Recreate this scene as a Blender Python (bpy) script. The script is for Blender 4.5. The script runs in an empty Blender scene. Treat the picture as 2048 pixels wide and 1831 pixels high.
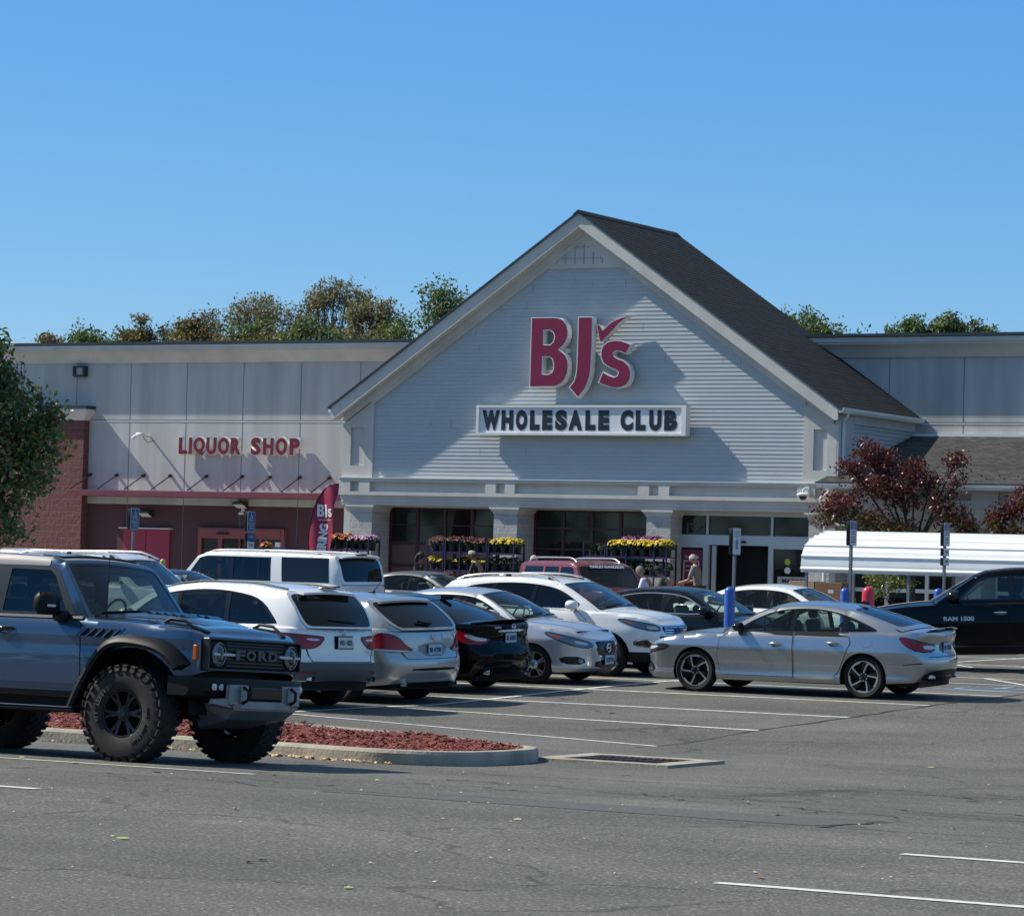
import bpy, math, random
from math import sin, cos, pi, radians as R, atan2, hypot
from mathutils import Vector, Matrix
from mathutils.geometry import delaunay_2d_cdt
random.seed(7)
scene = bpy.context.scene
C = scene.collection

# ---------------------------------------------------------------- camera
# world axes: +X runs along the shop front, +Y points into the building, Z up; the camera stands at X=Y=0
FPX = 6571.0
cam_d = bpy.data.cameras.new('camera'); cam = bpy.data.objects.new('camera', cam_d); C.objects.link(cam)
cam_d.sensor_fit = 'HORIZONTAL'; cam_d.sensor_width = 36.0; cam_d.lens = 36.0*FPX/2048.0
cam_d.clip_start = 0.5; cam_d.clip_end = 6000
YAW, PITCH, ROLL = R(29.3), math.atan(227/FPX), .0285
cam.location = (0, 0, 1.75)
cam.rotation_euler = (Matrix.Rotation(YAW, 4, 'Z') @ Matrix.Rotation(pi/2+PITCH, 4, 'X') @ Matrix.Rotation(ROLL, 4, 'Z')).to_euler()
scene.camera = cam

# ---------------------------------------------------------------- light
SUN = Vector((-1.0, -.24, 1.02)).normalized()          # towards the sun
world = bpy.data.worlds.new('World'); scene.world = world; world.use_nodes = True
nt = world.node_tree; bg = nt.nodes['Background']
sky = nt.nodes.new('ShaderNodeTexSky'); sky.sky_type = 'NISHITA'; sky.sun_disc = False
sky.sun_elevation = math.asin(SUN.z); sky.sun_rotation = atan2(SUN.x, SUN.y)
sky.altitude = 50; sky.air_density = 1.0; sky.dust_density = .25; sky.ozone_density = 2.2
hs_ = nt.nodes.new('ShaderNodeHueSaturation'); hs_.inputs['Saturation'].default_value = 1.45; hs_.inputs['Hue'].default_value = .515
mx_ = nt.nodes.new('ShaderNodeMix'); mx_.data_type = 'RGBA'; mx_.inputs[0].default_value = .36; mx_.inputs[7].default_value = (1.6, 6.9, 14.9, 1)
nt.links.new(sky.outputs[0], hs_.inputs['Color']); nt.links.new(hs_.outputs[0], mx_.inputs[6]); tc_ = nt.nodes.new('ShaderNodeTexCoord'); sp_ = nt.nodes.new('ShaderNodeSeparateXYZ'); nt.links.new(tc_.outputs['Generated'], sp_.inputs[0])
mr_ = nt.nodes.new('ShaderNodeMapRange'); mr_.inputs[1].default_value = .32; mr_.inputs[2].default_value = .75; nt.links.new(sp_.outputs[2], mr_.inputs[0])   # paler, less blue overhead
m2_ = nt.nodes.new('ShaderNodeMix'); m2_.data_type = 'RGBA'; m2_.inputs[7].default_value = (2.3, 3.1, 4.3, 1); nt.links.new(mr_.outputs[0], m2_.inputs[0]); nt.links.new(mx_.outputs[2], m2_.inputs[6])
nt.links.new(m2_.outputs[2], bg.inputs[0]); bg.inputs[1].default_value = .075
sl = bpy.data.lights.new('sun', 'SUN'); sl.energy = 5.0; sl.angle = R(.55); sl.color = (1, .94, .83)
so = bpy.data.objects.new('sun', sl); C.objects.link(so)
so.rotation_euler = SUN.to_track_quat('Z', 'Y').to_euler()
scene.view_settings.view_transform = 'Standard'; scene.view_settings.look = 'None'
scene.view_settings.exposure = 0.22; scene.view_settings.gamma = 1

# ---------------------------------------------------------------- materials
MATS = {}
def nd(t, kind, **kw):
    n = t.nodes.new(kind)
    for k, v in kw.items(): setattr(n, k, v)
    return n
def mat(name, col, rough=.6, metal=0., coat=0., noise=None, bump=None, spec=None, trans=0., emit=None):
    """noise=(scale, amount, stretch xyz); bump=(scale, strength)"""
    if name in MATS: return MATS[name]
    m = bpy.data.materials.new(name); m.use_nodes = True; t = m.node_tree; b = t.nodes['Principled BSDF']
    b.inputs['Base Color'].default_value = (*col, 1); b.inputs['Roughness'].default_value = rough
    b.inputs['Metallic'].default_value = metal; b.inputs['Coat Weight'].default_value = coat
    if coat: b.inputs['Coat Roughness'].default_value = .03
    if spec is not None: b.inputs['Specular IOR Level'].default_value = spec
    if emit: b.inputs['Emission Color'].default_value = (*emit[:3], 1); b.inputs['Emission Strength'].default_value = emit[3]
    tc = nd(t, 'ShaderNodeTexCoord')
    if noise:
        mp = nd(t, 'ShaderNodeMapping'); mp.inputs['Scale'].default_value = noise[2] if len(noise) > 2 else (1, 1, 1)
        t.links.new(tc.outputs['Object'], mp.inputs[0])
        n = nd(t, 'ShaderNodeTexNoise'); n.inputs['Scale'].default_value = noise[0]; n.inputs['Detail'].default_value = 6
        t.links.new(mp.outputs[0], n.inputs['Vector'])
        r = nd(t, 'ShaderNodeMapRange'); r.inputs[1].default_value = .3; r.inputs[2].default_value = .7
        r.inputs[3].default_value = 1-noise[1]; r.inputs[4].default_value = 1+noise[1]
        t.links.new(n.outputs[0], r.inputs[0])
        mx = nd(t, 'ShaderNodeVectorMath', operation='SCALE'); mx.inputs[0].default_value = col
        t.links.new(r.outputs[0], mx.inputs['Scale']); t.links.new(mx.outputs[0], b.inputs['Base Color'])
    if bump:
        n = nd(t, 'ShaderNodeTexNoise'); n.inputs['Scale'].default_value = bump[0]; n.inputs['Detail'].default_value = 5
        t.links.new(tc.outputs['Object'], n.inputs['Vector'])
        bp = nd(t, 'ShaderNodeBump'); bp.inputs['Strength'].default_value = bump[1]; bp.inputs['Distance'].default_value = .02
        t.links.new(n.outputs[0], bp.inputs['Height']); t.links.new(bp.outputs[0], b.inputs['Normal'])
    MATS[name] = m; return m

# ---------------------------------------------------------------- mesh helpers
class MB:
    def __init__(s): s.v = []; s.f = []; s.m = []
    def add(s, vs, fs, mi=0):
        o = len(s.v); s.v += [tuple(p) for p in vs]; s.f += [tuple(i+o for i in f) for f in fs]; s.m += [mi]*len(fs); return s
    def box(s, x0, x1, y0, y1, z0, z1, mi=0):
        return s.add([(x0,y0,z0),(x1,y0,z0),(x1,y1,z0),(x0,y1,z0),(x0,y0,z1),(x1,y0,z1),(x1,y1,z1),(x0,y1,z1)],
                     [(3,2,1,0),(4,5,6,7),(0,1,5,4),(1,2,6,5),(2,3,7,6),(3,0,4,7)], mi)
    def bbox(s, x0, x1, y0, y1, z0, z1, r=.01, mi=0):
        """box with its four edges along Z and the top/bottom chamfered"""
        def ring(z, e):
            return [(x0+r+e,y0+e,z),(x1-r-e,y0+e,z),(x1-e,y0+r+e,z),(x1-e,y1-r-e,z),(x1-r-e,y1-e,z),(x0+r+e,y1-e,z),(x0+e,y1-r-e,z),(x0+e,y0+r+e,z)]
        rings = [ring(z0, r*.7), ring(z0+r, 0), ring(z1-r, 0), ring(z1, r*.7)]
        return s.loft(rings, mi, caps=True)
    def loft(s, rings, mi=0, caps=True, closed=True):
        n = len(rings[0]); vs = [p for r in rings for p in r]; fs = []
        for i in range(len(rings)-1):
            for j in range(n if closed else n-1):
                k = (j+1) % n
                fs.append((i*n+j, i*n+k, (i+1)*n+k, (i+1)*n+j))
        if caps: fs.append(tuple(range(n))[::-1]); fs.append(tuple((len(rings)-1)*n+j for j in range(n)))
        return s.add(vs, fs, mi)
    def tube(s, pts, r, n=8, mi=0, caps=True):
        pts = [Vector(p) for p in pts]; rs = r if isinstance(r, (list, tuple)) else [r]*len(pts); rings = []
        up = Vector((0, 0, 1)); prev = None
        for i, p in enumerate(pts):
            d = (pts[min(i+1, len(pts)-1)]-pts[max(i-1, 0)]).normalized()
            a = d.cross(up if abs(d.z) < .95 else Vector((1, 0, 0))).normalized() if prev is None else (prev-d*prev.dot(d)).normalized()
            prev = a; b = d.cross(a)
            rings.append([p+(a*cos(2*pi*k/n)+b*sin(2*pi*k/n))*rs[i] for k in range(n)])
        return s.loft(rings, mi, caps)
    def lathe(s, prof, origin=(0,0,0), axis='z', n=24, mi=0):
        """prof: (radius, height) list; open ends stay open unless radius 0"""
        rings = []
        ox, oy, oz = origin
        for r, h in prof:
            ring = []
            for k in range(n):
                c, q = r*cos(2*pi*k/n), r*sin(2*pi*k/n)
                ring.append((ox+c, oy+q, oz+h) if axis == 'z' else ((ox+c, oy+h, oz+q) if axis == 'y' else (ox+h, oy+c, oz+q)))
            rings.append(ring)
        return s.loft(rings, mi, caps=False)
    def ball(s, c, r, n=10, m=6, mi=0, sc=(1,1,1)):
        rings = [[(c[0]+r*sc[0]*sin(pi*(i+.02)/(m+.04))*cos(2*pi*k/n), c[1]+r*sc[1]*sin(pi*(i+.02)/(m+.04))*sin(2*pi*k/n), c[2]-r*sc[2]*cos(pi*(i+.02)/(m+.04))) for k in range(n)] for i in range(m+1)]
        return s.loft(rings, mi, caps=True)
    def plate(s, outer, holes, fn, d0, d1, mi=0, grid=None, sides=True, mside=None, extra=()):
        """thick plate: 2-D outline with holes, mapped to space by fn(a, b, depth)"""
        vs, tris = cdt(outer, holes, grid, extra)
        mside = mi if mside is None else mside
        n = len(vs)
        s.add([fn(p[0], p[1], d0) for p in vs], [t for t in tris], mi)
        if sides:
            s.add([fn(p[0], p[1], d1) for p in vs], [t[::-1] for t in tris], mi)
            for loop in [outer]+list(holes):
                k = len(loop)
                s.add([fn(p[0], p[1], d0) for p in loop]+[fn(p[0], p[1], d1) for p in loop],
                      [(i, k+i, k+(i+1) % k, (i+1) % k) for i in range(k)], mside)
        return s
    def mesh(s, name, mats, smooth=None, fix=True):
        me = bpy.data.meshes.new(name); me.from_pydata(s.v, [], s.f)
        for m in (mats if isinstance(mats, (list, tuple)) else [mats]): me.materials.append(m)
        me.polygons.foreach_set('material_index', s.m)
        import bmesh
        b = bmesh.new(); b.from_mesh(me)
        if fix:
            bmesh.ops.remove_doubles(b, verts=b.verts, dist=.0004)
            bmesh.ops.dissolve_degenerate(b, edges=b.edges, dist=.00005)
            bmesh.ops.recalc_face_normals(b, faces=b.faces)
        if smooth:
            for f in b.faces: f.smooth = True
            for e in b.edges:
                if len(e.link_faces) != 2 or e.calc_face_angle(0) > R(smooth): e.smooth = False
        b.to_mesh(me); b.free()
        return me
    def build(s, name, mats, parent=None, smooth=None, loc=None, fix=True):
        o = bpy.data.objects.new(name, s.mesh(name, mats, smooth, fix)); C.objects.link(o)
        if parent: o.parent = parent
        if loc: o.location = loc
        return o
def inpoly(x, y, poly):
    c = False; j = len(poly)-1
    for i in range(len(poly)):
        (xi, yi), (xj, yj) = poly[i], poly[j]
        if (yi > y) != (yj > y) and x < (xj-xi)*(y-yi)/(yj-yi)+xi: c = not c
        j = i
    return c
def dens(loop, d):
    o = []
    for i, p in enumerate(loop):
        q = loop[(i+1) % len(loop)]; k = max(1, int(hypot(q[0]-p[0], q[1]-p[1])/d+.5))
        o += [(p[0]+(q[0]-p[0])*j/k, p[1]+(q[1]-p[1])*j/k) for j in range(k)]
    return o
def cdt(outer, holes=(), grid=None, extra=()):
    loops = [outer]+list(holes); pts = []; edges = []
    for lp in loops:
        o = len(pts); pts += [Vector(p) for p in lp]; edges += [(o+i, o+(i+1) % len(lp)) for i in range(len(lp))]
    if grid:
        xs = [p[0] for p in outer]; ys = [p[1] for p in outer]
        gx, gy = grid if isinstance(grid, tuple) else (grid, grid)
        nx, ny = int((max(xs)-min(xs))/gx), int((max(ys)-min(ys))/gy)
        for i in range(1, nx+1):
            for j in range(1, ny+1):
                x, y = min(xs)+i*(max(xs)-min(xs))/(nx+1), min(ys)+j*(max(ys)-min(ys))/(ny+1)
                if inpoly(x, y, outer) and not any(inpoly(x, y, h) for h in holes): pts.append(Vector((x, y)))
    for (x, y) in extra:
        if inpoly(x, y, outer) and not any(inpoly(x, y, h) for h in holes): pts.append(Vector((x, y)))
    v, e, f, *_ = delaunay_2d_cdt(pts, edges, [], 0, 1e-6)
    tris = []
    for t in f:
        cx = sum(v[i][0] for i in t)/len(t); cy = sum(v[i][1] for i in t)/len(t)
        if inpoly(cx, cy, outer) and not any(inpoly(cx, cy, h) for h in holes): tris.append(tuple(t))
    return [(p[0], p[1]) for p in v], tris
def XZ(x, z, y): return (x, y, z)
def smoothloop(loop, it=2, closed=True):
    for _ in range(it):
        o = []; n = len(loop)
        for i in range(n if closed else n-1):
            p, q = loop[i], loop[(i+1) % n]
            o += [tuple(a*.75+b*.25 for a, b in zip(p, q)), tuple(a*.25+b*.75 for a, b in zip(p, q))]
        if not closed: o = [loop[0]]+o+[loop[-1]]
        loop = o
    return loop
def area(l): return sum(l[i][0]*l[(i+1) % len(l)][1]-l[(i+1) % len(l)][0]*l[i][1] for i in range(len(l)))/2
def inset(loop, d):
    """offset a closed loop inwards by d"""
    s = 1 if area(loop) > 0 else -1; o = []; n = len(loop)
    for i in range(n):
        a, p, b = Vector(loop[i-1]), Vector(loop[i]), Vector(loop[(i+1) % n])
        e1, e2 = (p-a).normalized(), (b-p).normalized()
        n1, n2 = Vector((-e1.y, e1.x)), Vector((-e2.y, e2.x)); m = (n1+n2)
        k = max(.35, (1+n1.dot(n2))/2) if m.length > 1e-6 else 1
        m = m.normalized()/math.sqrt(k) if m.length > 1e-6 else n1
        o.append(tuple(p+m*d*s))
    return o
def thing(name, label, cat, loc=(0,0,0), rz=0, group=None):
    o = bpy.data.objects.new(name, None); C.objects.link(o); o.location = loc; o.rotation_euler = (0, 0, rz)
    o.empty_display_size = .2
    return tag(o, label, cat, group)
def tag(o, label=None, cat=None, group=None, kind=None):
    for k, v in (('label', label), ('category', cat), ('group', group), ('kind', kind)):
        if v: o[k] = v
    return o
def dup(o, loc=None, rz=None, parent=None, label=None, sc=None):
    c = o.copy(); C.objects.link(c); c.parent = parent
    if loc is not None: c.location = loc
    if rz is not None: c.rotation_euler = (0, 0, rz)
    if sc is not None: c.scale = (sc, sc, sc)
    if label: c['label'] = label
    for ch in list(o.children): dup(ch, parent=c)
    return c
def text(body, size, parent, name, m, origin, right=(1,0,0), up=(0,0,1), bold=.0, sx=1., depth=.004, align='CENTER', width=None, spacing=1., height=None):
    """lettering as a real extruded mesh; origin = centre of the baseline"""
    cu = bpy.data.curves.new('t', 'FONT'); cu.body = body; cu.size = size; cu.extrude = depth/2; cu.offset = bold*size
    cu.align_x = align; cu.space_character = spacing
    cu.resolution_u = 4
    o = bpy.data.objects.new('t', cu); C.objects.link(o)
    dg = bpy.context.evaluated_depsgraph_get(); me = bpy.data.meshes.new_from_object(o.evaluated_get(dg))
    bpy.data.objects.remove(o); bpy.data.curves.remove(cu)
    r = Vector(right).normalized(); u = Vector(up).normalized(); nrm = r.cross(u)
    xs = [v.co.x for v in me.vertices]
    k = sx
    if width and xs: k = width/(max(xs)-min(xs))
    ky = 1.; y0 = 0.; xm = 0.
    if height: ys = [v.co.y for v in me.vertices]; y0 = min(ys); ky = height/(max(ys)-y0); xm = (max(xs)+min(xs))/2
    for v in me.vertices: v.co = Vector(origin)+r*((v.co.x-xm)*k)+u*((v.co.y-y0)*ky)+nrm*v.co.z
    me.materials.clear(); me.materials.append(m); me.name = name
    ob = bpy.data.objects.new(name, me); C.objects.link(ob)
    if parent: ob.parent = parent
    return ob
def lerp(a, b, t): return a+(b-a)*t
def interp(x, pts):
    if x <= pts[0][0]: return pts[0][1]
    for (a, p), (b, q) in zip(pts, pts[1:]):
        if x <= b: return p+(q-p)*(x-a)/(b-a)
    return pts[-1][1]
def sinterp(x, pts):
    """smooth (monotone-ish cubic) interpolation"""
    if x <= pts[0][0]: return pts[0][1]
    if x >= pts[-1][0]: return pts[-1][1]
    n = len(pts)
    def sl(i):
        if i == 0: return (pts[1][1]-pts[0][1])/(pts[1][0]-pts[0][0])
        if i == n-1: return (pts[-1][1]-pts[-2][1])/(pts[-1][0]-pts[-2][0])
        a = (pts[i][1]-pts[i-1][1])/(pts[i][0]-pts[i-1][0]); b = (pts[i+1][1]-pts[i][1])/(pts[i+1][0]-pts[i][0])
        return 0 if a*b <= 0 else 2*a*b/(a+b)
    for i in range(n-1):
        if x <= pts[i+1][0]:
            h = pts[i+1][0]-pts[i][0]; t = (x-pts[i][0])/h
            return (2*t**3-3*t*t+1)*pts[i][1]+(t**3-2*t*t+t)*h*sl(i)+(-2*t**3+3*t*t)*pts[i+1][1]+(t**3-t*t)*h*sl(i+1)

# ---------------------------------------------------------------- ground height
PROF = [(-400,-.3),(-60,-.1),(0,0),(10,0),(20,-.01),(25,-.16),(27,-.24),(29,-.31),(32,-.38),(36.9,-.385),(39.9,-.27),(42.9,-.17),(45.8,-.07),(48.8,.01),(54,.10),(60,.18),(73,.31),(90,.33),(900,.33)]
def gz(x, y):
    z = sinterp(y, PROF)
    return z + .028*max(0, min(9, -18.4-x))*max(0, min(1, (41.2-y)/4.3))*max(0, min(1, (y-31)/3.0))
# ================================================================ ground
def asphalt():
    m = bpy.data.materials.new('asphalt'); m.use_nodes = True; t = m.node_tree; b = t.nodes['Principled BSDF']
    tc = nd(t, 'ShaderNodeTexCoord'); L = t.links.new
    n1 = nd(t, 'ShaderNodeTexNoise'); n1.inputs['Scale'].default_value = .35; n1.inputs['Detail'].default_value = 5; L(tc.outputs['Object'], n1.inputs['Vector'])
    mp = nd(t, 'ShaderNodeMapping'); mp.inputs['Scale'].default_value = (.25, 1.6, 1); L(tc.outputs['Object'], mp.inputs[0])
    n2 = nd(t, 'ShaderNodeTexNoise'); n2.inputs['Scale'].default_value = 1.1; n2.inputs['Detail'].default_value = 4; L(mp.outputs[0], n2.inputs['Vector'])
    n3 = nd(t, 'ShaderNodeTexNoise'); n3.inputs['Scale'].default_value = 42; n3.inputs['Detail'].default_value = 3; L(tc.outputs['Object'], n3.inputs['Vector'])
    vo = nd(t, 'ShaderNodeTexVoronoi'); vo.inputs['Scale'].default_value = 55; L(tc.outputs['Object'], vo.inputs['Vector'])
    r1 = nd(t, 'ShaderNodeMapRange'); r1.inputs[1].default_value = .3; r1.inputs[2].default_value = .7; r1.inputs[3].default_value = .74; r1.inputs[4].default_value = 1.22; L(n1.outputs[0], r1.inputs[0])
    r2 = nd(t, 'ShaderNodeMapRange'); r2.inputs[1].default_value = .3; r2.inputs[2].default_value = .7; r2.inputs[3].default_value = .9; r2.inputs[4].default_value = 1.1; L(n2.outputs[0], r2.inputs[0])
    r3 = nd(t, 'ShaderNodeMapRange'); r3.inputs[1].default_value = .3; r3.inputs[2].default_value = .7; r3.inputs[3].default_value = .50; r3.inputs[4].default_value = 1.55; L(n3.outputs[0], r3.inputs[0])
    m1 = nd(t, 'ShaderNodeMath', operation='MULTIPLY'); L(r1.outputs[0], m1.inputs[0]); L(r2.outputs[0], m1.inputs[1])
    m2 = nd(t, 'ShaderNodeMath', operation='MULTIPLY'); L(m1.outputs[0], m2.inputs[0]); L(r3.outputs[0], m2.inputs[1])
    # light stone specks
    wn = nd(t, 'ShaderNodeTexWhiteNoise', noise_dimensions='3D'); L(vo.outputs['Color'], wn.inputs['Vector'])
    gt = nd(t, 'ShaderNodeMath', operation='GREATER_THAN'); gt.inputs[1].default_value = .965; L(wn.outputs['Value'], gt.inputs[0])
    sp = nd(t, 'ShaderNodeMath', operation='MULTIPLY_ADD'); sp.inputs[1].default_value = 1.1; L(gt.outputs[0], sp.inputs[0]); L(m2.outputs[0], sp.inputs[2])
    # fine cracks and old tar seams
    cr = nd(t, 'ShaderNodeTexVoronoi', feature='DISTANCE_TO_EDGE'); cr.inputs['Scale'].default_value = .22
    ad = nd(t, 'ShaderNodeVectorMath', operation='MULTIPLY_ADD'); n4 = nd(t, 'ShaderNodeTexNoise'); n4.inputs['Scale'].default_value = 1.2; n4.inputs['Detail'].default_value = 6
    L(tc.outputs['Object'], n4.inputs['Vector']); L(n4.outputs['Color'], ad.inputs[0]); ad.inputs[1].default_value = (1.3, 1.3, 0); L(tc.outputs['Object'], ad.inputs[2]); L(ad.outputs[0], cr.inputs['Vector'])
    lt = nd(t, 'ShaderNodeMath', operation='LESS_THAN'); lt.inputs[1].default_value = .006; L(cr.outputs['Distance'], lt.inputs[0])
    gate = nd(t, 'ShaderNodeMath', operation='GREATER_THAN'); gate.inputs[1].default_value = .46; L(n2.outputs[0], gate.inputs[0])
    ck = nd(t, 'ShaderNodeMath', operation='MULTIPLY'); L(lt.outputs[0], ck.inputs[0]); L(gate.outputs[0], ck.inputs[1])
    inv = nd(t, 'ShaderNodeMath', operation='MULTIPLY_ADD'); inv.inputs[1].default_value = -.36; inv.inputs[2].default_value = 1; L(ck.outputs[0], inv.inputs[0])
    m3 = nd(t, 'ShaderNodeMath', operation='MULTIPLY'); L(sp.outputs[0], m3.inputs[0]); L(inv.outputs[0], m3.inputs[1])
    sc = nd(t, 'ShaderNodeVectorMath', operation='SCALE'); sc.inputs[0].default_value = (.107, .105, .094); L(m3.outputs[0], sc.inputs['Scale'])
    L(sc.outputs[0], b.inputs['Base Color']); b.inputs['Roughness'].default_value = .88; b.inputs['Specular IOR Level'].default_value = .3
    bp = nd(t, 'ShaderNodeBump'); bp.inputs['Strength'].default_value = .55; bp.inputs['Distance'].default_value = .012; L(n3.outputs[0], bp.inputs['Height']); L(bp.outputs[0], b.inputs['Normal'])
    return m
M_asph = asphalt()
xs = [-3000,-800,-300,-150,-90]+[-70+i*.9 for i in range(90)]+[20,60,200,900,3000]
ys = [-3000,-800,-200,-60,-20,0,8]+[12+i*.6 for i in range(112)]+[85,100,150,400,1200,4000]
g = MB(); nx = len(xs)
g.add([(x, y, gz(x, y)) for y in ys for x in xs], [(j*nx+i, j*nx+i+1, (j+1)*nx+i+1, (j+1)*nx+i) for j in range(len(ys)-1) for i in range(nx-1)])
tag(g.build('ground', M_asph, smooth=60, fix=False), 'grey weathered asphalt of the car park', None, None, 'structure')

M_line = mat('road_paint', (.62,.63,.60), .75, noise=(9,.28), bump=(60,.2))
M_linedim = mat('road_paint_faded', (.40,.42,.40), .8, noise=(5,.4))
M_blue = mat('road_paint_blue', (.20,.36,.50), .8, noise=(5,.4))
def ribbon(mb, pts, w, dz=.005, mi=0, jitter=0):
    P = []
    for (a, b) in zip(pts, pts[1:]):
        k = max(1, int(hypot(b[0]-a[0], b[1]-a[1])/.3))
        P += [(lerp(a[0], b[0], i/k), lerp(a[1], b[1], i/k)) for i in range(k)]
    P.append(pts[-1]); L_ = []; Rr = []
    for i, p in enumerate(P):
        q0, q1 = P[max(i-1, 0)], P[min(i+1, len(P)-1)]; dx, dy = q1[0]-q0[0], q1[1]-q0[1]; l = hypot(dx, dy) or 1
        ww = w/2*(1+random.uniform(-jitter, jitter))
        for s_, T in ((1, L_), (-1, Rr)):
            x, y = p[0]-dy/l*ww*s_, p[1]+dx/l*ww*s_; T.append((x, y, gz(x, y)+dz))
    n = len(P); mb.add(L_+Rr, [(i, i+1, n+i+1, n+i) for i in range(n-1)], mi)
pl = MB()
for k in range(9):
    y = 36.87+3.0*k
    if k in (5, 6): ribbon(pl, [(-31.5, y), (-24.3, y)], .11); continue
    ribbon(pl, [(-31.5, y), (-18.5, y)], .11)
ribbon(pl, [(-24.35, 36.5), (-24.2, 66)], .11, .009)
for k in range(6):                                             # near row on the left
    y = (25.05, 20.2, 17.4, 14.6, 11.8, 9)[k]
    ribbon(pl, [(-29, y), ((-16.66, -15.4, -15.2, -15, -15, -15)[k], y)], .11)
for y in (17.15, 19.93, 14.4): ribbon(pl, [(-8.2, y), (-2.4, y)], .11)
for k in range(5):                                             # hatched access aisles beyond the silver saloon
    ribbon(pl, [(-24.0+k*1.5, 54.6), (-22.3+k*1.5, 52.4)], .11, .007)
    ribbon(pl, [(-25.4+k*1.5, 60.3), (-23.6+k*1.5, 58.0)], .11, .007)
for y in (52.38, 54.6, 58.0, 60.35): ribbon(pl, [(-24.2, y), (-18.6, y)], .11)
for y in (64.4, 67.4): ribbon(pl, [(-45, y), (-20, y)], .1, .006)
tag(pl.build('parking_lines', M_line, fix=False), 'white painted parking bay lines on asphalt', None, None, 'structure')
bl = MB()
for (cx, cy, r) in ((-19.3, 50.75, .45),):
    pts = [(cx+r*1.5*cos(a*pi/10), cy+r*sin(a*pi/10)) for a in range(0, 18)]
    ribbon(bl, pts, .1, .006)
    ribbon(bl, [(cx-.1, cy+.2), (cx-.1, cy+1.0)], .1, .006); ribbon(bl, [(cx-.9, cy-.5), (cx+.8, cy-.55)], .1, .006)
tag(bl.build('parking_symbol', M_blue, fix=False), 'pale blue painted accessible parking symbol on asphalt', None, None, 'structure')
# open seams and cracks
M_crack = mat('crack', (.022,.022,.022), .95)
ck = MB()
def wig(a, b, n, amp):
    o = []
    for i in range(n+1):
        t = i/n; o.append((lerp(a[0], b[0], t)+random.uniform(-amp, amp)*(0 < i < n), lerp(a[1], b[1], t)+random.uniform(-amp, amp)*(0 < i < n)))
    return o
ribbon(ck, wig((-18.5,36.3), (-18.45,50.5), 34, .035), .055, .0045, jitter=.75)
ribbon(ck, wig((-22,23.1), (-15.6,23.17), 20, .02)+[(-15.0,22.6),(-13.9,22.9)], .022, .0045, jitter=.6)
ribbon(ck, wig((-13.9,23.3), (-10.0,23.95), 20, .03), .02, .0045, jitter=.6)
ribbon(ck, wig((-10.0,23.95), (-9.75,22.15), 5, .06), .05, .0045, jitter=.5)
ribbon(ck, wig((-9.8,22.15), (-6.0,23.2), 14, .02), .03, .0045, jitter=.4)
ribbon(ck, wig((-16.5,29.0), (-11.5,31.1), 30, .05), .035, .0045, jitter=.7)
ribbon(ck, wig((-11.5,31.1), (-8,31.8), 12, .05), .03, .0045, jitter=.7)
for s_ in range(26):
    x, y = random.uniform(-16, -9.5), random.uniform(23.5, 32)
    p = [(x, y)]
    for k in range(random.randint(5, 11)):
        x += random.uniform(-.1, .34); y += random.uniform(-.22, .22); p.append((x, y))
    ribbon(ck, p, .024, .0045, jitter=.7)
tag(ck.build('asphalt_cracks', M_crack, fix=False), 'dark open cracks and seams in the asphalt', None, None, 'structure')
# resurfaced darker band across the aisle
M_patch = mat('asphalt_patch', (.090,.090,.086), .9, noise=(30,.3), bump=(60,.5))
pb = MB(); 
for (x0, x1, ya, yb) in ((-14.3,-9.9,22.45,23.3),):
    n = 24; vs = []
    for i in range(n+1):
        x = lerp(x0, x1, i/n)
        for y in (ya+random.uniform(-.01,.01)-.15*i/n, yb+.55*i/n): vs.append((x, y, gz(x, y)+.003))
    pb.add(vs, [(2*i, 2*i+2, 2*i+3, 2*i+1) for i in range(n)])
tag(pb.build('asphalt_patch', M_patch, fix=False), 'darker resurfaced strip across the aisle', None, None, 'structure')

# ---- kerbed island with red mulch
M_kerb = mat('kerb_concrete', (.34,.31,.25), .85, noise=(3,.22), bump=(25,.5))
def kerb_loop(off):
    L_ = []
    A = [(-34, 30.6), (-20, 30.4), (-18.9, 30.1), (-18.2, 30.1), (-17.8, 30.6), (-17.72, 31.5), (-17.75, 32.5), (-18.15, 33.05), (-19.0, 33.35), (-20.2, 33.6), (-34, 33.7)]
    A = smoothloop(A, 2, False)
    return inset(A, off)
outer = kerb_loop(0); inner = kerb_loop(.16)
kb = MB(); n = len(outer)
rings = []
for (lp, dz) in ((outer, -.05), (kerb_loop(.0), .12), (kerb_loop(.025), .15), (kerb_loop(.14), .155), (inner, .13), (inner, .02)):
    rings.append([(x, y, gz(outer[i][0], outer[i][1])+dz) for i, (x, y) in enumerate(lp)])
kb.loft(rings, 0, caps=False)
kb2 = MB()
for kx in (-26, -23.2, -20.4):
    y_ = lerp(30.6, 30.4, (kx+34)/14); kb2.box(kx, kx+.014, y_-.004, y_+.1, gz(kx, y_)-.02, gz(kx, y_)+.155, 0)
kbo = tag(kb.build('kerb', [M_kerb, M_crack], smooth=35, fix=False), 'pale concrete kerb round the red mulch island', 'kerb')
kb2.build('kerb_joint', M_crack, kbo)
M_mulch = mat('mulch', (.15,.034,.026), .9, noise=(40,.5), bump=(60,1))
ml = MB(); vs, tr = cdt(inner, (), .35)
def mz(x, y): return gz(x, y)+.13+.05*sin(x*3.1)*sin(y*4)*.5+.02
ml.add([(x, y, mz(x, y)) for x, y in vs], tr, 0)
chips = [mat('mulch_chip_a', (.21,.045,.035), .85), mat('mulch_chip_b', (.15,.025,.025), .9), mat('mulch_chip_c', (.33,.14,.11), .8)]
cnt = 0
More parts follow.
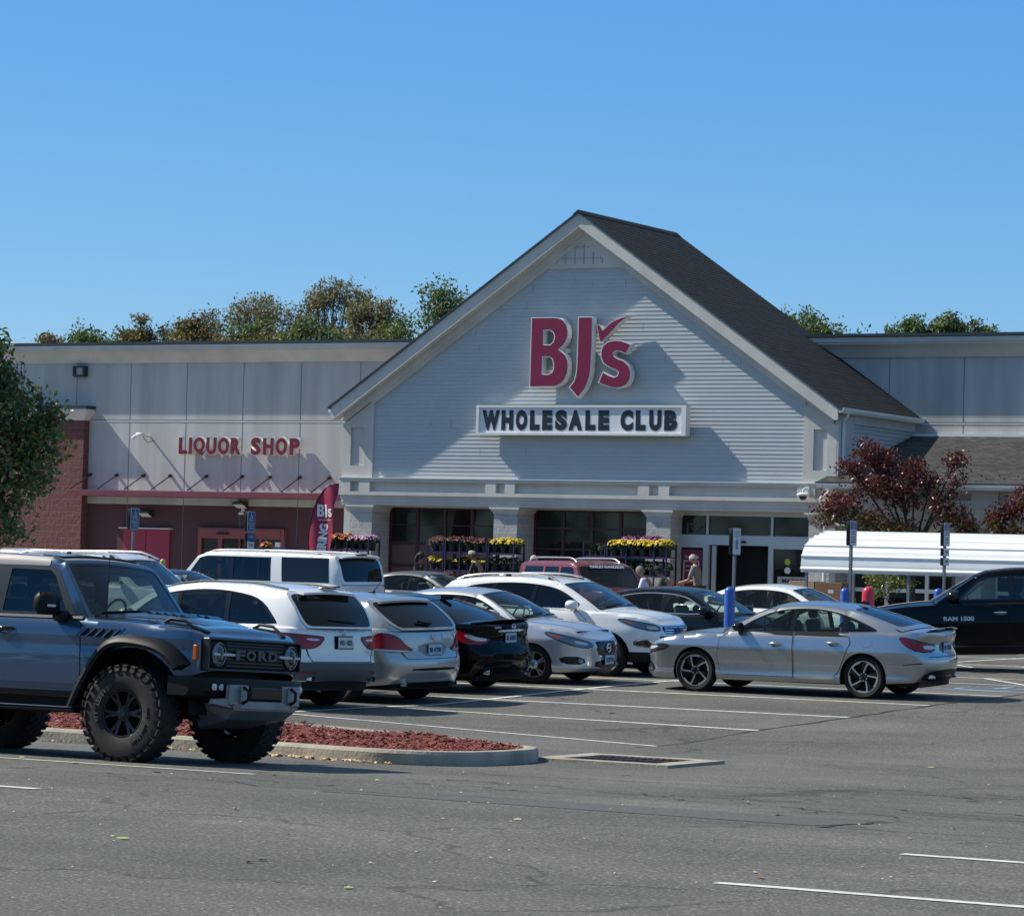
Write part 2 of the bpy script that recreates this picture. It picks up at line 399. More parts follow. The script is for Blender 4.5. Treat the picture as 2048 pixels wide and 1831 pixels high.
while cnt < 9000:
    x, y = random.uniform(-27, -17.8), random.uniform(30.2, 33.7)
    if not inpoly(x, y, inner): continue
    cnt += 1
    a, b, l, w_ = random.uniform(0, pi), random.uniform(-.5, .5), random.uniform(.02, .06), random.uniform(.005, .012)
    d = Vector((cos(a)*cos(b), sin(a)*cos(b), sin(b))); p = Vector((x, y, mz(x, y)+random.uniform(.0, .02))); s_ = Vector((-sin(a), cos(a), random.uniform(-.5,.5)))
    ml.add([p-d*l-s_*w_, p+d*l-s_*w_, p+d*l+s_*w_, p-d*l+s_*w_], [(0,1,2,3)], random.choice((1,1,2,2,3)) if random.random() > .4 else 1)
tag(ml.build('mulch', [M_mulch]+chips, fix=False), 'red wood mulch filling the kerbed island', None, None, 'stuff')

# ---- storm drain
sd = thing('storm_drain', 'rectangular iron storm drain grate in a pale concrete frame beside the island tip', 'drain', (-17.3, 33.5, gz(-17.3, 33.5)))
M_grate = mat('cast_iron', (.10,.075,.075), .6, .3, noise=(20,.3))
f_ = MB(); zt = .035
for (a, b, c_, d) in ((-.62-.1,1.0,-.72,-.5), (-.72,1.0,.52,.74), (-.72,-.46,-.5,.52), (.74,1.0,-.5,.52)): f_.box(a, b, c_, d, -.1, zt)
f_.build('frame', M_kerb, sd)
b_ = MB()
for i in range(15): 
    x = -.44+i*.082; b_.add([(x,-.5,.006),(x+.05,-.5,.03),(x+.05,.52,.03),(x,.52,.006),(x,-.5,-.06),(x+.04,-.5,-.04),(x+.04,.52,-.04),(x,.52,-.06)], [(3,2,1,0),(4,5,6,7),(0,1,5,4),(1,2,6,5),(2,3,7,6),(3,0,4,7)])
b_.box(-.46,.74,-.025,.025,-.02,.033); b_.box(-.46,.74,-.36,-.33,-.02,.031); b_.box(-.46,.74,.33,.36,-.02,.031)
b_.build('grate', M_grate, sd)
MB().box(-.46,.74,-.5,.52,-.6,-.07).build('pit', mat('pit_dark', (.01,.01,.01), .9), sd)
sd.rotation_euler = (0,0,R(0))

# ---- pavement in front of the shop
M_side = mat('sidewalk_concrete', (.34,.33,.30), .85, noise=(2,.15), bump=(25,.3))
sw = MB(); sw.box(-80, 20, 73.6, 90, .1, .485)
tag(sw.build('sidewalk', M_side), 'raised concrete pavement along the shop front', None, None, 'structure')

# ---- fallen leaves
leafm = [mat('leaf_tan', (.55,.40,.20), .7), mat('leaf_brown', (.24,.09,.04), .7), mat('leaf_pale', (.62,.56,.36), .7), mat('leaf_green', (.38,.46,.16), .7)]
def leafmesh(sz):
    mb = MB(); a = [(-1,0,.1),(-.5,.42,.28),(.1,.55,.2),(.7,.3,.32),(1.25,0,.12),(.7,-.35,.05),(.1,-.5,.02),(-.5,-.4,.08)]
    mb.add([(p[0]*sz, p[1]*sz, p[2]*sz+.004) for p in a]+[(0,0,.14*sz+.004)], [(i, (i+1) % 8, 8) for i in range(8)])
    mb.add([(p[0]*sz, p[1]*sz, p[2]*sz+.001) for p in a]+[(0,0,.10*sz+.001)], [((i+1) % 8, i, 8) for i in range(8)])
    return mb
LM = [leafmesh(.036).mesh('fallen_leaf', m) for m in leafm]
LEAVES = [(-10.77, 16.18, 1, 'rusty curled leaf alone on the near asphalt, lower left'), (-10.79, 16.35, 3, 'pale green leaf beside the rusty one, lower left'), (-9.52, 15.28, 3, 'yellow green leaf flat on the asphalt near the bottom edge'), (-13.21, 19.65, 2, 'cream leaf alone on the asphalt below the parked blue truck'), (-11.36, 20.47, 2, 'small cream leaf alone in the middle of the empty aisle'), (-15.07, 26.96, 0, 'tan curled leaf below the tip of the mulch island'), (-15.61, 25.49, 2, 'cream leaf just outside the shadow of the blue off-roader'), (-8.13, 17.61, 1, 'dark red leaf above the nearest white bay line'), (-8.31, 17.92, 2, 'tiny cream leaf above the dark red one at the nearest bay line'), (-8.74, 21.38, 0, 'tan leaf above the second nearest white bay line'), (-14.37, 35.73, 0, 'tan leaf on the asphalt in front of the silver saloon, far right'), (-16.95, 23.95, 2, 'cream leaf on the bay line in front of the blue off-roader'), (-16.44, 25.07, 1, 'dark leaf at the end of the bay line by the blue off-roader'), (-10.78, 23.67, 2, 'cream leaf lying on the crack across the aisle'), (-21.48, 41.39, 1, 'dark crumpled leaf between two white bay lines'), (-9.18, 23.32, 2, 'whitish leaf near the crack at the far right'), (-19.57, 25.39, 0, 'tan leaf by the front bay line at the left edge'), (-18.42, 24.73, 2, 'cream leaf below the bay line left of the truck tyre'), (-12.24, 16.94, 3, 'pale yellow leaf alone on the asphalt near the left edge')]
for x, y, k, lab in LEAVES:
    o = bpy.data.objects.new('fallen_leaf', LM[k]); C.objects.link(o); o.location = (x, y, gz(x, y)+.002); o.rotation_euler = (0, 0, random.uniform(0, 6)); s_ = random.uniform(.7, 1.15); o.scale = (s_, s_, s_)
    tag(o, lab, 'leaf', 'fallen leaves on the asphalt')
lt_ = MB()
for k in range(150):
    x = random.choice((random.uniform(-23, -18.2), random.uniform(-20.6, -18.6))); y = lerp(30.6, 30.4, (x+34)/14)-.03-abs(random.gauss(0, .05))-(.28 if x > -18.9 else (.28*(x+20)/1.1 if x > -20 else 0))
    s_ = random.uniform(.016, .045); a = random.uniform(0, 6); z = gz(x, y)+.004
    P_ = [(x+s_*cos(a+i*pi/3)*(1 if i % 2 else .7), y+s_*sin(a+i*pi/3)*.6, z+random.uniform(0, .03)) for i in range(6)]
    lt_.add(P_+[(x, y, z+.03)], [(i, (i+1) % 6, 6) for i in range(6)], random.choice((0, 0, 1, 2)))
for k in range(420):
    x, y = random.uniform(-17, -3), random.uniform(13.5, 34); s_ = random.uniform(.006, .014); z = gz(x, y)+.004; a = random.uniform(0, 6)
    lt_.add([(x+s_*cos(a+i*pi/2), y+s_*sin(a+i*pi/2), z+random.uniform(0, .008)) for i in range(4)], [(0,1,2,3)], random.choice((0, 2, 2, 1)))
tag(lt_.build('leaf_litter', leafm, fix=False), 'crumbs of dry leaf and grit along the kerb and over the asphalt', None, None, 'stuff')
# ================================================================ the shop
bld = thing('store_building', 'long pale retail building with a big front gable, dark shingle roof and red lower wall', 'building', (-41, 79, .33))
B0 = Vector((-41, 79, .33))
class BM_(MB):
    def build(s, name, mats, parent=None, smooth=None, loc=None, fix=True):
        o = MB.build(s, name, mats, bld if parent is None else parent, smooth, None, fix)
        if parent is None: o.location = -B0
        return o
def prof_wall(xa, xb, prof, mi=0, mb=None):
    """extrude a (y,z) profile along X"""
    mb = mb or BM_(); n = len(prof)
    return mb.add([(xa, y, z) for y, z in prof]+[(xb, y, z) for y, z in prof], [(i, (i+1) % n, n+(i+1) % n, n+i) for i in range(n)]+[tuple(range(n))[::-1], tuple(n+i for i in range(n))], mi)

def streaky(name, col, amt, sc=(1.2,1.2,.12), ns=1.6, rough=.85):
    return mat(name, col, rough, noise=(ns, amt, sc), bump=(14, .12))
M_wall = streaky('wall_stucco', (.45,.455,.44), .16)
M_trim = mat('trim_stucco', (.56,.545,.50), .8, noise=(1.5,.10,(1,1,.4)), bump=(14,.15))
M_red = mat('wall_dark_red', (.085,.034,.038), .8, noise=(.8,.15), bump=(14,.15))
M_joint = mat('wall_joint', (.14,.16,.18), .9)
M_capm = mat('parapet_cap', (.035,.05,.06), .45, .3)
M_white = mat('white_metal', (.72,.73,.71), .4)
M_dark = mat('interior_dark', (.012,.012,.013), .8)
M_canopy = mat('canopy_red', (.17,.04,.055), .45, noise=(2,.1))
M_canopyt = mat('canopy_top', (.36,.17,.17), .4, .2)
M_rod = mat('rod_dark', (.05,.035,.04), .5, .4)
def block_mat(name, col, mortar, bw=.4, bh=.2, rough_b=.6, mort=.012):
    m = bpy.data.materials.new(name); m.use_nodes = True; t = m.node_tree; b = t.nodes['Principled BSDF']; L = t.links.new
    tc = nd(t, 'ShaderNodeTexCoord'); sx = nd(t, 'ShaderNodeSeparateXYZ'); L(tc.outputs['Object'], sx.inputs[0])
    a = nd(t, 'ShaderNodeMath', operation='ADD'); L(sx.outputs[0], a.inputs[0]); L(sx.outputs[1], a.inputs[1])
    cb = nd(t, 'ShaderNodeCombineXYZ'); L(a.outputs[0], cb.inputs[0]); L(sx.outputs[2], cb.inputs[1])
    br = nd(t, 'ShaderNodeTexBrick'); L(cb.outputs[0], br.inputs[0]); br.inputs['Scale'].default_value = 1
    br.inputs['Brick Width'].default_value = bw; br.inputs['Row Height'].default_value = bh; br.inputs['Mortar Size'].default_value = mort
    br.inputs['Color1'].default_value = (*col, 1); br.inputs['Color2'].default_value = (*[c*.86 for c in col], 1); br.inputs['Mortar'].default_value = (*mortar, 1)
    n = nd(t, 'ShaderNodeTexNoise'); n.inputs['Scale'].default_value = 9; n.inputs['Detail'].default_value = 8; n.inputs['Roughness'].default_value = .7; L(tc.outputs['Object'], n.inputs['Vector'])
    mh = nd(t, 'ShaderNodeMath', operation='MULTIPLY_ADD'); L(br.outputs['Fac'], mh.inputs[0]); mh.inputs[1].default_value = -.5; L(n.outputs[0], mh.inputs[2])
    bp = nd(t, 'ShaderNodeBump'); bp.inputs['Strength'].default_value = rough_b; bp.inputs['Distance'].default_value = .06; L(mh.outputs[0], bp.inputs['Height'])
    L(br.outputs['Color'], b.inputs['Base Color']); L(bp.outputs[0], b.inputs['Normal']); b.inputs['Roughness'].default_value = .88
    MATS[name] = m; return m
M_block = block_mat('split_block', (.47,.455,.43), (.53,.52,.49), rough_b=.45)
M_rblock = block_mat('red_split_block', (.17,.06,.055), (.21,.10,.09), rough_b=1.0)
M_glass = mat('shop_glass', (.012,.016,.016), .04, spec=.5, noise=(.8,.8))
def shingle_mat(name, c1, c2, line=.14):
    m = bpy.data.materials.new(name); m.use_nodes = True; t = m.node_tree; b = t.nodes['Principled BSDF']; L = t.links.new
    tc = nd(t, 'ShaderNodeTexCoord'); sx = nd(t, 'ShaderNodeSeparateXYZ'); L(tc.outputs['Object'], sx.inputs[0])
    return m, t, b, L, tc, sx
def shingles(name, along, rise, c1, c2, expo, tab=.3):
    """along/rise: axis index of the courses' run and of the height used to step courses"""
    m, t, b, L, tc, sx = shingle_mat(name, c1, c2)
    cb = nd(t, 'ShaderNodeCombineXYZ'); L(sx.outputs[along], cb.inputs[0]); L(sx.outputs[rise], cb.inputs[1])
    br = nd(t, 'ShaderNodeTexBrick'); L(cb.outputs[0], br.inputs[0]); br.inputs['Scale'].default_value = 1
    br.inputs['Brick Width'].default_value = tab; br.inputs['Row Height'].default_value = expo; br.inputs['Mortar Size'].default_value = .008
    br.inputs['Color1'].default_value = (*c1, 1); br.inputs['Color2'].default_value = (*c2, 1); br.inputs['Mortar'].default_value = (*[c*.35 for c in c1], 1)
    n = nd(t, 'ShaderNodeTexNoise'); n.inputs['Scale'].default_value = 30; n.inputs['Detail'].default_value = 3; L(tc.outputs['Object'], n.inputs['Vector'])
    mx = nd(t, 'ShaderNodeMix', data_type='RGBA', blend_type='MULTIPLY'); mx.inputs[0].default_value = .6; L(br.outputs['Color'], mx.inputs[6]); L(n.outputs['Color'], mx.inputs[7])
    L(mx.outputs[2], b.inputs['Base Color']); b.inputs['Roughness'].default_value = .9; b.inputs['Specular IOR Level'].default_value = .25
    bp = nd(t, 'ShaderNodeBump'); bp.inputs['Strength'].default_value = .6; bp.inputs['Distance'].default_value = .02; L(n.outputs[0], bp.inputs['Height']); L(bp.outputs[0], b.inputs['Normal'])
    return m
M_sh = shingles('roof_shingle', 1, 2, (.060,.062,.064), (.040,.043,.046), .1)
M_sh2 = shingles('low_roof_shingle', 0, 1, (.165,.165,.155), (.095,.097,.095), .14, .22)

# --- main wall, left and right of the gable, red band below
mw = BM_(); mw.box(-90, -8, 82, 120, 3.48, 7.9, 0); mw.box(-90, -48.6, 82.004, 120, 0, 3.476, 1); mw.box(-48.58, -8, 82.004, 119, 0, 3.476, 0)
mw.build('wall', [M_wall, M_red])
jt = BM_()
for x in [-61.53-2.06*k for k in range(6)]+[-59.48,-57.39,-55.33,-53.27,-51.2,-34.43,-32.29,-30.15,-28,-25.9]:
    jt.box(x-.009, x+.009, 81.995, 82.0, 3.49, 7.79)
for x in (-59.48,-57.39,-55.33,-53.27,-51.2): jt.box(x-.01, x+.01, 81.997, 82.0, .5, 3.47)
jt.box(-90, -8, 81.994, 82.0, 6.035, 6.06)
jt.build('wall_joint', M_joint)
jl = BM_(); jl.box(-90, -8, 81.990, 81.9995, 5.995, 6.033); jl.build('joint_bead', M_trim)
cn = BM_(); prof_wall(-90, -8, [(82,7.80),(81.93,7.80),(81.91,7.84),(81.86,7.92),(81.78,8.02),(81.66,8.11),(81.6,8.13),(81.6,8.18),(81.56,8.19),(81.56,8.31),(82,8.31)], 0, cn)
cn.build('cornice', M_trim)
cp = BM_(); prof_wall(-90, -8, [(82.4,8.31),(81.52,8.312),(81.5,8.33),(81.5,8.41),(82.4,8.45)], 0, cp); cp.box(-90,-8,82.4,120,8.2,8.3)
cp.build('parapet_cap', M_capm)
ws = BM_(); ws.box(-90, -8, 81.545, 81.559, 8.285, 8.312); ws.build('drip_edge', M_white)
# brick pier
pr_ = BM_(); pr_.box(-66.5, -61.0, 81.72, 82.002, .4, 6.03); pr_.build('pier', M_rblock)
pc = BM_(); prof = [(0,0),(.03,.0),(.05,.06),(.12,.16),(.19,.22),(.2,.34)]
rings = []
for o, h in prof: rings.append([(-66.6-o, 81.72-o, 6.03+h), (-61.0+o, 81.72-o, 6.03+h), (-61.0+o, 82.001, 6.03+h), (-66.6-o, 82.001, 6.03+h)])
pc.loft(rings); pc.build('pier_cap', M_trim)
pk = BM_(); pk.box(-66.9, -60.78, 81.5, 82.003, 6.37, 6.47); pk.build('pier_coping', M_capm)
# canopy
ca = BM_(); ca.box(-60.95, -48.6, 80.9, 81.998, 3.70, 3.86, 0); ca.box(-60.94, -48.6, 80.905, 81.99, 3.862, 3.875, 1)
co = ca.build('canopy', [M_canopy, M_canopyt])
for x in (-60.88,-59.88,-58.87,-57.88,-56.55,-55.26,-54.25,-53.2,-52.15,-51.1,-50.1):
    MB().tube([(x,81.98,4.37),(x,80.98,3.9)], .019, 6).build('rod', M_rod, co)
    MB().tube([(x,82.0,4.37),(x,81.9,4.345)], .05, 8).build('rod_bracket', M_rod, co)
# red doors + liquor entrance
M_door = mat('red_door', (.30,.018,.045), .45); M_rframe = mat('red_frame', (.26,.055,.055), .5)
for i in range(2):
    d = BM_(); d.box(-59.56+i*.87, -58.70+i*.87-.012*(1-i), 81.95, 82.01, .49, 2.66); od = d.build('door', M_door)
    MB().box(-58.78+i*.16-.02, -58.74+i*.16-.02, 81.9, 81.96, 1.45, 1.58).build('handle', M_white, od)
d = BM_(); d.box(-59.62, -57.78, 81.94, 82.006, 2.66, 2.72); d.build('door_frame', M_door)
d = BM_(); d.box(-59.66, -57.74, 81.84, 82.008, 2.735, 2.765); d.build('door_drip', M_white)
lf = BM_(); lf.plate([(-56.72,.49),(-53.63,.49),(-53.63,2.81),(-56.72,2.81)], [[(a,.55),(b,.55),(b,2.5),(a,2.5)] for a, b in ((-56.6,-55.98),(-55.85,-55.24),(-55.2,-54.5),(-54.42,-53.75))], XZ, 81.86, 82.01)
lf.box(-56.6, -53.75, 81.84, 81.855, 2.58, 2.76)
lfo = lf.build('entrance_frame', M_rframe)
for a, b in ((-56.6,-55.98),(-55.85,-55.24),(-55.2,-54.5),(-54.42,-53.75)):
    q = BM_(); q.box(a, b, 81.93, 81.95, .55, 2.5); q.build('door_glass', M_glass)
q = BM_(); q.box(-53.97, -53.78, 81.91, 81.927, 2.12, 2.42); q.build('notice', M_white)
q = BM_(); q.box(-56.0, -55.6, 81.78, 81.84, 2.62, 2.68); q.build('door_sensor', M_dark)

# --- gable
GL, GR, GC, SL = -48.56, -33.71, -41.13, .679
AP = 11.35
def zr(x, top=AP): return top-abs(x-GC)*SL
# body behind the siding
gb = BM_(); gb.plate([(GL,3.75),(GR,3.75),(GR,6.02),(GC,zr(GC)-.35),(GL,6.02)], [], XZ, 77.03, 81.9); gb.build('gable_wall', M_trim)
# clapboards
M_sid = mat('siding', (.45,.48,.485), .42, noise=(2.2,.035,(1,1,3)))
sd_ = BM_()
def sidebounds(z):
    # rake of the siding field, measured at the wall
    h = (10.93-z)/SL
    l, r = max(-47.58, -41.16-h), min(-34.63, -41.16+h); return l, r
z = 4.215
while z < 9.86:
    z1 = min(z+.107, 9.87); l0, r0 = sidebounds(z); l1, r1 = sidebounds(z1)
    zm = z+(z1-z)*.72; lm, rm = sidebounds(zm); wv = .0015*sin(z*37)
    sd_.add([(l0,76.984+wv,z),(r0,76.984-wv,z),(rm,76.993,zm),(lm,76.993,zm),(r1,76.997,z1),(l1,76.997,z1),(l0,77.03,z),(r0,77.03,z)], [(0,1,2,3),(3,2,4,5),(6,7,1,0)], 0)
    z = z1
for k in range(24):
    zz = 4.215+.107*random.randint(1, 50); l, r = sidebounds(zz+.3)
    x = random.uniform(l+.3, r-.3)
    sd_.add([(x,76.981,zz+.002),(x+.008,76.981,zz+.002),(x+.008,76.992,zz+.105),(x,76.992,zz+.105)], [(0,1,2,3)], 1)
    sd_.add([(x,76.981,zz+.109),(x+.008,76.981,zz+.109),(x+.008,76.992,zz+.212),(x,76.992,zz+.212)], [(0,1,2,3)], 1)
sd_.build('siding', [M_sid, M_joint], fix=False)
# pilasters of the gable with long recesses
for (a, b, ra, rb) in ((GL,-47.58,-48.30,-47.86),(-34.63,GR,-34.36,-33.98)):
    p = BM_(); zz = 4.21
    ta, tb = zr(a)-.62, zr(b)-.62
    p.plate([(a,zz),(b,zz),(b,tb),(a,ta)], [[(ra,4.55),(rb,4.55),(rb,5.6),(ra,5.6)]], XZ, 76.94, 77.04)
    p.box(ra, rb, 77.0, 77.03, 4.55, 5.6)
    p.build('pilaster', M_trim)
# frieze with recessed panels
fr = BM_(); H_ = []
H_.append([(-48.23,3.84),(-47.95,3.84),(-47.95,4.11),(-48.23,4.11)])
for c_ in (-43.47, -38.85): H_.append([(c_-.14,3.84),(c_+.14,3.84),(c_+.14,4.11),(c_-.14,4.11)])
for a, b in ((-47.6,-43.93),(-43.03,-39.32),(-38.4,-34.75)): H_.append([(a,3.84),(b,3.84),(b,4.11),(a,4.11)])
H_.append([(-34.25,3.84),(-33.97,3.84),(-33.97,4.11),(-34.25,4.11)])
fr.plate([(-48.6,3.74),(-33.67,3.74),(-33.67,4.21),(-48.6,4.21)], H_, XZ, 76.86, 77.0)
fr.box(-48.56, -33.70, 76.99, 77.6, 3.745, 4.205)
fr.build('frieze', M_trim)
ar = BM_(); prof_wall(-48.56, -33.7, [(76.91,3.742),(76.91,3.66),(76.94,3.655),(76.94,3.56),(76.97,3.555),(76.97,3.475),(77.6,3.475),(77.6,3.742)], 0, ar); ar.box(-48.52,GR,77.6,81.9,3.44,3.74); ar.build('architrave', M_trim)
fc = BM_(); fc.box(-48.62, -33.66, 76.83, 77.02, 4.205, 4.228); fc.build('flashing', M_white)
# columns
for (a, b) in ((-48.29,-47.58),(-43.72,-43.0),(-39.11,-38.4),(-34.46,-33.75)):
    c_ = BM_(); c_.box(a, b, 77.0, 78.05, .45, 3.29); oc = c_.build('column', M_block)
    k_ = MB(); rings = []
    for o, h in ((0,0),(.02,.0),(.02,.06),(.06,.065),(.06,.12),(.10,.125),(.10,.178)): rings.append([(a-o,77-o,3.292+h),(b+o,77-o,3.292+h),(b+o,78.06,3.292+h),(a-o,78.06,3.292+h)])
    k_.loft(rings); k_.build('capital', M_trim, oc)
# rake boards, soffit and inner trim
for s_ in (-1, 1):
    xe = GC+s_*7.60; rk = BM_()
    t0, t1 = AP, AP-7.60*SL
    rk.add([(GC,76.55,t0-.03),(xe,76.55,t1-.03),(xe,76.55,t1-.36),(xe-s_*.1,76.55,t1-.40+.03),(GC,76.55,t0-.42),
            (GC,76.60,t0-.03),(xe,76.60,t1-.03),(xe,76.60,t1-.36),(xe-s_*.1,76.60,t1-.40+.03),(GC,76.60,t0-.42)],
           [(0,1,2,3,4),(9,8,7,6,5),(0,5,6,1),(1,6,7,2),(2,7,8,3),(3,8,9,4)])
    xi = GC+s_*7.35
    rk.add([(GC,76.6,t0-.42),(xe,76.6,t1-.40),(xe,76.96,t1-.40),(GC,76.96,t0-.42)], [(0,1,2,3)])
    rk.add([(GC,76.82,t0-.41),(xi,76.82,t1-.24),(xi,76.82,t1-.42),(GC,76.82,t0-.57),(GC,76.98,t0-.41),(xi,76.98,t1-.24),(xi,76.98,t1-.42),(GC,76.98,t0-.57)],[(0,1,2,3),(3,2,6,7),(1,5,6,2)])
    xj = GC+s_*6.55
    rk.add([(GC,76.9,t0-.5),(xj,76.9,AP-6.55*SL-.5),(xj,76.9,AP-6.55*SL-.70),(GC,76.9,t0-.72),(GC,76.99,t0-.5),(xj,76.99,AP-6.55*SL-.5),(xj,76.99,AP-6.55*SL-.70),(GC,76.99,t0-.72)],[(0,1,2,3),(3,2,6,7),(1,5,6,2)])
    rk.build('rake_board', M_trim, fix=False)
# attic panel with applied grille lines
at = BM_(); at.plate([(-42.62,9.865),(-39.66,9.865),(-41.13,10.9)], [], XZ, 76.93, 77.02); 
at.build('attic_panel', M_trim)
gl = BM_(); ln = lambda a,b,c_,d: gl.box(a,b,76.915,76.94,c_,d)
for x, z0, z1 in ((-41.42,9.98,10.52),(-41.15,9.98,10.52),(-41.7,9.98,10.30),(-40.87,9.98,10.30),(-41.97,9.98,10.12),(-40.6,9.98,10.12)): ln(x-.01,x+.01,z0,z1)
ln(-41.97,-40.6,10.12,10.14); ln(-41.56,-41.0,10.42,10.44); gl.build('grille', mat('grille_line', (.36,.37,.37), .8))
# roof
def roofside(s_, mi):
    m_ = MB(); xe = GC+s_*7.68; t1 = AP-7.68*SL; Y0, Y1 = 76.50, 82.35; n = 78
    # stepped courses
    vs = []; fs = []
    for i in range(n):
        a, b = i/n, (i+1)/n
        xa, xb = lerp(GC, xe, a), lerp(GC, xe, b); za, zb = lerp(AP, t1, a), lerp(AP, t1, b)
        o = len(vs); up = .010
        vs += [(xa,Y0,za),(xa,Y1,za),(xb,Y1,zb+up),(xb,Y0,zb+up),(xb,Y0,zb),(xb,Y1,zb)]
        fs += [(o,o+3,o+2,o+1) if s_ > 0 else (o,o+1,o+2,o+3), (o+3,o+4,o+5,o+2)]
    m_.add(vs, fs, 0)
    m_.add([(GC,Y0,AP-.05),(xe,Y0,t1-.05),(xe,Y1,t1-.05),(GC,Y1,AP-.05),(GC,Y0,AP+.003),(xe,Y0,t1+.01),(xe,Y1,t1+.01),(GC,Y1,AP+.003)], [(0,1,2,3),(0,4,5,1),(1,5,6,2),(2,6,7,3)], 1)
    return m_
for s_ in (-1, 1):
    m_ = roofside(s_, 0); m_.__class__ = BM_; m_.build('roof', [M_sh, M_capm], fix=False)
rg = BM_(); rg.add([(GC-.16,76.48,AP-.09),(GC,76.48,AP+.035),(GC+.16,76.48,AP-.09),(GC-.16,82.36,AP-.09),(GC,82.36,AP+.035),(GC+.16,82.36,AP-.09)], [(0,1,4,3),(1,2,5,4),(0,2,1),(3,4,5)]); rg.build('ridge_cap', M_sh)
fl = BM_(); xe = GC+7.72; fl.add([(GC+3.2,82.3,zr(GC+3.2)-.02),(xe,82.3,AP-7.72*SL-.02),(xe,82.3,AP-7.72*SL+.10),(GC+3.2,82.3,zr(GC+3.2)+.10),(GC+3.2,82.36,zr(GC+3.2)-.02),(xe,82.36,AP-7.72*SL-.02),(xe,82.36,AP-7.72*SL+.10),(GC+3.2,82.36,zr(GC+3.2)+.10)], [(3,2,1,0),(4,5,6,7),(0,1,5,4),(2,3,7,6),(1,2,6,5)]); 
rr = BM_()
for xa_, xb_ in ((GC, GC+7.7), (GC, GC-7.7)):          # triangle closing the roof's back
    za, zb = zr(xa_), zr(xb_)
    rr.add([(xa_,82.34,za-.05),(xb_,82.34,zb-.05),(xa_,82.34,6.0)], [(0,1,2)])
rr.build('roof_end', M_capm)
# side walls of the gable, right side in view
sw_ = BM_(); z = 4.3
while z < 5.78:
    sw_.add([(GR+.028,77.9,z),(GR+.028,82,z),(GR+.004,82,z+.107),(GR+.004,77.9,z+.107),(GR-.02,77.9,z),(GR-.02,82,z)], [(0,1,2,3),(4,5,1,0)]); z += .107
sw_.build('side_siding', M_sid, fix=False)
cb_ = BM_(); cb_.box(GR-.05, GR+.045, 76.945, 77.9, 4.22, 5.98); cb_.box(GR-.02, GR+.06, 77.9, 82, 5.78, 5.99)
cb_.box(GR-.02, GR+.13, 76.96, 82, 5.99, 6.05); cb_.box(GR-.02, GR+.2, 76.96, 82, 6.05, 6.12); cb_.build('eave_trim', M_trim)
cb_ = BM_(); cb_.box(GL-.2, GL+.03, 76.96, 82, 5.99, 6.12); cb_.build('eave_trim', M_trim)
def gutter(x0, x1, y0, y1, z, axis, name='gutter'):
    g_ = BM_()
    pf = [(0,0),(0,-.10),(.02,-.125),(.09,-.13),(.13,-.06),(.14,0),(.125,0),(.115,-.05),(.02,-.1)]
    n = len(pf)
    if axis == 'y': A = [(x0+p, y0, z+q) for p, q in pf]; Bq = [(x0+p, y1, z+q) for p, q in pf]
    else: A = [(x0, y0-p, z+q) for p, q in pf]; Bq = [(x1, y0-p, z+q) for p, q in pf]
    g_.add(A+Bq, [(i, (i+1) % n, n+(i+1) % n, n+i) for i in range(n)]+[tuple(range(n)), tuple(n+i for i in range(n))])
    return g_.build(name, M_white)
gutter(GR+.2, 0, 76.55, 82.1, 6.135, 'y')
gl2 = BM_(); gl2.box(-48.86,-48.76,76.62,82,6.0,6.1); gl2.build('gutter', M_white)
ds = BM_(); ds.tube([(GR+.27,77.0,6.03),(GR+.26,77.0,5.95),(GR+.09,77.15,5.82),(GR+.09,77.15,5.7),(GR+.09,77.15,4.66),(GR+.16,77.05,4.52)], .042, 8); ds.build('downspout', M_white, smooth=50)
ds = BM_(); ds.tube([(-33.55,76.3,4.2),(-33.55,76.35,4.08),(-33.75,76.55,3.95),(-34.02,76.74,3.84),(-34.02,76.8,3.7),(-34.02,76.85,3.35),(-33.95,76.9,3.2),(-33.95,76.92,.6)], .047, 8); ds.build('downspout', M_white, smooth=50)
# lower shingled roof to the right
lr = BM_(); n = 40; YE, YT = 76.25, 82.0; ZE, ZT = 4.235, 5.69
for i in range(n):
    a, b = i/n, (i+1)/n; ya, yb = lerp(YE, YT, a), lerp(YE, YT, b); za, zb = lerp(ZE, ZT, a), lerp(ZE, ZT, b)
    x0 = -33.95 if yb < 77 else GR
    lr.add([(x0,ya,za+.014),(-8,ya,za+.014),(-8,yb,zb),(x0,yb,zb),(x0,ya,za),(-8,ya,za)], [(0,1,2,3),(4,5,1,0)])
lr.add([(-33.95,YE,ZE-.02),(-8,YE,ZE-.02),(-8,YT,ZT-.02),(-33.95,YE,ZE+.012),(-8,YE,ZE+.012)], [(0,1,4,3)])
lr.build('low_roof', M_sh2, fix=False)
lf2 = BM_(); lf2.box(-33.69, -8, 81.86, 81.99, 5.66, 5.74); lf2.build('roof_flashing', M_white)
lf3 = BM_(); lf3.box(-33.96, -8, 76.2, 76.26, 4.2, 4.243); lf3.build('drip_edge', M_capm)
gutter(-33.9, -8, 76.25, 0, 4.2, 'x')
for r_ in range(2):
    for k in range(12): 
        x = -31.5+.48*k*1.0+.24*r_; y = 76.75+.3*r_; z = lerp(ZE, ZT, (y-YE)/(YT-YE)); sg = BM_(); sg.add([(x-.03,y,z),(x+.03,y,z),(x,y+.06,z+.012),(x,y-.01,z+.06)], [(0,1,3),(1,2,3),(2,0,3)]); sg.build('snow_guard', M_capm, fix=False)
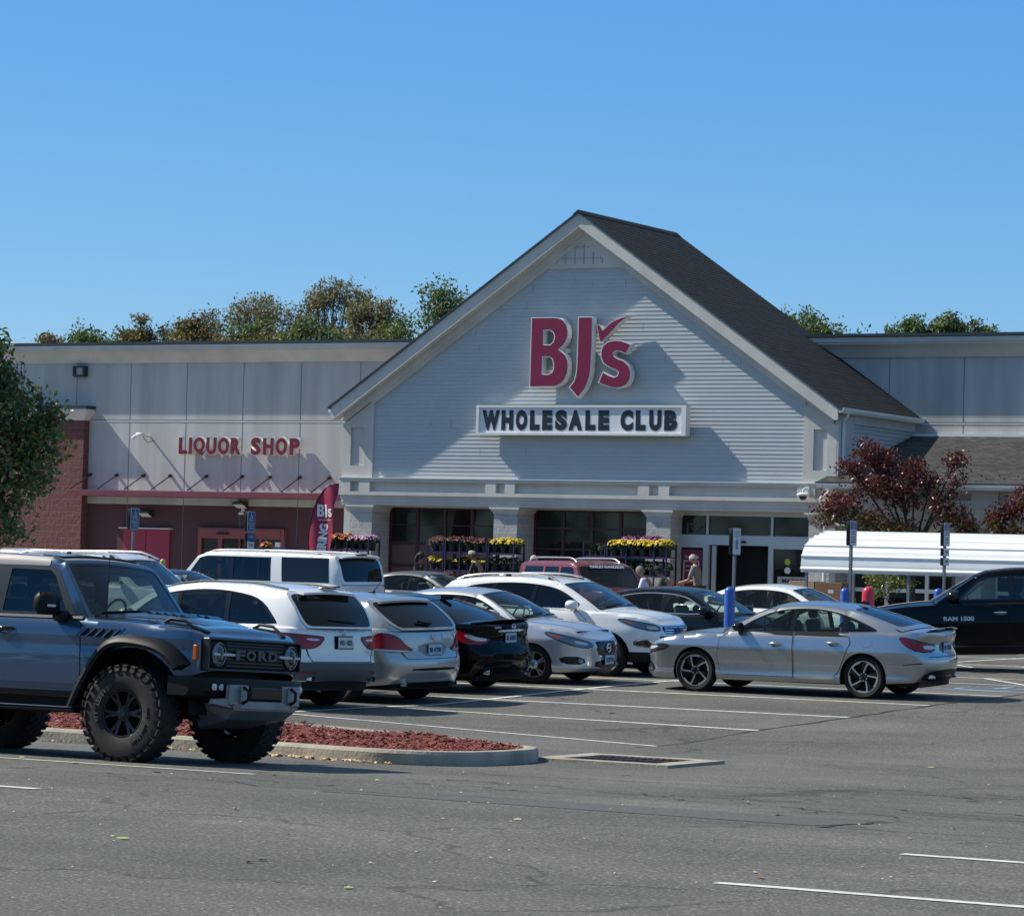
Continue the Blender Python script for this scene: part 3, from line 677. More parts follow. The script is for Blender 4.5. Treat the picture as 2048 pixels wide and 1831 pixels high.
# wall below the low roof
lw = BM_(); H2 = []
x = -33.2
for k in range(8):
    H2.append([(x,3.83),(x+.28,3.83),(x+.28,4.06),(x,4.06)]); H2.append([(x+.62,3.83),(x+3.3,3.83),(x+3.3,4.06),(x+.62,4.06)]); x += 3.9+.1
lw.plate([(GR+.02,3.62),(-8,3.62),(-8,4.2),(GR+.02,4.2)], [h for h in H2 if h[1][0] < -8.2], XZ, 76.6, 76.7)
lw.box(GR+.02, -8, 76.7, 77.4, 3.3, 4.2)
for (y, z0, z1) in ((76.64,3.50,3.617),(76.67,3.38,3.497),(76.70,3.15,3.297)): lw.box(GR+.022, -8, y, 77.2, z0, z1)
lw.box(GR+.02, -8, 77.2, 77.9, 2.9, 3.148)
lw.build('low_wall', M_trim)
for a in (-30.4, -26.9, -23.4): 
    c_ = BM_(); c_.box(a, a+.7, 76.9, 77.9, .45, 3.14); c_.build('column', M_block)
st = BM_()
for a, b in ((-33.7,-30.42),(-29.68,-26.92),(-26.18,-23.42)):
    hs = []; w_ = (b-a)/3
    for i in range(3): hs += [[(a+w_*i+.05,.55),(a+w_*(i+1)-.05,.55),(a+w_*(i+1)-.05,1.5),(a+w_*i+.05,1.5)],[(a+w_*i+.05,1.6),(a+w_*(i+1)-.05,1.6),(a+w_*(i+1)-.05,2.8),(a+w_*i+.05,2.8)]]
    st.plate([(a,.48),(b,.48),(b,2.9),(a,2.9)], hs, XZ, 77.8, 77.9)
st.build('shopfront_frame', M_white)
q = BM_(); q.box(-33.69, -23, 77.86, 77.88, .5, 2.89); q.build('shopfront_glass', M_glass)
q = BM_(); q.box(GR-.3, GR+.02, 76.98, 82, .45, 4.3); q.build('side_wall', M_block)
q = BM_(); q.box(-48.5, -48.3, 77.02, 82, .45, 3.44); q.build('side_wall', M_trim)

# --- overhead glass doors
M_oh = mat('overhead_door', (.06,.020,.024), .5); M_ohp = mat('overhead_panel', (.15,.075,.078), .6)
for (a, b) in ((-47.56,-43.74),(-42.98,-39.13)):
    xs_ = [a+.02+i*.872 for i in range(5)]; xs_ = [x for x in xs_ if x < b-.3]; xs_.append(b)
    rows = [(2.98+.0,3.40,'g'),(2.50,2.95,'g'),(1.88,2.42,'p'),(1.26,1.8,'p'),(.6,1.18,'p')]
    if a > -44: rows = [(2.98,3.40,'g'),(2.42,2.92,'g'),(1.86,2.36,'g'),(1.26,1.8,'p'),(.6,1.18,'p')]
    hs = []; od = None; G_, P_ = [], []
    for (z0, z1, k_) in rows:
        for x0, x1 in zip(xs_, xs_[1:]):
            r_ = [(x0+.05,z0),(x1-.05,z0),(x1-.05,z1),(x0+.05,z1)]; hs.append(r_); (G_ if k_ == 'g' else P_).append(r_)
    f_ = BM_(); f_.plate([(a,.49),(b,.49),(b,3.44),(a,3.44)], hs, XZ, 77.92, 77.99); od = f_.build('overhead_door', M_oh)
    for nm, LL, m_ in (('door_pane', G_, M_glass), ('door_panel', P_, M_ohp)):
        for r_ in LL: MB().box(r_[0][0], r_[1][0], 77.95, 77.965, r_[0][1], r_[2][1]).build(nm, m_, od)
q = BM_(); q.box(-48.3, -33.8, 78.4, 81.9, .49, 3.43); q.build('interior', M_dark)

# --- main entrance between columns 3 and 4
M_alu = mat('aluminium_frame', (.55,.56,.55), .35, .3)
EF = BM_()
hs = [[(-38.52,2.86),(-37.66,2.86),(-37.66,3.36),(-38.52,3.36)],[(-37.6,2.86),(-35.8,2.86),(-35.8,3.36),(-37.6,3.36)],[(-35.74,2.86),(-34.55,2.86),(-34.55,3.36),(-35.74,3.36)],
      [(-38.46,.6),(-37.74,.6),(-37.74,2.52),(-38.46,2.52)],[(-37.58,.48),(-35.86,.48),(-35.86,2.6),(-37.58,2.6)],[(-35.72,.6),(-34.6,.6),(-34.6,2.53),(-35.72,2.53)]]
EF.plate([(-38.6,.47),(-34.44,.47),(-34.44,3.44),(-38.6,3.44)], hs, XZ, 77.62, 77.75)
EF.box(-38.6, -34.44, 77.60, 77.622, 2.6, 2.84); EF.build('entrance_frame', M_alu)
for r_ in hs[:3]+[hs[3], hs[5]]:
    q = BM_(); q.box(r_[0][0], r_[1][0], 77.68, 77.69, r_[0][1], r_[2][1]); q.build('entrance_glass', M_glass)
q = BM_(); q.box(-37.52, -37.40, 77.7, 77.76, .49, 2.58); q.build('sliding_door', M_alu)
q = BM_(); q.box(-36.9, -36.5, 77.52, 77.6, 2.66, 2.72); q.build('door_sensor', M_dark)
M_post = mat('poster_red', (.20,.02,.07), .5)
ps = BM_(); ps.box(-38.36, -37.80, 77.664, 77.676, 1.1, 2.46); po = ps.build('poster', M_post)
text('Club Hours', .10, po, 'lettering', mat('lettering_pale', (.6,.55,.55), .5), (-38.08, 77.66, 2.24), width=.42, bold=.02)
f_ = MB(); f_.plate([(-38.32,1.2),(-37.86,1.2),(-37.86,2.18),(-38.32,2.18)], [[(-38.29,1.23),(-37.89,1.23),(-37.89,2.15),(-38.29,2.15)]], XZ, 77.655, 77.662); f_.build('poster_border', mat('lettering_pale', (0,0,0)), po)
for z_ in (2.02, 1.9, 1.6): MB().box(-38.25, -37.95, 77.656, 77.662, z_, z_+.03).build('poster_line', mat('lettering_pale', (0,0,0)), po)
q = BM_(); q.add([(-38.2,77.67,2.92),(-37.8,77.67,2.92),(-37.8,77.67,3.1),(-38.2,77.67,3.1)], []);
ck_ = BM_(); ck_.plate([(-38.25,2.88),(-37.72,2.88),(-37.72,3.15),(-38.25,3.15)], [[(-38.2,2.9),(-37.77,2.9),(-37.77,3.11),(-38.2,3.11)]], XZ, 77.66, 77.668); ck_.plate([(-38.12,3.03),(-38.0,2.9),(-37.76,3.12),(-37.78,3.14),(-38.0,2.97),(-38.1,3.06)], [], XZ, 77.655, 77.662); ck_.build('glass_decal', mat('decal_grey', (.10,.11,.11), .6))
dc = BM_(); dc.lathe([(0,77.655),(.085,77.655),(.085,77.665)], (-35.32,0,2.2), 'y', 20); dc.build('decal', mat('decal_yellow', (.42,.48,.04), .5))
dc = BM_(); dc.lathe([(0,77.655),(.085,77.655),(.085,77.665)], (-35.32,0,1.98), 'y', 20); dc.build('decal', M_white)
dc = BM_(); dc.box(-35.6,-34.7,77.655,77.67,1.62,1.82); dco = dc.build('decal', mat('decal_panel', (.38,.38,.38), .6)); text('MARKET', .13, dco, 'lettering', M_dark, (-35.12,77.65,1.67), width=.7, bold=.02)

# ================================================================ things on the wall
def wall_at(t): return t
# logo sign
M_sred = mat('sign_red', (.21,.008,.046), .35, noise=(3,.08)); M_swhite = mat('sign_white', (.74,.75,.72), .4)
LG = {
'b':([(-42.53,8.55),(-41.86,8.55),(-41.69,8.53),(-41.56,8.48),(-41.45,8.36),(-41.4,8.19),(-41.4,8.01),(-41.46,7.87),(-41.55,7.76),(-41.66,7.68),(-41.55,7.62),(-41.45,7.54),(-41.38,7.39),(-41.36,7.21),(-41.38,7.03),(-41.47,6.85),(-41.6,6.74),(-41.76,6.69),(-42.53,6.68)],
     [[(-42.13,8.19),(-41.94,8.19),(-41.85,8.13),(-41.81,8.02),(-41.84,7.9),(-41.93,7.82),(-42.13,7.82)],[(-42.14,7.48),(-41.94,7.48),(-41.86,7.43),(-41.82,7.31),(-41.82,7.16),(-41.87,7.07),(-41.98,7.03),(-42.15,7.04)]]),
'j':([(-41.11,8.55),(-40.67,8.55),(-40.66,7.91),(-40.68,7.16),(-40.7,7.0),(-40.77,6.77),(-40.87,6.59),(-41.05,6.39),(-41.33,6.67),(-41.19,6.84),(-41.14,7.0),(-41.12,7.16),(-41.11,7.91)], []),
'check':([(-40.55,8.34),(-40.46,8.33),(-40.37,8.18),(-40.12,8.39),(-39.92,8.48),(-39.60,8.55),(-39.87,8.37),(-40.11,8.12),(-40.40,7.86),(-40.45,7.90),(-40.5,8.12)], []),
's':([(-39.5,7.81),(-39.64,7.54),(-39.84,7.61),(-39.95,7.62),(-40.02,7.58),(-40.01,7.51),(-39.93,7.45),(-39.71,7.38),(-39.56,7.25),(-39.49,7.07),(-39.5,6.89),(-39.6,6.73),(-39.76,6.66),(-39.94,6.64),(-40.16,6.68),(-40.46,6.79),(-40.33,7.09),(-40.15,7.0),(-40.0,6.95),(-39.9,6.98),(-39.87,7.06),(-39.94,7.12),(-40.14,7.19),(-40.32,7.3),(-40.4,7.45),(-40.41,7.61),(-40.36,7.77),(-40.21,7.88),(-40.03,7.92),(-39.81,7.91)], [])}
ls = thing('logo_sign', 'raised crimson letters B J s with a check mark, edged white, high on the gable', 'sign', (-41.1, 76.7, 6.4))
OFF = Vector((41.1, -76.7, -6.4))
def at_off(x, z, y): return (x+OFF.x, y+OFF.y, z+OFF.z)
for k, (o_, h_) in LG.items():
    m_ = MB(); m_.plate(o_, h_, at_off, 76.62, 76.84); lo = m_.build('letter_case', M_swhite, ls)
    ins = .014 if k == 'check' else .026
    m_ = MB(); m_.plate(inset(o_, ins), [inset(h, -ins) for h in h_], at_off, 76.612, 76.625); m_.build('letter_face', M_sred, lo)
    m_ = MB(); xs_ = [p[0] for p in o_]; zs_ = [p[1] for p in o_]; cx, cz = (min(xs_)+max(xs_))/2, (min(zs_)+max(zs_))/2
rw = MB(); rw.box(-42.4+41.1, -41.5+41.1, .13, .27, 1.2, 1.32); rw.build('mounting_rail', M_swhite, ls)
# box sign
bs = thing('box_sign', 'long white box sign reading WHOLESALE CLUB in dark letters below the logo', 'sign', (-41.0, 76.7, 5.4))
m_ = MB(); m_.plate([(-3.13,.0),(3.16,.0),(3.16,.80),(-3.13,.80)], [[(-3.05,.06),(3.03,.06),(3.03,.74),(-3.05,.74)]], lambda x, z, y: (x, y, z), -.10, .16); m_.build('sign_frame', M_swhite, bs)
m_ = MB(); m_.box(-3.06, 3.04, -.05, .15, .05, .75); pf = m_.build('sign_face', mat('sign_face', (.72,.74,.74), .4, noise=(1.2,.1)), bs)
M_ink = mat('sign_ink', (.012,.018,.028), .4)
for ch, x0, x1 in (('W',178,325),('H',338,437),('O',457,553),('L',575,655),('E',677,760),('S',783,880),('A',893,1005),('L',1030,1112),('E',1135,1223),('C',1313,1415),('L',1435,1515),('U',1543,1640),('B',1662,1765)):
    u0, u1 = [-43.96+(q_-178)*.003686+41.0 for q_ in (x0, x1)]
    text(ch, .7, pf, 'letter', M_ink, ((u0+u1)/2, -.056, .132 if ch not in 'OSCU' else .126), width=u1-u0, height=.535 if ch not in 'OSCU' else .55, bold=.075)
# liquor sign
lq = thing('letter_sign', 'raised dark red letters LIQUOR SHOP on the pale wall above the canopy', 'sign', (-55.3, 81.9, 5.02))
M_lred = mat('letter_red', (.17,.008,.022), .4)
for ch, x0, x1 in (('L',150,238),('I',260,290),('Q',312,428),('U',450,555),('O',577,690),('R',712,815),('S',928,1030),('H',1057,1165),('O',1190,1307),('P',1337,1440)):
    u0, u1 = [-57.43+(q_-155)*.003367+55.3 for q_ in (x0, x1)]; e_ = .01 if ch in 'OUSQ' else 0; h_ = .50+2*e_+(.03 if ch == 'Q' else 0); z_ = .0-e_-(.03 if ch == 'Q' else 0)
    o1 = text(ch, .66, lq, 'letter_case', M_swhite, ((u0+u1)/2, -.07, z_-.02), width=u1-u0+.05, height=h_+.045, bold=.055, depth=.12)
    text(ch, .66, o1, 'letter_face', M_lred, ((u0+u1)/2-.008, -.14, z_), width=u1-u0, height=h_, bold=.045, depth=.02)
# flood light
f_ = thing('flood_light', 'square dark flood light high on the pale wall at the left', 'light', (-61.35, 82, 7.55))
MB().plate([(-.22,-.17),(.22,-.17),(.22,.17),(-.22,.17)], [[(-.15,-.11),(.15,-.11),(.15,.11),(-.15,.11)]], lambda x, z, y: (x, y, z), -.2, 0).build('housing', M_capm, f_)
MB().box(-.15,.15,-.12,-.05,-.11,.11).build('lens', mat('lamp_lens', (.45,.43,.36), .3), f_)
for (x, z, lab) in ((-58.68,3.21,'small black wall lamp above the red double doors'),(-55.22,3.53,'black wall lamp above the shop entrance with the red frame')):
    w_ = thing('wall_lamp', lab, 'light', (x, 82, z), group='lamps under the canopy')
    m_ = MB(); m_.add([(-.2,-.02,.1),(.2,-.02,.1),(.2,-.3,.06),(-.2,-.3,.06),(-.2,-.02,-.12),(.2,-.02,-.12),(.2,-.3,.0),(-.2,-.3,.0)], [(0,1,2,3),(0,4,5,1),(1,5,6,2),(3,2,6,7),(0,3,7,4)]); m_.build('housing', M_capm, w_)
    m_ = MB(); m_.add([(-.18,-.04,-.115),(.18,-.04,-.115),(.18,-.29,-.008),(-.18,-.29,-.008)], [(0,1,2,3)]); m_.build('lens', mat('lamp_lens2', (.7,.68,.6), .3), w_)
def dome_cam(x, y, z, lab, s_=1, arm=.28):
    c_ = thing('security_camera', lab, 'camera', (x, y, z), group='security cameras')
    m_ = MB(); m_.tube([(0,0,.12),(0,-arm*.6,.14),(0,-arm,.10),(0,-arm,.0)], .022*s_, 8); m_.box(-.05,.05,-.03,0,.04,.2); m_.build('arm', M_white, c_, smooth=50)
    m_ = MB(); m_.lathe([(0,.05),(.07*s_,.04),(.13*s_,0),(.13*s_,-.03),(.10*s_,-.05)], (0,-arm,0)); m_.build('shroud', M_white, c_, smooth=40)
    m_ = MB(); m_.ball((0,-arm,-.05), .085*s_, 14, 8); m_.build('dome', mat('cam_dome', (.02,.02,.02), .08), c_, smooth=80)
dome_cam(-34.45, 76.86, 3.93, 'white dome camera on an arm at the right end of the gable frieze', 1.25)
dome_cam(-55.2, 82, 3.27, 'small dome camera under the wall lamp at the red framed entrance', .7, .1)
c_ = thing('security_camera', 'white twin camera on a wall bracket left of the red wall lettering', 'camera', (-58.7, 82, 5.55), group='security cameras')
m_ = MB(); m_.tube([(0,0,0),(-.02,-.5,.02)], .035, 8); m_.bbox(-.12,.14,-.62,-.45,-.03,.09,.02); m_.build('bracket', M_white, c_, smooth=50)
for dx, dz in ((-.2,-.03),(-.12,.03)):
    m_ = MB(); m_.tube([(0,-.52,.02),(dx,-.55,dz)], .02, 8); m_.ball((dx-.04,-.56,dz-.05), .055, 12, 8); m_.build('camera_head', M_white, c_, smooth=50)
m_ = MB(); m_.tube([(.08,-.5,-.02),(.12,-.3,-.2),(.16,-.02,-.12)], .01, 6); m_.build('cable', M_rod, c_)
# ================================================================ cars
def glassmat(name, tint, gloss=.02):
    if name in MATS: return MATS[name]
    m = bpy.data.materials.new(name); m.use_nodes = True; t = m.node_tree; t.nodes.clear(); L = t.links.new
    o = nd(t, 'ShaderNodeOutputMaterial'); tr = nd(t, 'ShaderNodeBsdfTransparent'); tr.inputs[0].default_value = (*tint, 1)
    gl = nd(t, 'ShaderNodeBsdfGlossy'); gl.inputs['Roughness'].default_value = gloss; gl.inputs[0].default_value = (.9,.95,1,1)
    lw = nd(t, 'ShaderNodeLayerWeight'); pw = nd(t, 'ShaderNodeMath', operation='POWER'); pw.inputs[1].default_value = 4.5     # Schlick, the same from both sides
    L(lw.outputs['Facing'], pw.inputs[0]); mr = nd(t, 'ShaderNodeMath', operation='MULTIPLY_ADD'); mr.inputs[1].default_value = .85; mr.inputs[2].default_value = .045
    lw.inputs[0].default_value = .5
    L(pw.outputs[0], mr.inputs[0]); mx = nd(t, 'ShaderNodeMixShader'); L(mr.outputs[0], mx.inputs[0]); L(tr.outputs[0], mx.inputs[1]); L(gl.outputs[0], mx.inputs[2]); L(mx.outputs[0], o.inputs[0])
    MATS[name] = m; return m
G_clear = glassmat('car_glass', (.66,.78,.72)); G_tint = glassmat('car_glass_tint', (.035,.04,.045)); G_mid = glassmat('car_glass_mid', (.30,.36,.35))
K_blk = mat('car_black_plastic', (.007,.007,.008), .5, spec=.25); K_gloss = mat('car_gloss_black', (.008,.008,.010), .12)
K_rub = mat('tyre_rubber', (.007,.007,.008), .9, noise=(30,.3)); K_chr = mat('chrome', (.75,.75,.76), .12, 1.0); K_alu = mat('alloy', (.62,.63,.64), .28, .9)
K_seam = mat('panel_gap', (.006,.006,.007), .9); K_int = mat('car_interior', (.03,.03,.032), .8); K_seat = mat('car_seat', (.055,.053,.050), .8)
K_red = mat('tail_lamp', (.30,.002,.010), .15); K_dred = mat('tail_lamp_dark', (.09,.003,.01), .15, coat=1.); K_wht = mat('lamp_clear', (.55,.56,.58), .15, coat=1.)
K_lens = mat('headlamp', (.13,.15,.17), .10, .4, coat=1.); K_dk = mat('headlamp_dark', (.05,.055,.06), .1, .3, coat=1.); K_amb = mat('amber_lens', (.45,.10,.01), .2, emit=None)
K_plate = mat('plate_blue', (.42,.55,.68), .5); K_plin = mat('plate_ink', (.02,.03,.10), .5); K_pw = mat('plate_white', (.62,.66,.66), .5)
def paint(name, col, metal=0., rough=.35):
    return mat(name, col, rough, metal, coat=1.)
P_white = paint('paint_white', (.80,.80,.78), 0, .25)
P_silver = paint('paint_silver', (.39,.405,.425), .8, .27)
P_silver2 = paint('paint_champagne', (.45,.46,.45), .65, .32)
P_black = mat('paint_black', (.002,.0025,.004), .10, 0, spec=.22)
P_navy = mat('paint_dark', (.004,.006,.011), .10, 0, spec=.42)
P_blue = paint('paint_slate_blue', (.038,.080,.145), .45, .26)
P_redc = paint('paint_red', (.20,.035,.04), .3, .3)
P_silver3 = paint('paint_bright_silver', (.56,.58,.60), .5, .3)
P_grey = paint('paint_grey', (.16,.16,.165), .5, .33)

class Car:
    def __init__(s, sp): s.sp = sp; s.prep()
    def prep(s):
        sp = s.sp
        half = smoothloop(sp['plan'], 3, False)
        # densify
        pts = []
        for a, b in zip(half, half[1:]):
            k = max(1, int(hypot(b[0]-a[0], b[1]-a[1])/.045))
            pts += [(lerp(a[0], b[0], i/k), lerp(a[1], b[1], i/k)) for i in range(k)]
        pts.append(half[-1]); s.o = pts
        s.l = [0]
        for a, b in zip(pts, pts[1:]): s.l.append(s.l[-1]+hypot(b[0]-a[0], b[1]-a[1]))
        s.L = s.l[-1]
        # normals, softened so that decals on the corners stay even
        s.n = []
        for i in range(len(pts)):
            a, b = pts[max(0, i-2)], pts[min(len(pts)-1, i+2)]; dx, dy = b[0]-a[0], b[1]-a[1]; q = hypot(dx, dy)
            nx, ny = -dy/q, dx/q
            if nx*pts[i][0]+ny*pts[i][1] < 0: nx, ny = -nx, -ny
            if i == 0: nx, ny = 1, 0
            if i == len(pts)-1: nx, ny = -1, 0
            s.n.append((nx, ny))
    def at(s, l):
        l = max(0, min(s.L, l)); lo, hi = 0, len(s.l)-1
        while hi-lo > 1:
            m = (lo+hi)//2
            if s.l[m] <= l: lo = m
            else: hi = m
        t = (l-s.l[lo])/(s.l[hi]-s.l[lo]+1e-9)
        return (lerp(s.o[lo][0], s.o[hi][0], t), lerp(s.o[lo][1], s.o[hi][1], t), lerp(s.n[lo][0], s.n[hi][0], t), lerp(s.n[lo][1], s.n[hi][1], t))
    def lx(s, x):
        """length parameter of the outline where it passes x"""
        for i in range(len(s.o)-1):
            if s.o[i][0] >= x >= s.o[i+1][0]:
                d = s.o[i][0]-s.o[i+1][0]
                return s.l[i]+(s.l[i+1]-s.l[i])*((s.o[i][0]-x)/d if d > 1e-9 else 0)
        return 0 if x > 0 else s.L
    def sh(s, x): return sinterp(-x, [(-a, b) for a, b in s.sp['sh']])
    def cr(s, x): return sinterp(-x, [(-a, b) for a, b in s.sp['crown']])
    def bot(s, x): return interp(-x, [(-a, b) for a, b in s.sp['bot']])
    def surf(s, l, z, off=0., side=1):
        if l < 0: l, side = -l, -side
        x, y, nx, ny = s.at(l); sp = s.sp
        zt = s.sh(x)
        d = interp(z, sp['ds'])*ny*ny+interp(z, sp['df'])*max(nx, 0)**2+interp(z, sp['dr'])*max(-nx, 0)**2
        for (xf_, zz, w_, amp) in sp.get('crease', ()): pass
        e = sp.get('edge', .05); u = (z-(zt-e))/e
        if u > 0: d -= e*.8*(1-math.sqrt(max(0, 1-min(1, u)**2)))
        d += off
        return Vector((x+nx*d, side*max(0, y+ny*d) if y > .001 or ny > .01 else 0, z))
    def sside(s, x, z, off=0., side=1): return s.surf(s.lx(x), z, off, side)
    def cap(s, x, w, off=0.):
        zt = s.sh(x); p = s.sside(x, zt)
        return Vector((p.x, p.y*w, zt+s.cr(x)*(1-w*w)**s.sp.get('cpow', 1)+off))
    # greenhouse
    def rail(s, x): return sinterp(-x, [(-a, b) for a, b in s.rl])
    def gside(s, x, z, off=0., side=1):
        sp = s.sp; zb = s.sh(x); yb = s.sside(min(max(x, sp['gx'][0]), sp['gx'][1]), s.sh(min(max(x, sp['gx'][0]), sp['gx'][1]))).y-sp.get('ledge', .01)
        h = z-zb; t = sp['tum'][0]*h+sp['tum'][1]*h*h
        zr_ = s.rail(x); e = .07; u = (z-(zr_-e))/e
        if u > 0: t += .06*(1-math.sqrt(max(0, 1-min(1, u)**2)))
        return Vector((x, side*(yb-t+off), z))
    def build(s, name, label, cat, loc, rz, paint_, group=None):
        sp = s.sp
        s.t = thing(name, label, cat, loc, rz, group); s.p = paint_
        ws, roof, rw = sp['ws'], sp['roof'], sp['rw']
        s.rl = [ws[-1]]+roof+[rw[0]]
        if s.rl[0][0] == s.rl[1][0]: s.rl = s.rl[1:]
        sp['gx'] = (rw[-1][0], ws[0][0])
        m = MB()
        # -- wall
        zs = [sp['z0']+i*.045 for i in range(int((sp['z1']-sp['z0'])/.045)+2)]
        for q in sp.get('zl', ()): zs += [q-.004, q+.004]
        zs = sorted(zs); W = sp['wheel']
        cols = list(s.l)
        for xw in (W['xf'], W['xr']):
            for k in range(-24, 25):
                cols.append(s.lx(xw+W['ra']*sin(pi/2*k/24)))
            cols += [s.lx(xw+W['ra']+.004), s.lx(xw-W['ra']-.004)]
        cols = sorted(set(round(c, 5) for c in cols)); nC = len(cols)
        def zbot(l):
            x, y, nx, ny = s.at(l); zb = s.bot(x)
            if ny > .5:
                for xw in (W['xf'], W['xr']):
                    d = abs(x-xw)
                    if d <= W['ra']+.0005: zb = max(zb, W['R']+W.get('az', 0)+math.sqrt(max(0, W['ra']**2-d*d)))
            return zb
        for side in (1, -1):
            vs = []; nz = len(zs)
            for l in cols:
                x = s.at(l)[0]; zb, zt = zbot(l), s.sh(x)
                vs.append(s.surf(l, zb, -.07, side))
                for z in zs: vs.append(s.surf(l, min(max(z, zb), zt), 0, side))
                vs.append(s.surf(l, zt, 0, side))
            r = nz+2; fs = []; low = []
            for i in range(nC-1):
                for j in range(r-1):
                    q = (i*r+j, (i+1)*r+j, (i+1)*r+j+1, i*r+j+1)
                    if side < 0: q = q[::-1]
                    zc = (vs[q[0]].z+vs[q[2]].z)/2
                    (low if (j == 0 or zc < sp.get('clad', -1)) else fs).append(q)
            m.add(vs, fs, 0); m.add(vs, low, 1)
        # -- hood / deck cap
        rows = [c for c in cols]; K = 10; vs = []; fs = []; fi = []
        xa, xb = ws[0][0]-.03, rw[-1][0]+.03
        for l in rows:
            x = s.at(l)[0]; p = s.surf(l, s.sh(x))
            for k in range(-K, K+1):
                w_ = k/K; vs.append((p.x, p.y*w_, p.z+s.cr(x)*(1-w_*w_)))
        r = 2*K+1
        for i in range(len(rows)-1):
            xm = (vs[i*r][0]+vs[(i+1)*r][0])/2
            for j in range(r-1):
                (fi if xb < xm < xa and 1 <= j < r-2 else fs).append((i*r+j, i*r+j+1, (i+1)*r+j+1, (i+1)*r+j))
        m.add(vs, fs, 0); m.add([(v[0], v[1], v[2]-.10 if True else v[2]) for v in vs], fi, 2)
        # -- greenhouse sides
        bel = lambda x: s.sh(x)-.012
        xs_ = [lerp(rw[-1][0], ws[0][0], i/14) for i in range(1, 14)]
        N_ = 10
        rlp = [(lerp(s.rl[0][0], s.rl[-1][0], i/N_), 0) for i in range(N_+1)]; rlp = [(x, s.rail(x)) for x, _ in rlp]
        outline = list(ws[:-1])+rlp+list(rw[1:])
        outline = [(ws[0][0], bel(ws[0][0]))]+outline[1:-1]+[(rw[-1][0], bel(rw[-1][0]))]+[(x, bel(x)) for x in xs_]
        s.outline = outline
        dlo = sp['dlo']; wins = sp['wins']
        if sp.get('smooth_dlo', 1): dlo = smoothloop(dlo, 2)
        dl = dens(dlo, .06); fr_mat = 0
        for side in (1, -1):
            m.plate(dens(outline, .05), [dl], lambda x, z, d, sd=side: s.gside(x, z, d, sd), 0, -.02, sp.get('gmat', 0), .12, sides=False, extra=[(lerp(s.rl[0][0]-.03, s.rl[-1][0]+.03, i/40), s.rail(lerp(s.rl[0][0]-.03, s.rl[-1][0]+.03, i/40))-o_) for i in range(41) for o_ in (.012, .03, .055)])
        # windshield / rear patches
        def patch(line, b0, b1, c0, c1, sgn):
            tot = [0]
            for a, b in zip(line, line[1:]): tot.append(tot[-1]+hypot(b[0]-a[0], b[1]-a[1]))
            def f(w, q, off=0.):
                q_ = max(0, min(1, q)); l = q_*tot[-1]; i = 0
                while i < len(line)-2 and tot[i+1] < l: i += 1
                t = (l-tot[i])/(tot[i+1]-tot[i]); x, z = lerp(line[i][0], line[i+1][0], t), lerp(line[i][1], line[i+1][1], t)
                Y = s.gside(x, z).y
                dx, dz = line[-1][0]-line[0][0], line[-1][1]-line[0][1]; n_ = hypot(dx, dz); ox, oz = abs(dz)/n_*sgn, abs(dx)/n_
                e = 1-w*w
                return Vector((x+sgn*lerp(b0, b1, q_)*e+ox*off, w*Y, z+lerp(c0, c1, q_)*e+oz*off))
            return f
        bw = sp['bow']  # (cowl, roof front, roof rear, rear base)
        cR = sp['rcrown']
        rc = sp.get('rccap', s.cr(rw[-1][0]))
        FW = patch(list(ws), bw[0], bw[1], s.cr(ws[0][0]+.05)-.005, cR, 1)
        FR = patch(list(rw)[::-1], bw[3], bw[2], rc, cR, -1)
        s.FW, s.FR = FW, FR
        def rrect(a, b, c_, d, r_=.05, ry=None):
            ry = ry or r_; o = []
            for (cx, cy, a0) in ((b-r_, d-ry, 0), (a+r_, d-ry, 90), (a+r_, c_+ry, 180), (b-r_, c_+ry, 270)):
                for k in range(4): t = R(a0+30*k); o.append((cx+r_*cos(t), cy+ry*sin(t)))
            return o
        s.rrect = rrect
        full = dens([(-1,0),(1,0),(1,1),(-1,1)], .12)
        wf = dens(rrect(-.93,.93,sp.get('ws0', .03),.94,.07,.05), .12)
        rq = sp.get('rwin', (-.86,.86,.10,.93)); rf = dens(rrect(*rq, .10, .08), .12)
        m.plate(full, [wf], lambda w, q, d: FW(w, q, d), 0, 0, sp.get('gmat', 0), .14, sides=False)
        m.plate(full, [rf], lambda w, q, d: FR(w, q, d), 0, 0, 0, .14, sides=False)
        # roof skin
        K = 12; NR = 14; vs = []; fs = []; x0, x1 = s.rl[0][0], s.rl[-1][0]
        for i in range(NR+1):
            t = i/NR; x = lerp(x0, x1, t); z = s.rail(x); Y = s.gside(x, z).y
            bx = lerp(bw[1], -bw[2], t)
            for k in range(-K, K+1): w_ = k/K; vs.append((x+bx*(1-w_*w_), w_*Y, z+cR*(1-w_*w_)))
        r = 2*K+1
        for i in range(NR):
            for j in range(r-1): fs.append((i*r+j, i*r+j+1, (i+1)*r+j+1, (i+1)*r+j))
        m.add(vs, fs, sp.get('rmat', 0)); s.rooff = lambda x, w_, o=0: Vector((x+lerp(bw[1], -bw[2], (x0-x)/(x0-x1))*(1-w_*w_), w_*s.gside(x, s.rail(x)).y, s.rail(x)+cR*(1-w_*w_)+o))
        s.body = m.build('body', [paint_, K_blk, K_int]+sp.get('xm', []), s.t, smooth=38)
        # -- glass
        trim = sp.get('trim', K_gloss)
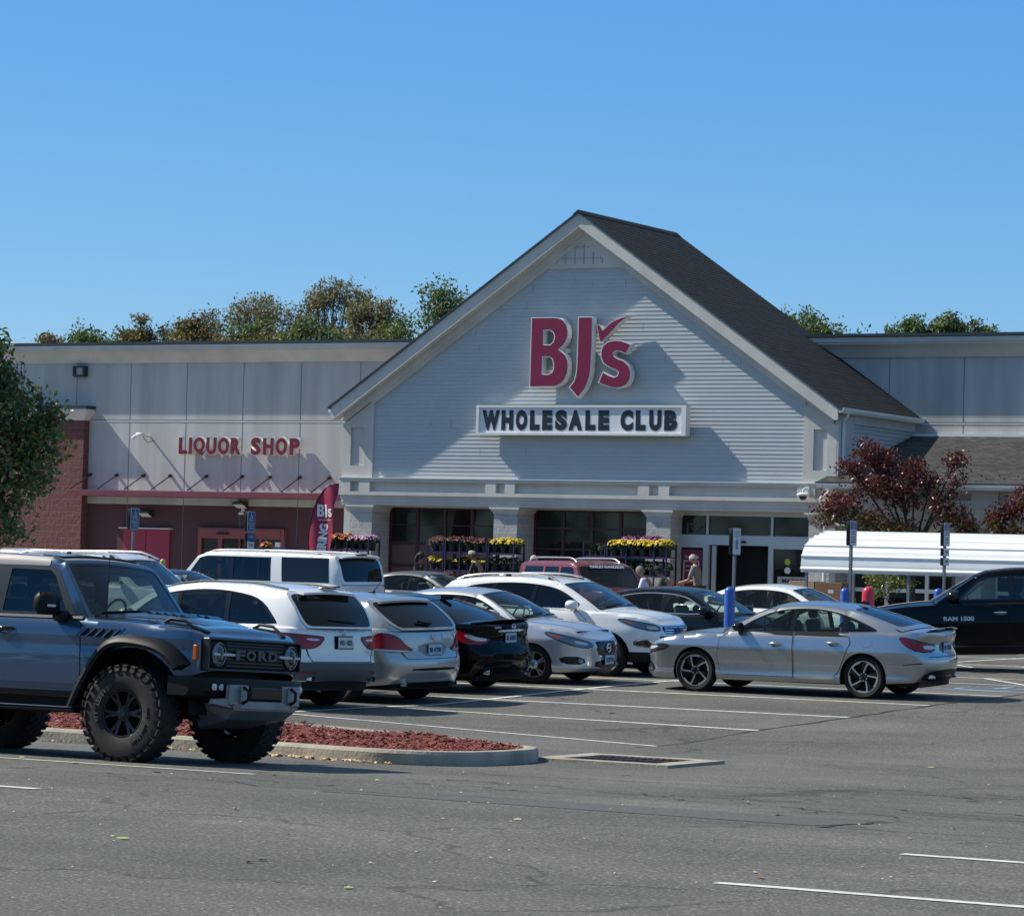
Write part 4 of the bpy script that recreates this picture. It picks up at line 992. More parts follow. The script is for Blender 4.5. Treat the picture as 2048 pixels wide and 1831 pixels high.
        for side in (1, -1):
            tm = MB(); tm.plate(dl, [dens(w_, .07) for w_ in wins], lambda x, z, d, sd=side: s.gside(x, z, d, sd), .003, -.012, 0, .12)
            tm.build('window_trim', trim, s.t, smooth=30)
            for i, w_ in enumerate(wins):
                gm = MB(); gm.plate(dens(w_, .07), [], lambda x, z, d, sd=side: s.gside(x, z, d, sd), -.006, -.01, 0, .1, sides=False)
                gm.build('side_window', sp['glass'][i], s.t, smooth=60, fix=False)
            if sp.get('chrome'):
                cm = MB(); cm.plate(dl, [inset(dl, .018)], lambda x, z, d, sd=side: s.gside(x, z, d, sd), .007, 0, 0); cm.build('window_moulding', K_chr, s.t)
        gm = MB(); gm.plate(wf, [], lambda w, q, d: FW(w, q, d), -.003, 0, 0, .12, sides=False); wso = gm.build('windscreen', sp.get('wglass', G_clear), s.t, smooth=60, fix=False)
        gm = MB(); gm.plate(wf, [dens(rrect(-.89,.89,.09,.90,.08,.06), .12)], lambda w, q, d: FW(w, q, d), .001, 0, 0, .12, sides=False); gm.build('frit', K_gloss, wso, smooth=60, fix=False)
        gm = MB(); gm.plate(rf, [], lambda w, q, d: FR(w, q, d), -.003, 0, 0, .12, sides=False); gm.build('rear_window', sp.get('rglass', G_tint), s.t, smooth=60, fix=False)
        s.under(); s.seats(); s.wheels()
        return s
    def under(s):
        sp = s.sp; W = sp['wheel']; m = MB()
        wy = s.sside(0, .5).y; zt = sp['belt']-.12; xf, xr = sp['plan'][0][0]-.25, sp['plan'][-1][0]+.22; g_ = sp['clear']
        m.box(xr, xf, -wy+.34, wy-.34, g_+.02, zt, 0)
        for a, b in ((W['xr']+W['ra']+.06, W['xf']-W['ra']-.06), (xr, W['xr']-W['ra']-.05), (W['xf']+W['ra']+.05, xf)):
            if b > a:
                ww = min(wy, s.sside(a, .5).y, s.sside(b, .5).y)-.12; m.box(a, b, -ww, ww, g_+.03, min(zt, s.sh((a+b)/2)-.12), 0)
        m.build('underbody', K_blk, s.t)
        for xw in (W['xf'], W['xr']):
            for side in (1, -1):
                w_ = MB(); n = 20; ra = W['ra']+.012
                A = [(xw+ra*cos(pi*i/n), side*(wy-.05), W['R']+W.get('az', 0)+ra*sin(pi*i/n)) for i in range(n+1)]; Bq = [(p[0], side*(wy-.36), p[2]) for p in A]
                w_.add(A+Bq, [(i, i+1, n+2+i, n+1+i) for i in range(n)]); w_.build('wheel_liner', K_blk, s.t, fix=False)
    def seats(s):
        sp = s.sp; zb = sp['belt']
        for nm, x, ys in sp.get('seats', [('front_seat', .05, (-.38, .38)), ('rear_seat', -.85, (-.40, .40))]):
            for y in ys:
                m = MB(); w_ = .23; m.bbox(x-.16, x-.03, y-w_, y+w_, zb-.15, zb+.20, .05); m.bbox(x-.15, x-.05, y-.12, y+.12, zb+.22, zb+.36, .04)
                m.build(nm, K_seat, s.t, smooth=60)
        m = MB(); xw = sp['ws'][0][0]-.05
        m.bbox(xw-.45, xw+.12, -.66, .66, zb-.15, zb+.015, .05); m.build('dashboard', K_int, s.t, smooth=50)
        m = MB(); n = 16; c = Vector((xw-.55, .36, zb+.06)); m.tube([c+Vector((.06*sin(2*pi*i/n), .18*cos(2*pi*i/n), .17*sin(2*pi*i/n))) for i in range(n+1)], .014, 6); m.build('steering_wheel', K_int, s.t, smooth=60)
        m = MB(); p = s.FW(0, .8, -.09); m.bbox(p.x-.03, p.x, -.12, .12, p.z-.04, p.z+.03, .01); m.build('inner_mirror', K_int, s.t)
    def wheels(s):
        W = s.sp['wheel']; wy = W.get('wy', s.sside(W['xf'], .6).y-W['w']/2-.012)
        for xw in (W['xf'], W['xr']):
            for side in (1, -1):
                w_ = bpy.data.objects.new('wheel', None); C.objects.link(w_); w_.parent = s.t; w_.location = (xw, side*wy, W['R'])
                st_ = W.get('steer', 0) if xw == W['xf'] else 0
                w_.rotation_euler = (0, random.uniform(0, 1.2) if W['style'] != 'swirl' else (.3 if xw > 0 else .9), st_+(pi if side < 0 else 0))
                w_.rotation_mode = 'YXZ' if False else 'XYZ'
                make_wheel(w_, W)
        return s
    # decals and fittings
    def plate(s, name, poly, off, m_, parent=None, kind='side', sides=(1,), hole=(), sm=0, base=-.004, g=.07):
        """kind side: poly in (x,z); front: (l,z) from the nose centre; rear: (l,z) from the tail centre; gside: greenhouse"""
        fn = {'side': lambda a, b, d, sd: s.sside(a, b, d, sd), 'front': lambda a, b, d, sd: s.surf(a, b, d, sd),
              'rear': lambda a, b, d, sd: s.surf(s.L-abs(a), b, d, sd*(1 if a >= 0 else -1)), 'gside': lambda a, b, d, sd: s.gside(a, b, d, sd)}[kind]
        if sm: poly = smoothloop(poly, sm)
        out = []
        for sd in sides:
            q = MB(); q.plate(dens(poly, g), [dens(h, g) for h in hole], lambda a, b, d: fn(a, b, d, sd), off, base, 0, g)
            out.append(q.build(name, m_, parent or s.t, smooth=35))
        return out
    def door(s, poly, handle=None, sides=(1, -1), hm=None, hl=.20, hz=.03):
        for sd in sides:
            s.plate('door_gap', inset(poly, -.008), .0025, K_seam, sides=(sd,))
            d = s.plate('door', poly, .005, s.p, sides=(sd,))[0]
            if handle:
                x, z = handle; s.plate('handle_recess', smoothloop([(x-hl*.42,z-.05),(x+hl*.3,z-.05),(x+hl*.42,z-.01),(x+hl*.3,z+.03),(x-hl*.42,z+.02)], 2), .0055, K_seam if hm == 'x' else mat('handle_recess', (.08,.09,.10), .4), d, sides=(sd,)) 
                h = MB(); A = [s.sside(x-hl/2+hl*i/6, z+.004*sin(pi*i/6), .02+.022*sin(pi*i/6), sd) for i in range(7)]
                h.tube(A, [.010,.015,.017,.017,.017,.016,.010], 8); h.build('handle', hm if hm and hm != 'x' else s.p, d, smooth=60)
    def mirror(s, x, z, m_=None, sz=1., sides=(1, -1), arm=None):
        for sd in sides:
            p = s.gside(x, z, 0, sd); q = MB(); cy = p.y+sd*.13*sz
            rings = []
            for dx, k in ((.10,.35),(.075,.8),(.03,1.),(-.04,1.),(-.055,.92)):
                rings.append([(p.x+dx*sz, cy+sd*.115*sz*k*cos(a)*(1 if cos(a) > 0 else .9), p.z+.02+.075*sz*k*sin(a)) for a in [2*pi*i/14 for i in range(14)]])
            q.loft(rings, 0, caps=True); o = q.build('mirror', m_ or s.p, s.t, smooth=50)
            q = MB(); q.tube([(p.x, p.y-sd*.01, p.z-.04), (p.x, cy, p.z-.045*sz)], .022*sz, 8); q.build('mirror_foot', K_blk, o, smooth=50)
            q = MB(); q.loft([[(p.x-.057*sz, cy+sd*.10*sz*cos(a), p.z+.02+.063*sz*sin(a)) for a in [2*pi*i/14 for i in range(14)]]], caps=False)
    def numplate(s, kind, l, z, txt, m_=None, w_=.30, h_=.15, off=.02, ink=None):
        p = s.surf(l, z) if kind == 'front' else s.surf(s.L-l, z); sg = 1 if kind == 'front' else -1
        x = p.x+sg*off
        q = MB(); q.bbox(min(x, x+sg*.008), max(x, x+sg*.008), -w_/2-l*0, w_/2, z-h_/2, z+h_/2, .003); o = q.build('number_plate', m_ or K_plate, s.t)
        if txt: text(txt, h_*.62, o, 'lettering', ink or K_plin, (x+sg*.011, 0, z-h_*.22), right=(0, sg, 0), width=w_*.86, bold=.03, depth=.002)
        return o
    def rails(s, x0, x1, w_=.90, h=.045, m_=None, r=.016):
        for sd in (1, -1):
            q = MB(); n = 12; P = []
            for i in range(n+1):
                x = lerp(x0, x1, i/n); b = s.rooff(x, w_*sd); P.append((b.x, b.y, b.z+h*min(1, sin(pi*i/n)*3)))
            q.tube(P, r, 8); o = q.build('roof_rail', m_ or K_alu, s.t, smooth=60)
            for i in (1, 6, 11):
                x = lerp(x0, x1, i/12); b = s.rooff(x, w_*sd); q = MB(); q.bbox(b.x-.05, b.x+.05, b.y-.012, b.y+.012, b.z-.01, b.z+h*.9, .004); q.build('rail_foot', K_blk, o)
    def lamp(s, name, poly, kind, m_, sides=(1, -1), sm=1, off=.006, parts=()):
        for sd in sides:
            s.plate('lamp_bezel', inset(poly, -.014), off*.6, K_gloss, kind=kind, sides=(sd,), sm=sm)
            o = s.plate(name, poly, off, m_, kind=kind, sides=(sd,), sm=sm)[0]
            for (p2, m2, off2) in parts: s.plate('lens', p2, off2, m2, o, kind, (sd,), sm=1)
    def hoodseam(s, x0, x1, w0, w1, n=14):
        for sd in (1, -1):
            q = MB(); P = []
            for i in range(n+1): x = lerp(x0, x1, i/n); P.append(s.cap(x, sd*lerp(w0, w1, i/n), .0))
            q.tube(P, .004, 6); q.build('bonnet_gap', K_seam, s.t)
    def wiper(s, f, w0, w1, q0=.08, q1=.12, m_=None):
        q = MB(); q.tube([f(lerp(w0, w1, i/6), lerp(q0, q1, i/6), .012) for i in range(7)], .008, 6); q.build('wiper', K_blk, s.t)

def make_wheel(p, W):
    """wheel centred on its hub, outer face towards +Y"""
    R_, w_, rr = W['R'], W['w'], W['rim']; k = ('whl', R_, w_, rr, W['style'])
    if k not in WHEELS:
        t = MB(); h = w_/2
        prof = [(rr-.01,-h*.8),(rr+.01,-h*.92),(rr+(R_-rr)*.5,-h*1.02),(R_-.02,-h*.9),(R_-.004,-h*.7),(R_,-h*.3),(R_,h*.3),(R_-.004,h*.7),(R_-.02,h*.9),(rr+(R_-rr)*.55,h*1.02),(rr+.012,h*.94),(rr-.004,h*.84),(rr-.012,h*.6)]
        t.lathe(prof, (0,0,0), 'y', 40)
        if W.get('knob'):
            n = 30
            for i in range(n):
                for row, (y, dy) in enumerate(((h*.86, .05), (h*.36,.06), (-.05*h,.06), (-h*.45,.06), (-h*.86,.05))):
                    a = 2*pi*(i+.5*(row % 2))/n; da = pi/n*.62
                    vs = []
                    for rad in (R_-.012, R_+.006):
                        for (aa, yy) in ((a-da, y-dy*.72), (a+da, y-dy*.5), (a+da, y+dy*.72), (a-da, y+dy*.5)): vs.append((rad*cos(aa), yy, rad*sin(aa)))
                    t.add(vs, [(3,2,1,0),(4,5,6,7),(0,1,5,4),(1,2,6,5),(2,3,7,6),(3,0,4,7)])
                a = 2*pi*i/n; da = pi/n*.55
                vs = [(r_*cos(aa), y, r_*sin(aa)) for (r_, y) in ((R_+.003, h*.85),(R_-.055, h*1.03)) for aa in (a-da, a+da)]+[(r_*cos(aa), y-.015, r_*sin(aa)) for (r_, y) in ((R_+.003, h*.85),(R_-.055, h*1.03)) for aa in (a-da, a+da)]
                t.add([(v[0], v[1]+.012, v[2]) for v in vs[:4]]+vs[4:], [(0,1,3,2),(4,6,7,5),(0,4,5,1),(2,3,7,6),(0,2,6,4),(1,5,7,3)])
        tm = t.mesh('tyre', K_rub, 40)
        parts = []
        bm_ = MB(); bm_.lathe([(rr-.01,h*.86),(rr-.022,h*.84),(rr-.03,h*.6),(rr-.05,-h*.5),(rr-.06,-h*.8)], (0,0,0), 'y', 40); parts.append(('rim', bm_.mesh('rim', W['mrim'], 50)))
        bm_ = MB(); bm_.lathe([(0,h*.1),(rr*.78,h*.1),(rr*.78,-.02)], (0,0,0), 'y', 28); parts.append(('brake_disc', bm_.mesh('brake_disc', K_blk if W.get('dark', 1) else K_alu, 40)))
        sp_ = MB(); n = W.get('n', 5); r0, r1 = .05, rr-.02; yo = h*.72; yi = h*.80
        def spoke(a0, a1, wa, wb, y0, y1, th=.03, curve=0, mi=0, rs=(r0, r1)):
            K = 6; T = []; Bt = []
            for j in range(K+1):
                t_ = j/K; r_ = lerp(rs[0], rs[1], t_); a = lerp(a0, a1, t_)+curve*sin(pi*t_); wd = lerp(wa, wb, t_)/2; y = lerp(y0, y1, t_)
                c_, q = cos(a), sin(a)
                T.append([(r_*c_-q*wd, y, r_*q+c_*wd), (r_*c_+q*wd, y, r_*q-c_*wd), (r_*c_+q*wd*1.1, y-th, r_*q-c_*wd*1.1), (r_*c_-q*wd*1.1, y-th, r_*q+c_*wd*1.1)])
            sp_.loft(T, mi)
        st = W['style']
        for i in range(n):
            a = 2*pi*i/n
            if st == 'swirl':
                spoke(a, a+.10, .055, .10, yo, yi, .035, mi=1); spoke(a-.03, a+.30, .02, .026, yo+.004, yi+.005, .02, .05); 
                # machined rim arc
                sp_.loft([[((r1-.028)*cos(a+.25+u), yi+.004, (r1-.028)*sin(a+.25+u)), ((r1+.0)*cos(a+.25+u), yi+.004, (r1+.0)*sin(a+.25+u)), (r1*cos(a+.25+u), yi-.015, r1*sin(a+.25+u)), ((r1-.028)*cos(a+.25+u), yi-.015, (r1-.028)*sin(a+.25+u))] for u in [k_*.09 for k_ in range(9)]], 0)
            elif st == 'pair':
                spoke(a-.03, a-.16, .035, .028, yo, yi, .03); spoke(a+.03, a+.16, .035, .028, yo, yi, .03)
            elif st == 'steel': spoke(a, a, .10, .13, yo-.02, yi-.04, .02)
            else: spoke(a, a, .075, .05, yo, yi, .04)
        hb = [(0,yo+.02),(.035,yo+.02),(.04,yo+.012),(.075,yo),(.08,yo-.04)]
        sp_.lathe(hb, (0,0,0), 'y', 20, 0 if st != 'swirl' else 1)
        for i in range(5): a = 2*pi*(i+.5)/5; sp_.lathe([(0,yo+.012),(.011,yo+.012),(.012,yo-.02)], (.055*cos(a),0,.055*sin(a)), 'y', 8, 0)
        if st == 'swirl': sp_.lathe([(r1-.006,yi+.006),(r1+.006,yi+.006),(r1+.008,yi-.02)], (0,0,0), 'y', 44, 0)
        parts.append(('spokes', sp_.mesh('spokes', [W['mspk'], K_gloss], 35)))
        WHEELS[k] = (tm, parts)
    tm, parts = WHEELS[k]
    for nm, me in [('tyre', tm)]+parts:
        o = bpy.data.objects.new(nm, me); C.objects.link(o); o.parent = p
WHEELS = {}
# ---------------------------------------------------------------- silver saloon (nearest, right of centre)
def sedan_spec(**kw):
    sp = dict(
    plan=[(2.42,0),(2.41,.30),(2.36,.58),(2.20,.78),(1.85,.89),(1.2,.925),(0,.93),(-1.2,.93),(-1.9,.89),(-2.25,.80),(-2.40,.58),(-2.45,.30),(-2.46,0)],
    sh=[(2.42,.70),(2.25,.76),(1.9,.845),(1.4,.90),(1.0,.925),(.6,.935),(0,.955),(-.8,.985),(-1.5,1.01),(-2.0,1.03),(-2.35,1.045),(-2.46,1.035)],
    crown=[(2.42,.0),(2.2,.035),(1.8,.065),(1.0,.085),(.5,.05),(-1.2,.02),(-1.7,.045),(-2.2,.05),(-2.46,.01)],
    bot=[(2.42,.20),(2.0,.19),(1.5,.21),(1.0,.21),(-1,.22),(-1.7,.24),(-2.2,.27),(-2.46,.31)],
    ds=[(.15,-.07),(.24,-.035),(.30,.0),(.36,-.012),(.55,-.006),(.72,.012),(.78,-.002),(.90,-.03),(1.05,-.055)],
    df=[(.18,-.10),(.24,.0),(.32,.02),(.42,-.02),(.55,.0),(.66,-.02),(.76,-.10)],
    dr=[(.25,-.14),(.36,-.03),(.50,.02),(.62,.02),(.72,-.02),(.85,-.045),(1.0,.0),(1.05,.01)],
    z0=.18, z1=1.06, zl=(.33,.75), edge=.04, clear=.17, belt=.95,
    wheel=dict(xf=1.415, xr=-1.415, R=.335, ra=.37, w=.235, rim=.262, style='swirl', n=5, mrim=K_gloss, mspk=K_alu),
    ws=[(.98,.93),(.72,1.085),(.42,1.245),(.12,1.36)], roof=[(.0,1.385),(-.35,1.405),(-.8,1.388)], rw=[(-1.05,1.35),(-1.45,1.235),(-1.85,1.10),(-1.98,1.045)],
    dlo=[(.74,.975),(.70,1.02),(.42,1.185),(.10,1.315),(-.35,1.355),(-.75,1.335),(-1.10,1.255),(-1.45,1.125),(-1.62,1.045),(-1.55,1.025),(-.5,.995)],
    wins=[[(.62,.985),(.42,1.15),(.10,1.285),(-.10,1.318),(-.17,1.32),(-.17,.99)],[(-.24,.995),(-.24,1.325),(-.6,1.325),(-.86,1.29),(-1.02,1.24),(-1.05,1.01)],[(-1.11,1.02),(-1.09,1.21),(-1.3,1.14),(-1.5,1.05),(-1.5,1.03)]],
    glass=[G_mid, G_clear, G_clear], rcrown=.045, bow=(.16,.07,.05,.14), tum=(.42,.25), ledge=.02, ws0=.02, rwin=(-.84,.84,.12,.95), rglass=G_mid, rccap=.05)
    sp.update(kw); return sp
def car_at(xf, yf, xr, yr, wb):
    """pose from the ground points under the front and rear axle ends of the near side"""
    pass
def put(sp, name, label, cat, x, y, hd, paint_, group='cars parked in the marked bays', tilt=True):
    """x,y: centre between the axles on the ground; hd: heading in degrees from +X"""
    c_ = Car(sp); a = R(hd); d = Vector((cos(a), sin(a))); n = Vector((-sin(a), cos(a)))
    wb = sp['wheel']['xf']-sp['wheel']['xr']; xm = (sp['wheel']['xf']+sp['wheel']['xr'])/2
    zf = gz(x+d.x*wb/2, y+d.y*wb/2); zr_ = gz(x-d.x*wb/2, y-d.y*wb/2); zl_ = gz(x+n.x*.8, y+n.y*.8); zR = gz(x-n.x*.8, y-n.y*.8)
    c_.build(name, label, cat, (x, y, (zf+zr_)/2), a, paint_, group)
    c_.t.rotation_euler = (Matrix.Rotation(a, 4, 'Z') @ Matrix.Rotation(-math.atan((zf-zr_)/wb), 4, 'Y') @ Matrix.Rotation(math.atan((zl_-zR)/1.6), 4, 'X')).to_euler()
    return c_
def loc(x, z): return (x, z)
c = put(sedan_spec(), 'parked_car', 'bright silver saloon side on, with two-tone swirl wheels, red bollard behind its roof', 'car', -21.33, 47.48, 181.5, P_silver)
A_ = c
c.door([(.83,.96),(.98,.86),(1.02,.60),(.98,.36),(.93,.30),(-.26,.30),(-.24,.99)], (.02,.80), hm=None)
c.door([(-.27,.99),(-.29,.30),(-.92,.30),(-1.02,.42),(-1.12,.66),(-1.20,.86),(-1.14,1.0)], (-.93,.84), hm=None)
for sd in (1, -1):
    c.plate('sill_trim', [(-.98,.285),(-.95,.315),(-.55,.325),(-.28,.30),(-.28,.275),(-.6,.27)], .03, K_alu, sides=(sd,), sm=1)
    c.plate('fuel_flap', smoothloop([(-1.55,.80),(-1.36,.80),(-1.36,.94),(-1.55,.94)], 1), .003, c.p, sides=(1,)) if sd == 1 else None
    c.plate('bumper_reflector', [(-2.05,.55),(-2.30,.575),(-2.31,.555),(-2.05,.535)], .005, K_dred, sides=(sd,))
    c.plate('sill_panel', [(1.03,.20),(-1.03,.20),(-1.03,.27),(1.03,.27)], .012, K_blk, sides=(sd,)) if False else None
    c.plate('fog_recess', [(2.12,.30),(2.33,.30),(2.36,.46),(2.22,.44)], .004, K_gloss, sides=(sd,), sm=1)
c.lamp('tail_lamp', [(.40,.85),(.62,.86),(.95,.94),(1.12,.955),(1.02,.84),(.80,.74),(.45,.75)], 'rear', K_red, sm=1, parts=(([(.40,.79),(.66,.77),(.74,.83),(.62,.84),(.42,.82)], K_wht, .010),([(.40,.845),(.62,.85),(.93,.925),(.98,.90),(.72,.84),(.42,.83)], K_dred, .009)))
c.lamp('headlamp', [(.45,.62),(.60,.585),(.82,.60),(1.12,.67),(1.16,.715),(.95,.725),(.62,.675),(.46,.66)], 'front', K_dk, sm=1, parts=(([(.55,.62),(.75,.625),(.98,.685),(.90,.70),(.60,.66)], K_wht, .010),))
c.plate('grille', [(-.44,.60),(.44,.60),(.42,.50),(.36,.30),(-.36,.30),(-.42,.50)], .006, K_gloss, kind='front', sm=1)
c.plate('grille_bar', [(-.50,.68),(.50,.68),(.46,.615),(-.46,.615)], .016, K_chr, kind='front', sm=1)
c.plate('rear_diffuser', [(-.75,.28),(.75,.28),(.68,.42),(.30,.46),(-.30,.46),(-.68,.42)], .008, K_blk, kind='rear', sm=1)
for sd in (1, -1):
    q = MB(); q.bbox(-2.43,-2.34,min(sd*.44,sd*.60),max(sd*.44,sd*.60),.32,.385,.02); q.build('exhaust_tip', K_chr, c.t, smooth=40)
c.plate('boot_gap', [(-.62,.66),(.62,.66),(.62,.668),(-.62,.668)], .004, K_seam, kind='rear')
# plate recess, spoiler, fin
c.plate('plate_recess', smoothloop([(-.28,.72),(.28,.72),(.25,.88),(-.25,.88)], 1), .004, mat('recess_grey', (.10,.11,.12), .4), kind='rear')
c.numplate('rear', 0, .80, 'BK 17420', off=.015)
q = MB(); n = 12
for i in range(n): pass
rings = [[(-2.34+.05*abs(k/8), .60*k/8, 1.05+.045*(1-abs(k/8)**2)), (-2.46+.07*abs(k/8), .60*k/8, 1.075+.035*(1-abs(k/8)**2)), (-2.45+.07*abs(k/8), .60*k/8, 1.062+.035*(1-abs(k/8)**2)), (-2.33+.05*abs(k/8), .60*k/8, 1.04+.04*(1-abs(k/8)**2))] for k in range(-8, 9)]
q.loft(rings); q.build('boot_spoiler', P_silver, c.t, smooth=40)
q = MB(); q.loft([[(-.98,-.03,1.43),(-1.15,-.012,1.41),(-1.15,.012,1.41),(-.98,.03,1.43)],[(-1.06,-.006,1.475),(-1.16,-.004,1.46),(-1.16,.004,1.46),(-1.06,.006,1.475)]]); q.build('roof_fin', K_gloss, c.t)
c.mirror(.66, 1.02, K_gloss, .95)
c.hoodseam(.95, 2.3, .93, .62); c.wiper(c.FW, .1, .8); c.wiper(c.FW, -.7, 0)
MB().add([],[])
# ---------------------------------------------------------------- white SUV seen from behind, beside the blue off-roader
def suv_spec(**kw):
    sp = dict(
    plan=[(2.35,0),(2.33,.35),(2.24,.66),(2.0,.86),(1.6,.95),(1.0,.975),(-1.2,.975),(-1.9,.955),(-2.25,.87),(-2.40,.66),(-2.46,.35),(-2.47,0)],
    sh=[(2.35,.86),(2.1,.96),(1.7,1.03),(1.2,1.07),(.7,1.09),(-.5,1.10),(-1.5,1.13),(-2.2,1.13),(-2.47,1.10)],
    crown=[(2.35,0),(2.1,.03),(1.5,.06),(.9,.05),(.4,.02),(-2.1,.01),(-2.47,.0)],
    bot=[(2.35,.30),(1.9,.26),(1.0,.27),(-1,.28),(-1.8,.31),(-2.2,.36),(-2.47,.40)],
    ds=[(.2,-.05),(.30,-.02),(.38,.0),(.48,-.005),(.60,.012),(.80,.018),(.88,.005),(1.0,-.01),(1.13,-.035)],
    df=[(.25,-.12),(.36,.0),(.50,.02),(.65,.0),(.80,-.02),(.95,-.10)],
    dr=[(.30,-.16),(.42,-.02),(.55,.02),(.68,.02),(.72,-.01),(.90,-.02),(1.13,-.05)],
    z0=.25, z1=1.15, zl=(.70,), edge=.035, clear=.24, belt=1.08, clad=.40,
    wheel=dict(xf=1.375, xr=-1.375, R=.375, ra=.42, w=.255, rim=.25, style='pair', n=7, mrim=K_alu, mspk=K_alu, dark=1),
    ws=[(1.22,1.07),(.95,1.26),(.62,1.46),(.38,1.565)], roof=[(.1,1.63),(-.5,1.68),(-1.2,1.68)], rw=[(-1.95,1.61),(-2.16,1.40),(-2.36,1.12)],
    dlo=[(.92,1.11),(.60,1.37),(.30,1.51),(-.4,1.595),(-1.0,1.585),(-1.6,1.50),(-1.96,1.19),(-1.95,1.15),(-.5,1.12)],
    wins=[[(.82,1.13),(.56,1.35),(.26,1.485),(.02,1.52),(-.04,1.13)],[(-.12,1.13),(-.05,1.53),(-.5,1.57),(-.9,1.56),(-1.0,1.14)],[(-1.08,1.15),(-1.0,1.55),(-1.3,1.52),(-1.58,1.46),(-1.88,1.19),(-1.86,1.17)]],
    glass=[G_mid, G_tint, G_tint], rcrown=.035, bow=(.14,.06,.05,.10), tum=(.20,.28), ledge=.015, rwin=(-.93,.93,.05,.90), rccap=.0)
    sp.update(kw); return sp
def spoiler(c, w_=.78, dx=.16, th=.03, z=0.0, m_=None):
    q = MB(); rings = []; n = 8
    for k in range(-n, n+1):
        u = k/n*w_; a = c.FR(u, .985, .0); b = c.FR(u, .90, .05); e = c.rooff(c.rl[-1][0]+.12, u, .004)
        rings.append([(e.x, e.y, e.z+z), (a.x-dx*.5, a.y, a.z+.012+z), (a.x-dx, a.y, a.z-.022+z), (a.x-dx+.01, a.y, a.z-.022-th+z), (a.x, a.y, a.z-th*1.2+z), (e.x, e.y, e.z-.03+z)])
    q.loft(rings); return q.build('roof_spoiler', m_ or c.p, c.t, smooth=35)
c = put(suv_spec(), 'parked_car', 'white family SUV from behind, partly hidden by the blue off-roader bonnet', 'car', -26.62, 38.95, 170, P_white)
c.door([(1.0,1.06),(1.02,.60),(.95,.42),(.0,.42),(.0,1.09)], (.12,.93)); c.door([(-.02,1.09),(-.02,.42),(-.85,.42),(-.98,.62),(-1.12,1.0),(-1.08,1.10)], (-.9,.95))
c.lamp('tail_lamp', [(.36,1.0),(.55,1.01),(1.0,1.035),(1.38,1.05),(1.28,.93),(1.0,.86),(.68,.84),(.5,.87)], 'rear', K_red, sm=1, off=.012, parts=(([(.78,1.0),(1.28,1.02),(1.15,.95),(.80,.90)], K_dred, .015),([(.46,.975),(.70,.985),(.68,.955),(.50,.945)], K_wht, .016)))
c.plate('hatch_gap', [(-.60,.66),(.60,.66),(.66,.74),(.70,.84),(.68,.84),(.64,.745),(.59,.668),(-.59,.668),(-.64,.745),(-.68,.84),(-.70,.84),(-.66,.74)], .003, K_seam, kind='rear')
c.plate('lower_bumper', [(-1.0,.40),(1.0,.40),(1.0,.60),(.80,.655),(-.80,.655),(-1.0,.60)], .022, mat('grey_plastic', (.075,.082,.088), .5), kind='rear', sm=0)
for sd in (1, -1):
    q = MB(); q.lathe([(.036,.0),(.040,.01),(.04,.12),(.033,.12),(.033,0)], (-2.47,sd*.62,.43), 'x', 18); q.build('exhaust_tip', K_chr, c.t, smooth=40)
    c.plate('bumper_reflector', [(.55,.50),(.85,.50),(.85,.53),(.55,.53)], .027, K_dred, kind='rear', sides=(sd,))
c.numplate('rear', 0, .93, 'WD 1825', K_pw, off=.03, ink=mat('ink_dark', (.03,.06,.05), .5)); c.plate('plate_surround', [(-.19,.84),(.19,.84),(.19,1.02),(-.19,1.02)], .008, K_blk, kind='rear')
q = MB(); n = 20; ctr = c.surf(c.L, 1.065); q.tube([(ctr.x-.022, .035*cos(2*pi*i/n), 1.06+.04*sin(2*pi*i/n)) for i in range(n+1)], .006, 6); q.tube([(ctr.x-.022,-.02,1.03),(ctr.x-.022,.0,1.095)], .005, 6); q.tube([(ctr.x-.022,.02,1.03),(ctr.x-.022,.0,1.095)], .005, 6); q.build('badge', K_chr, c.t)
text('AWD', .05, c.t, 'badge', K_chr, (-2.48,-.52,.78), right=(0,-1,0), depth=.003)
spoiler(c); q = MB(); p = c.FR(0, .93, .05); q.bbox(p.x-.05,p.x+.0,-.16,.16,p.z+.01,p.z+.035,.008); q.build('brake_light', K_dred, c.t)
c.mirror(.80, 1.17, None, 1.1); c.wiper(c.FR, -.4, .35, .14, .2)
q = MB()
for sd in (1, -1):
    q = MB(); q.tube([c.rooff(lerp(.3,-1.9,i/14), sd*.93, .02) for i in range(15)], .014, 6); q.build('roof_rail', K_blk, c.t, smooth=50)

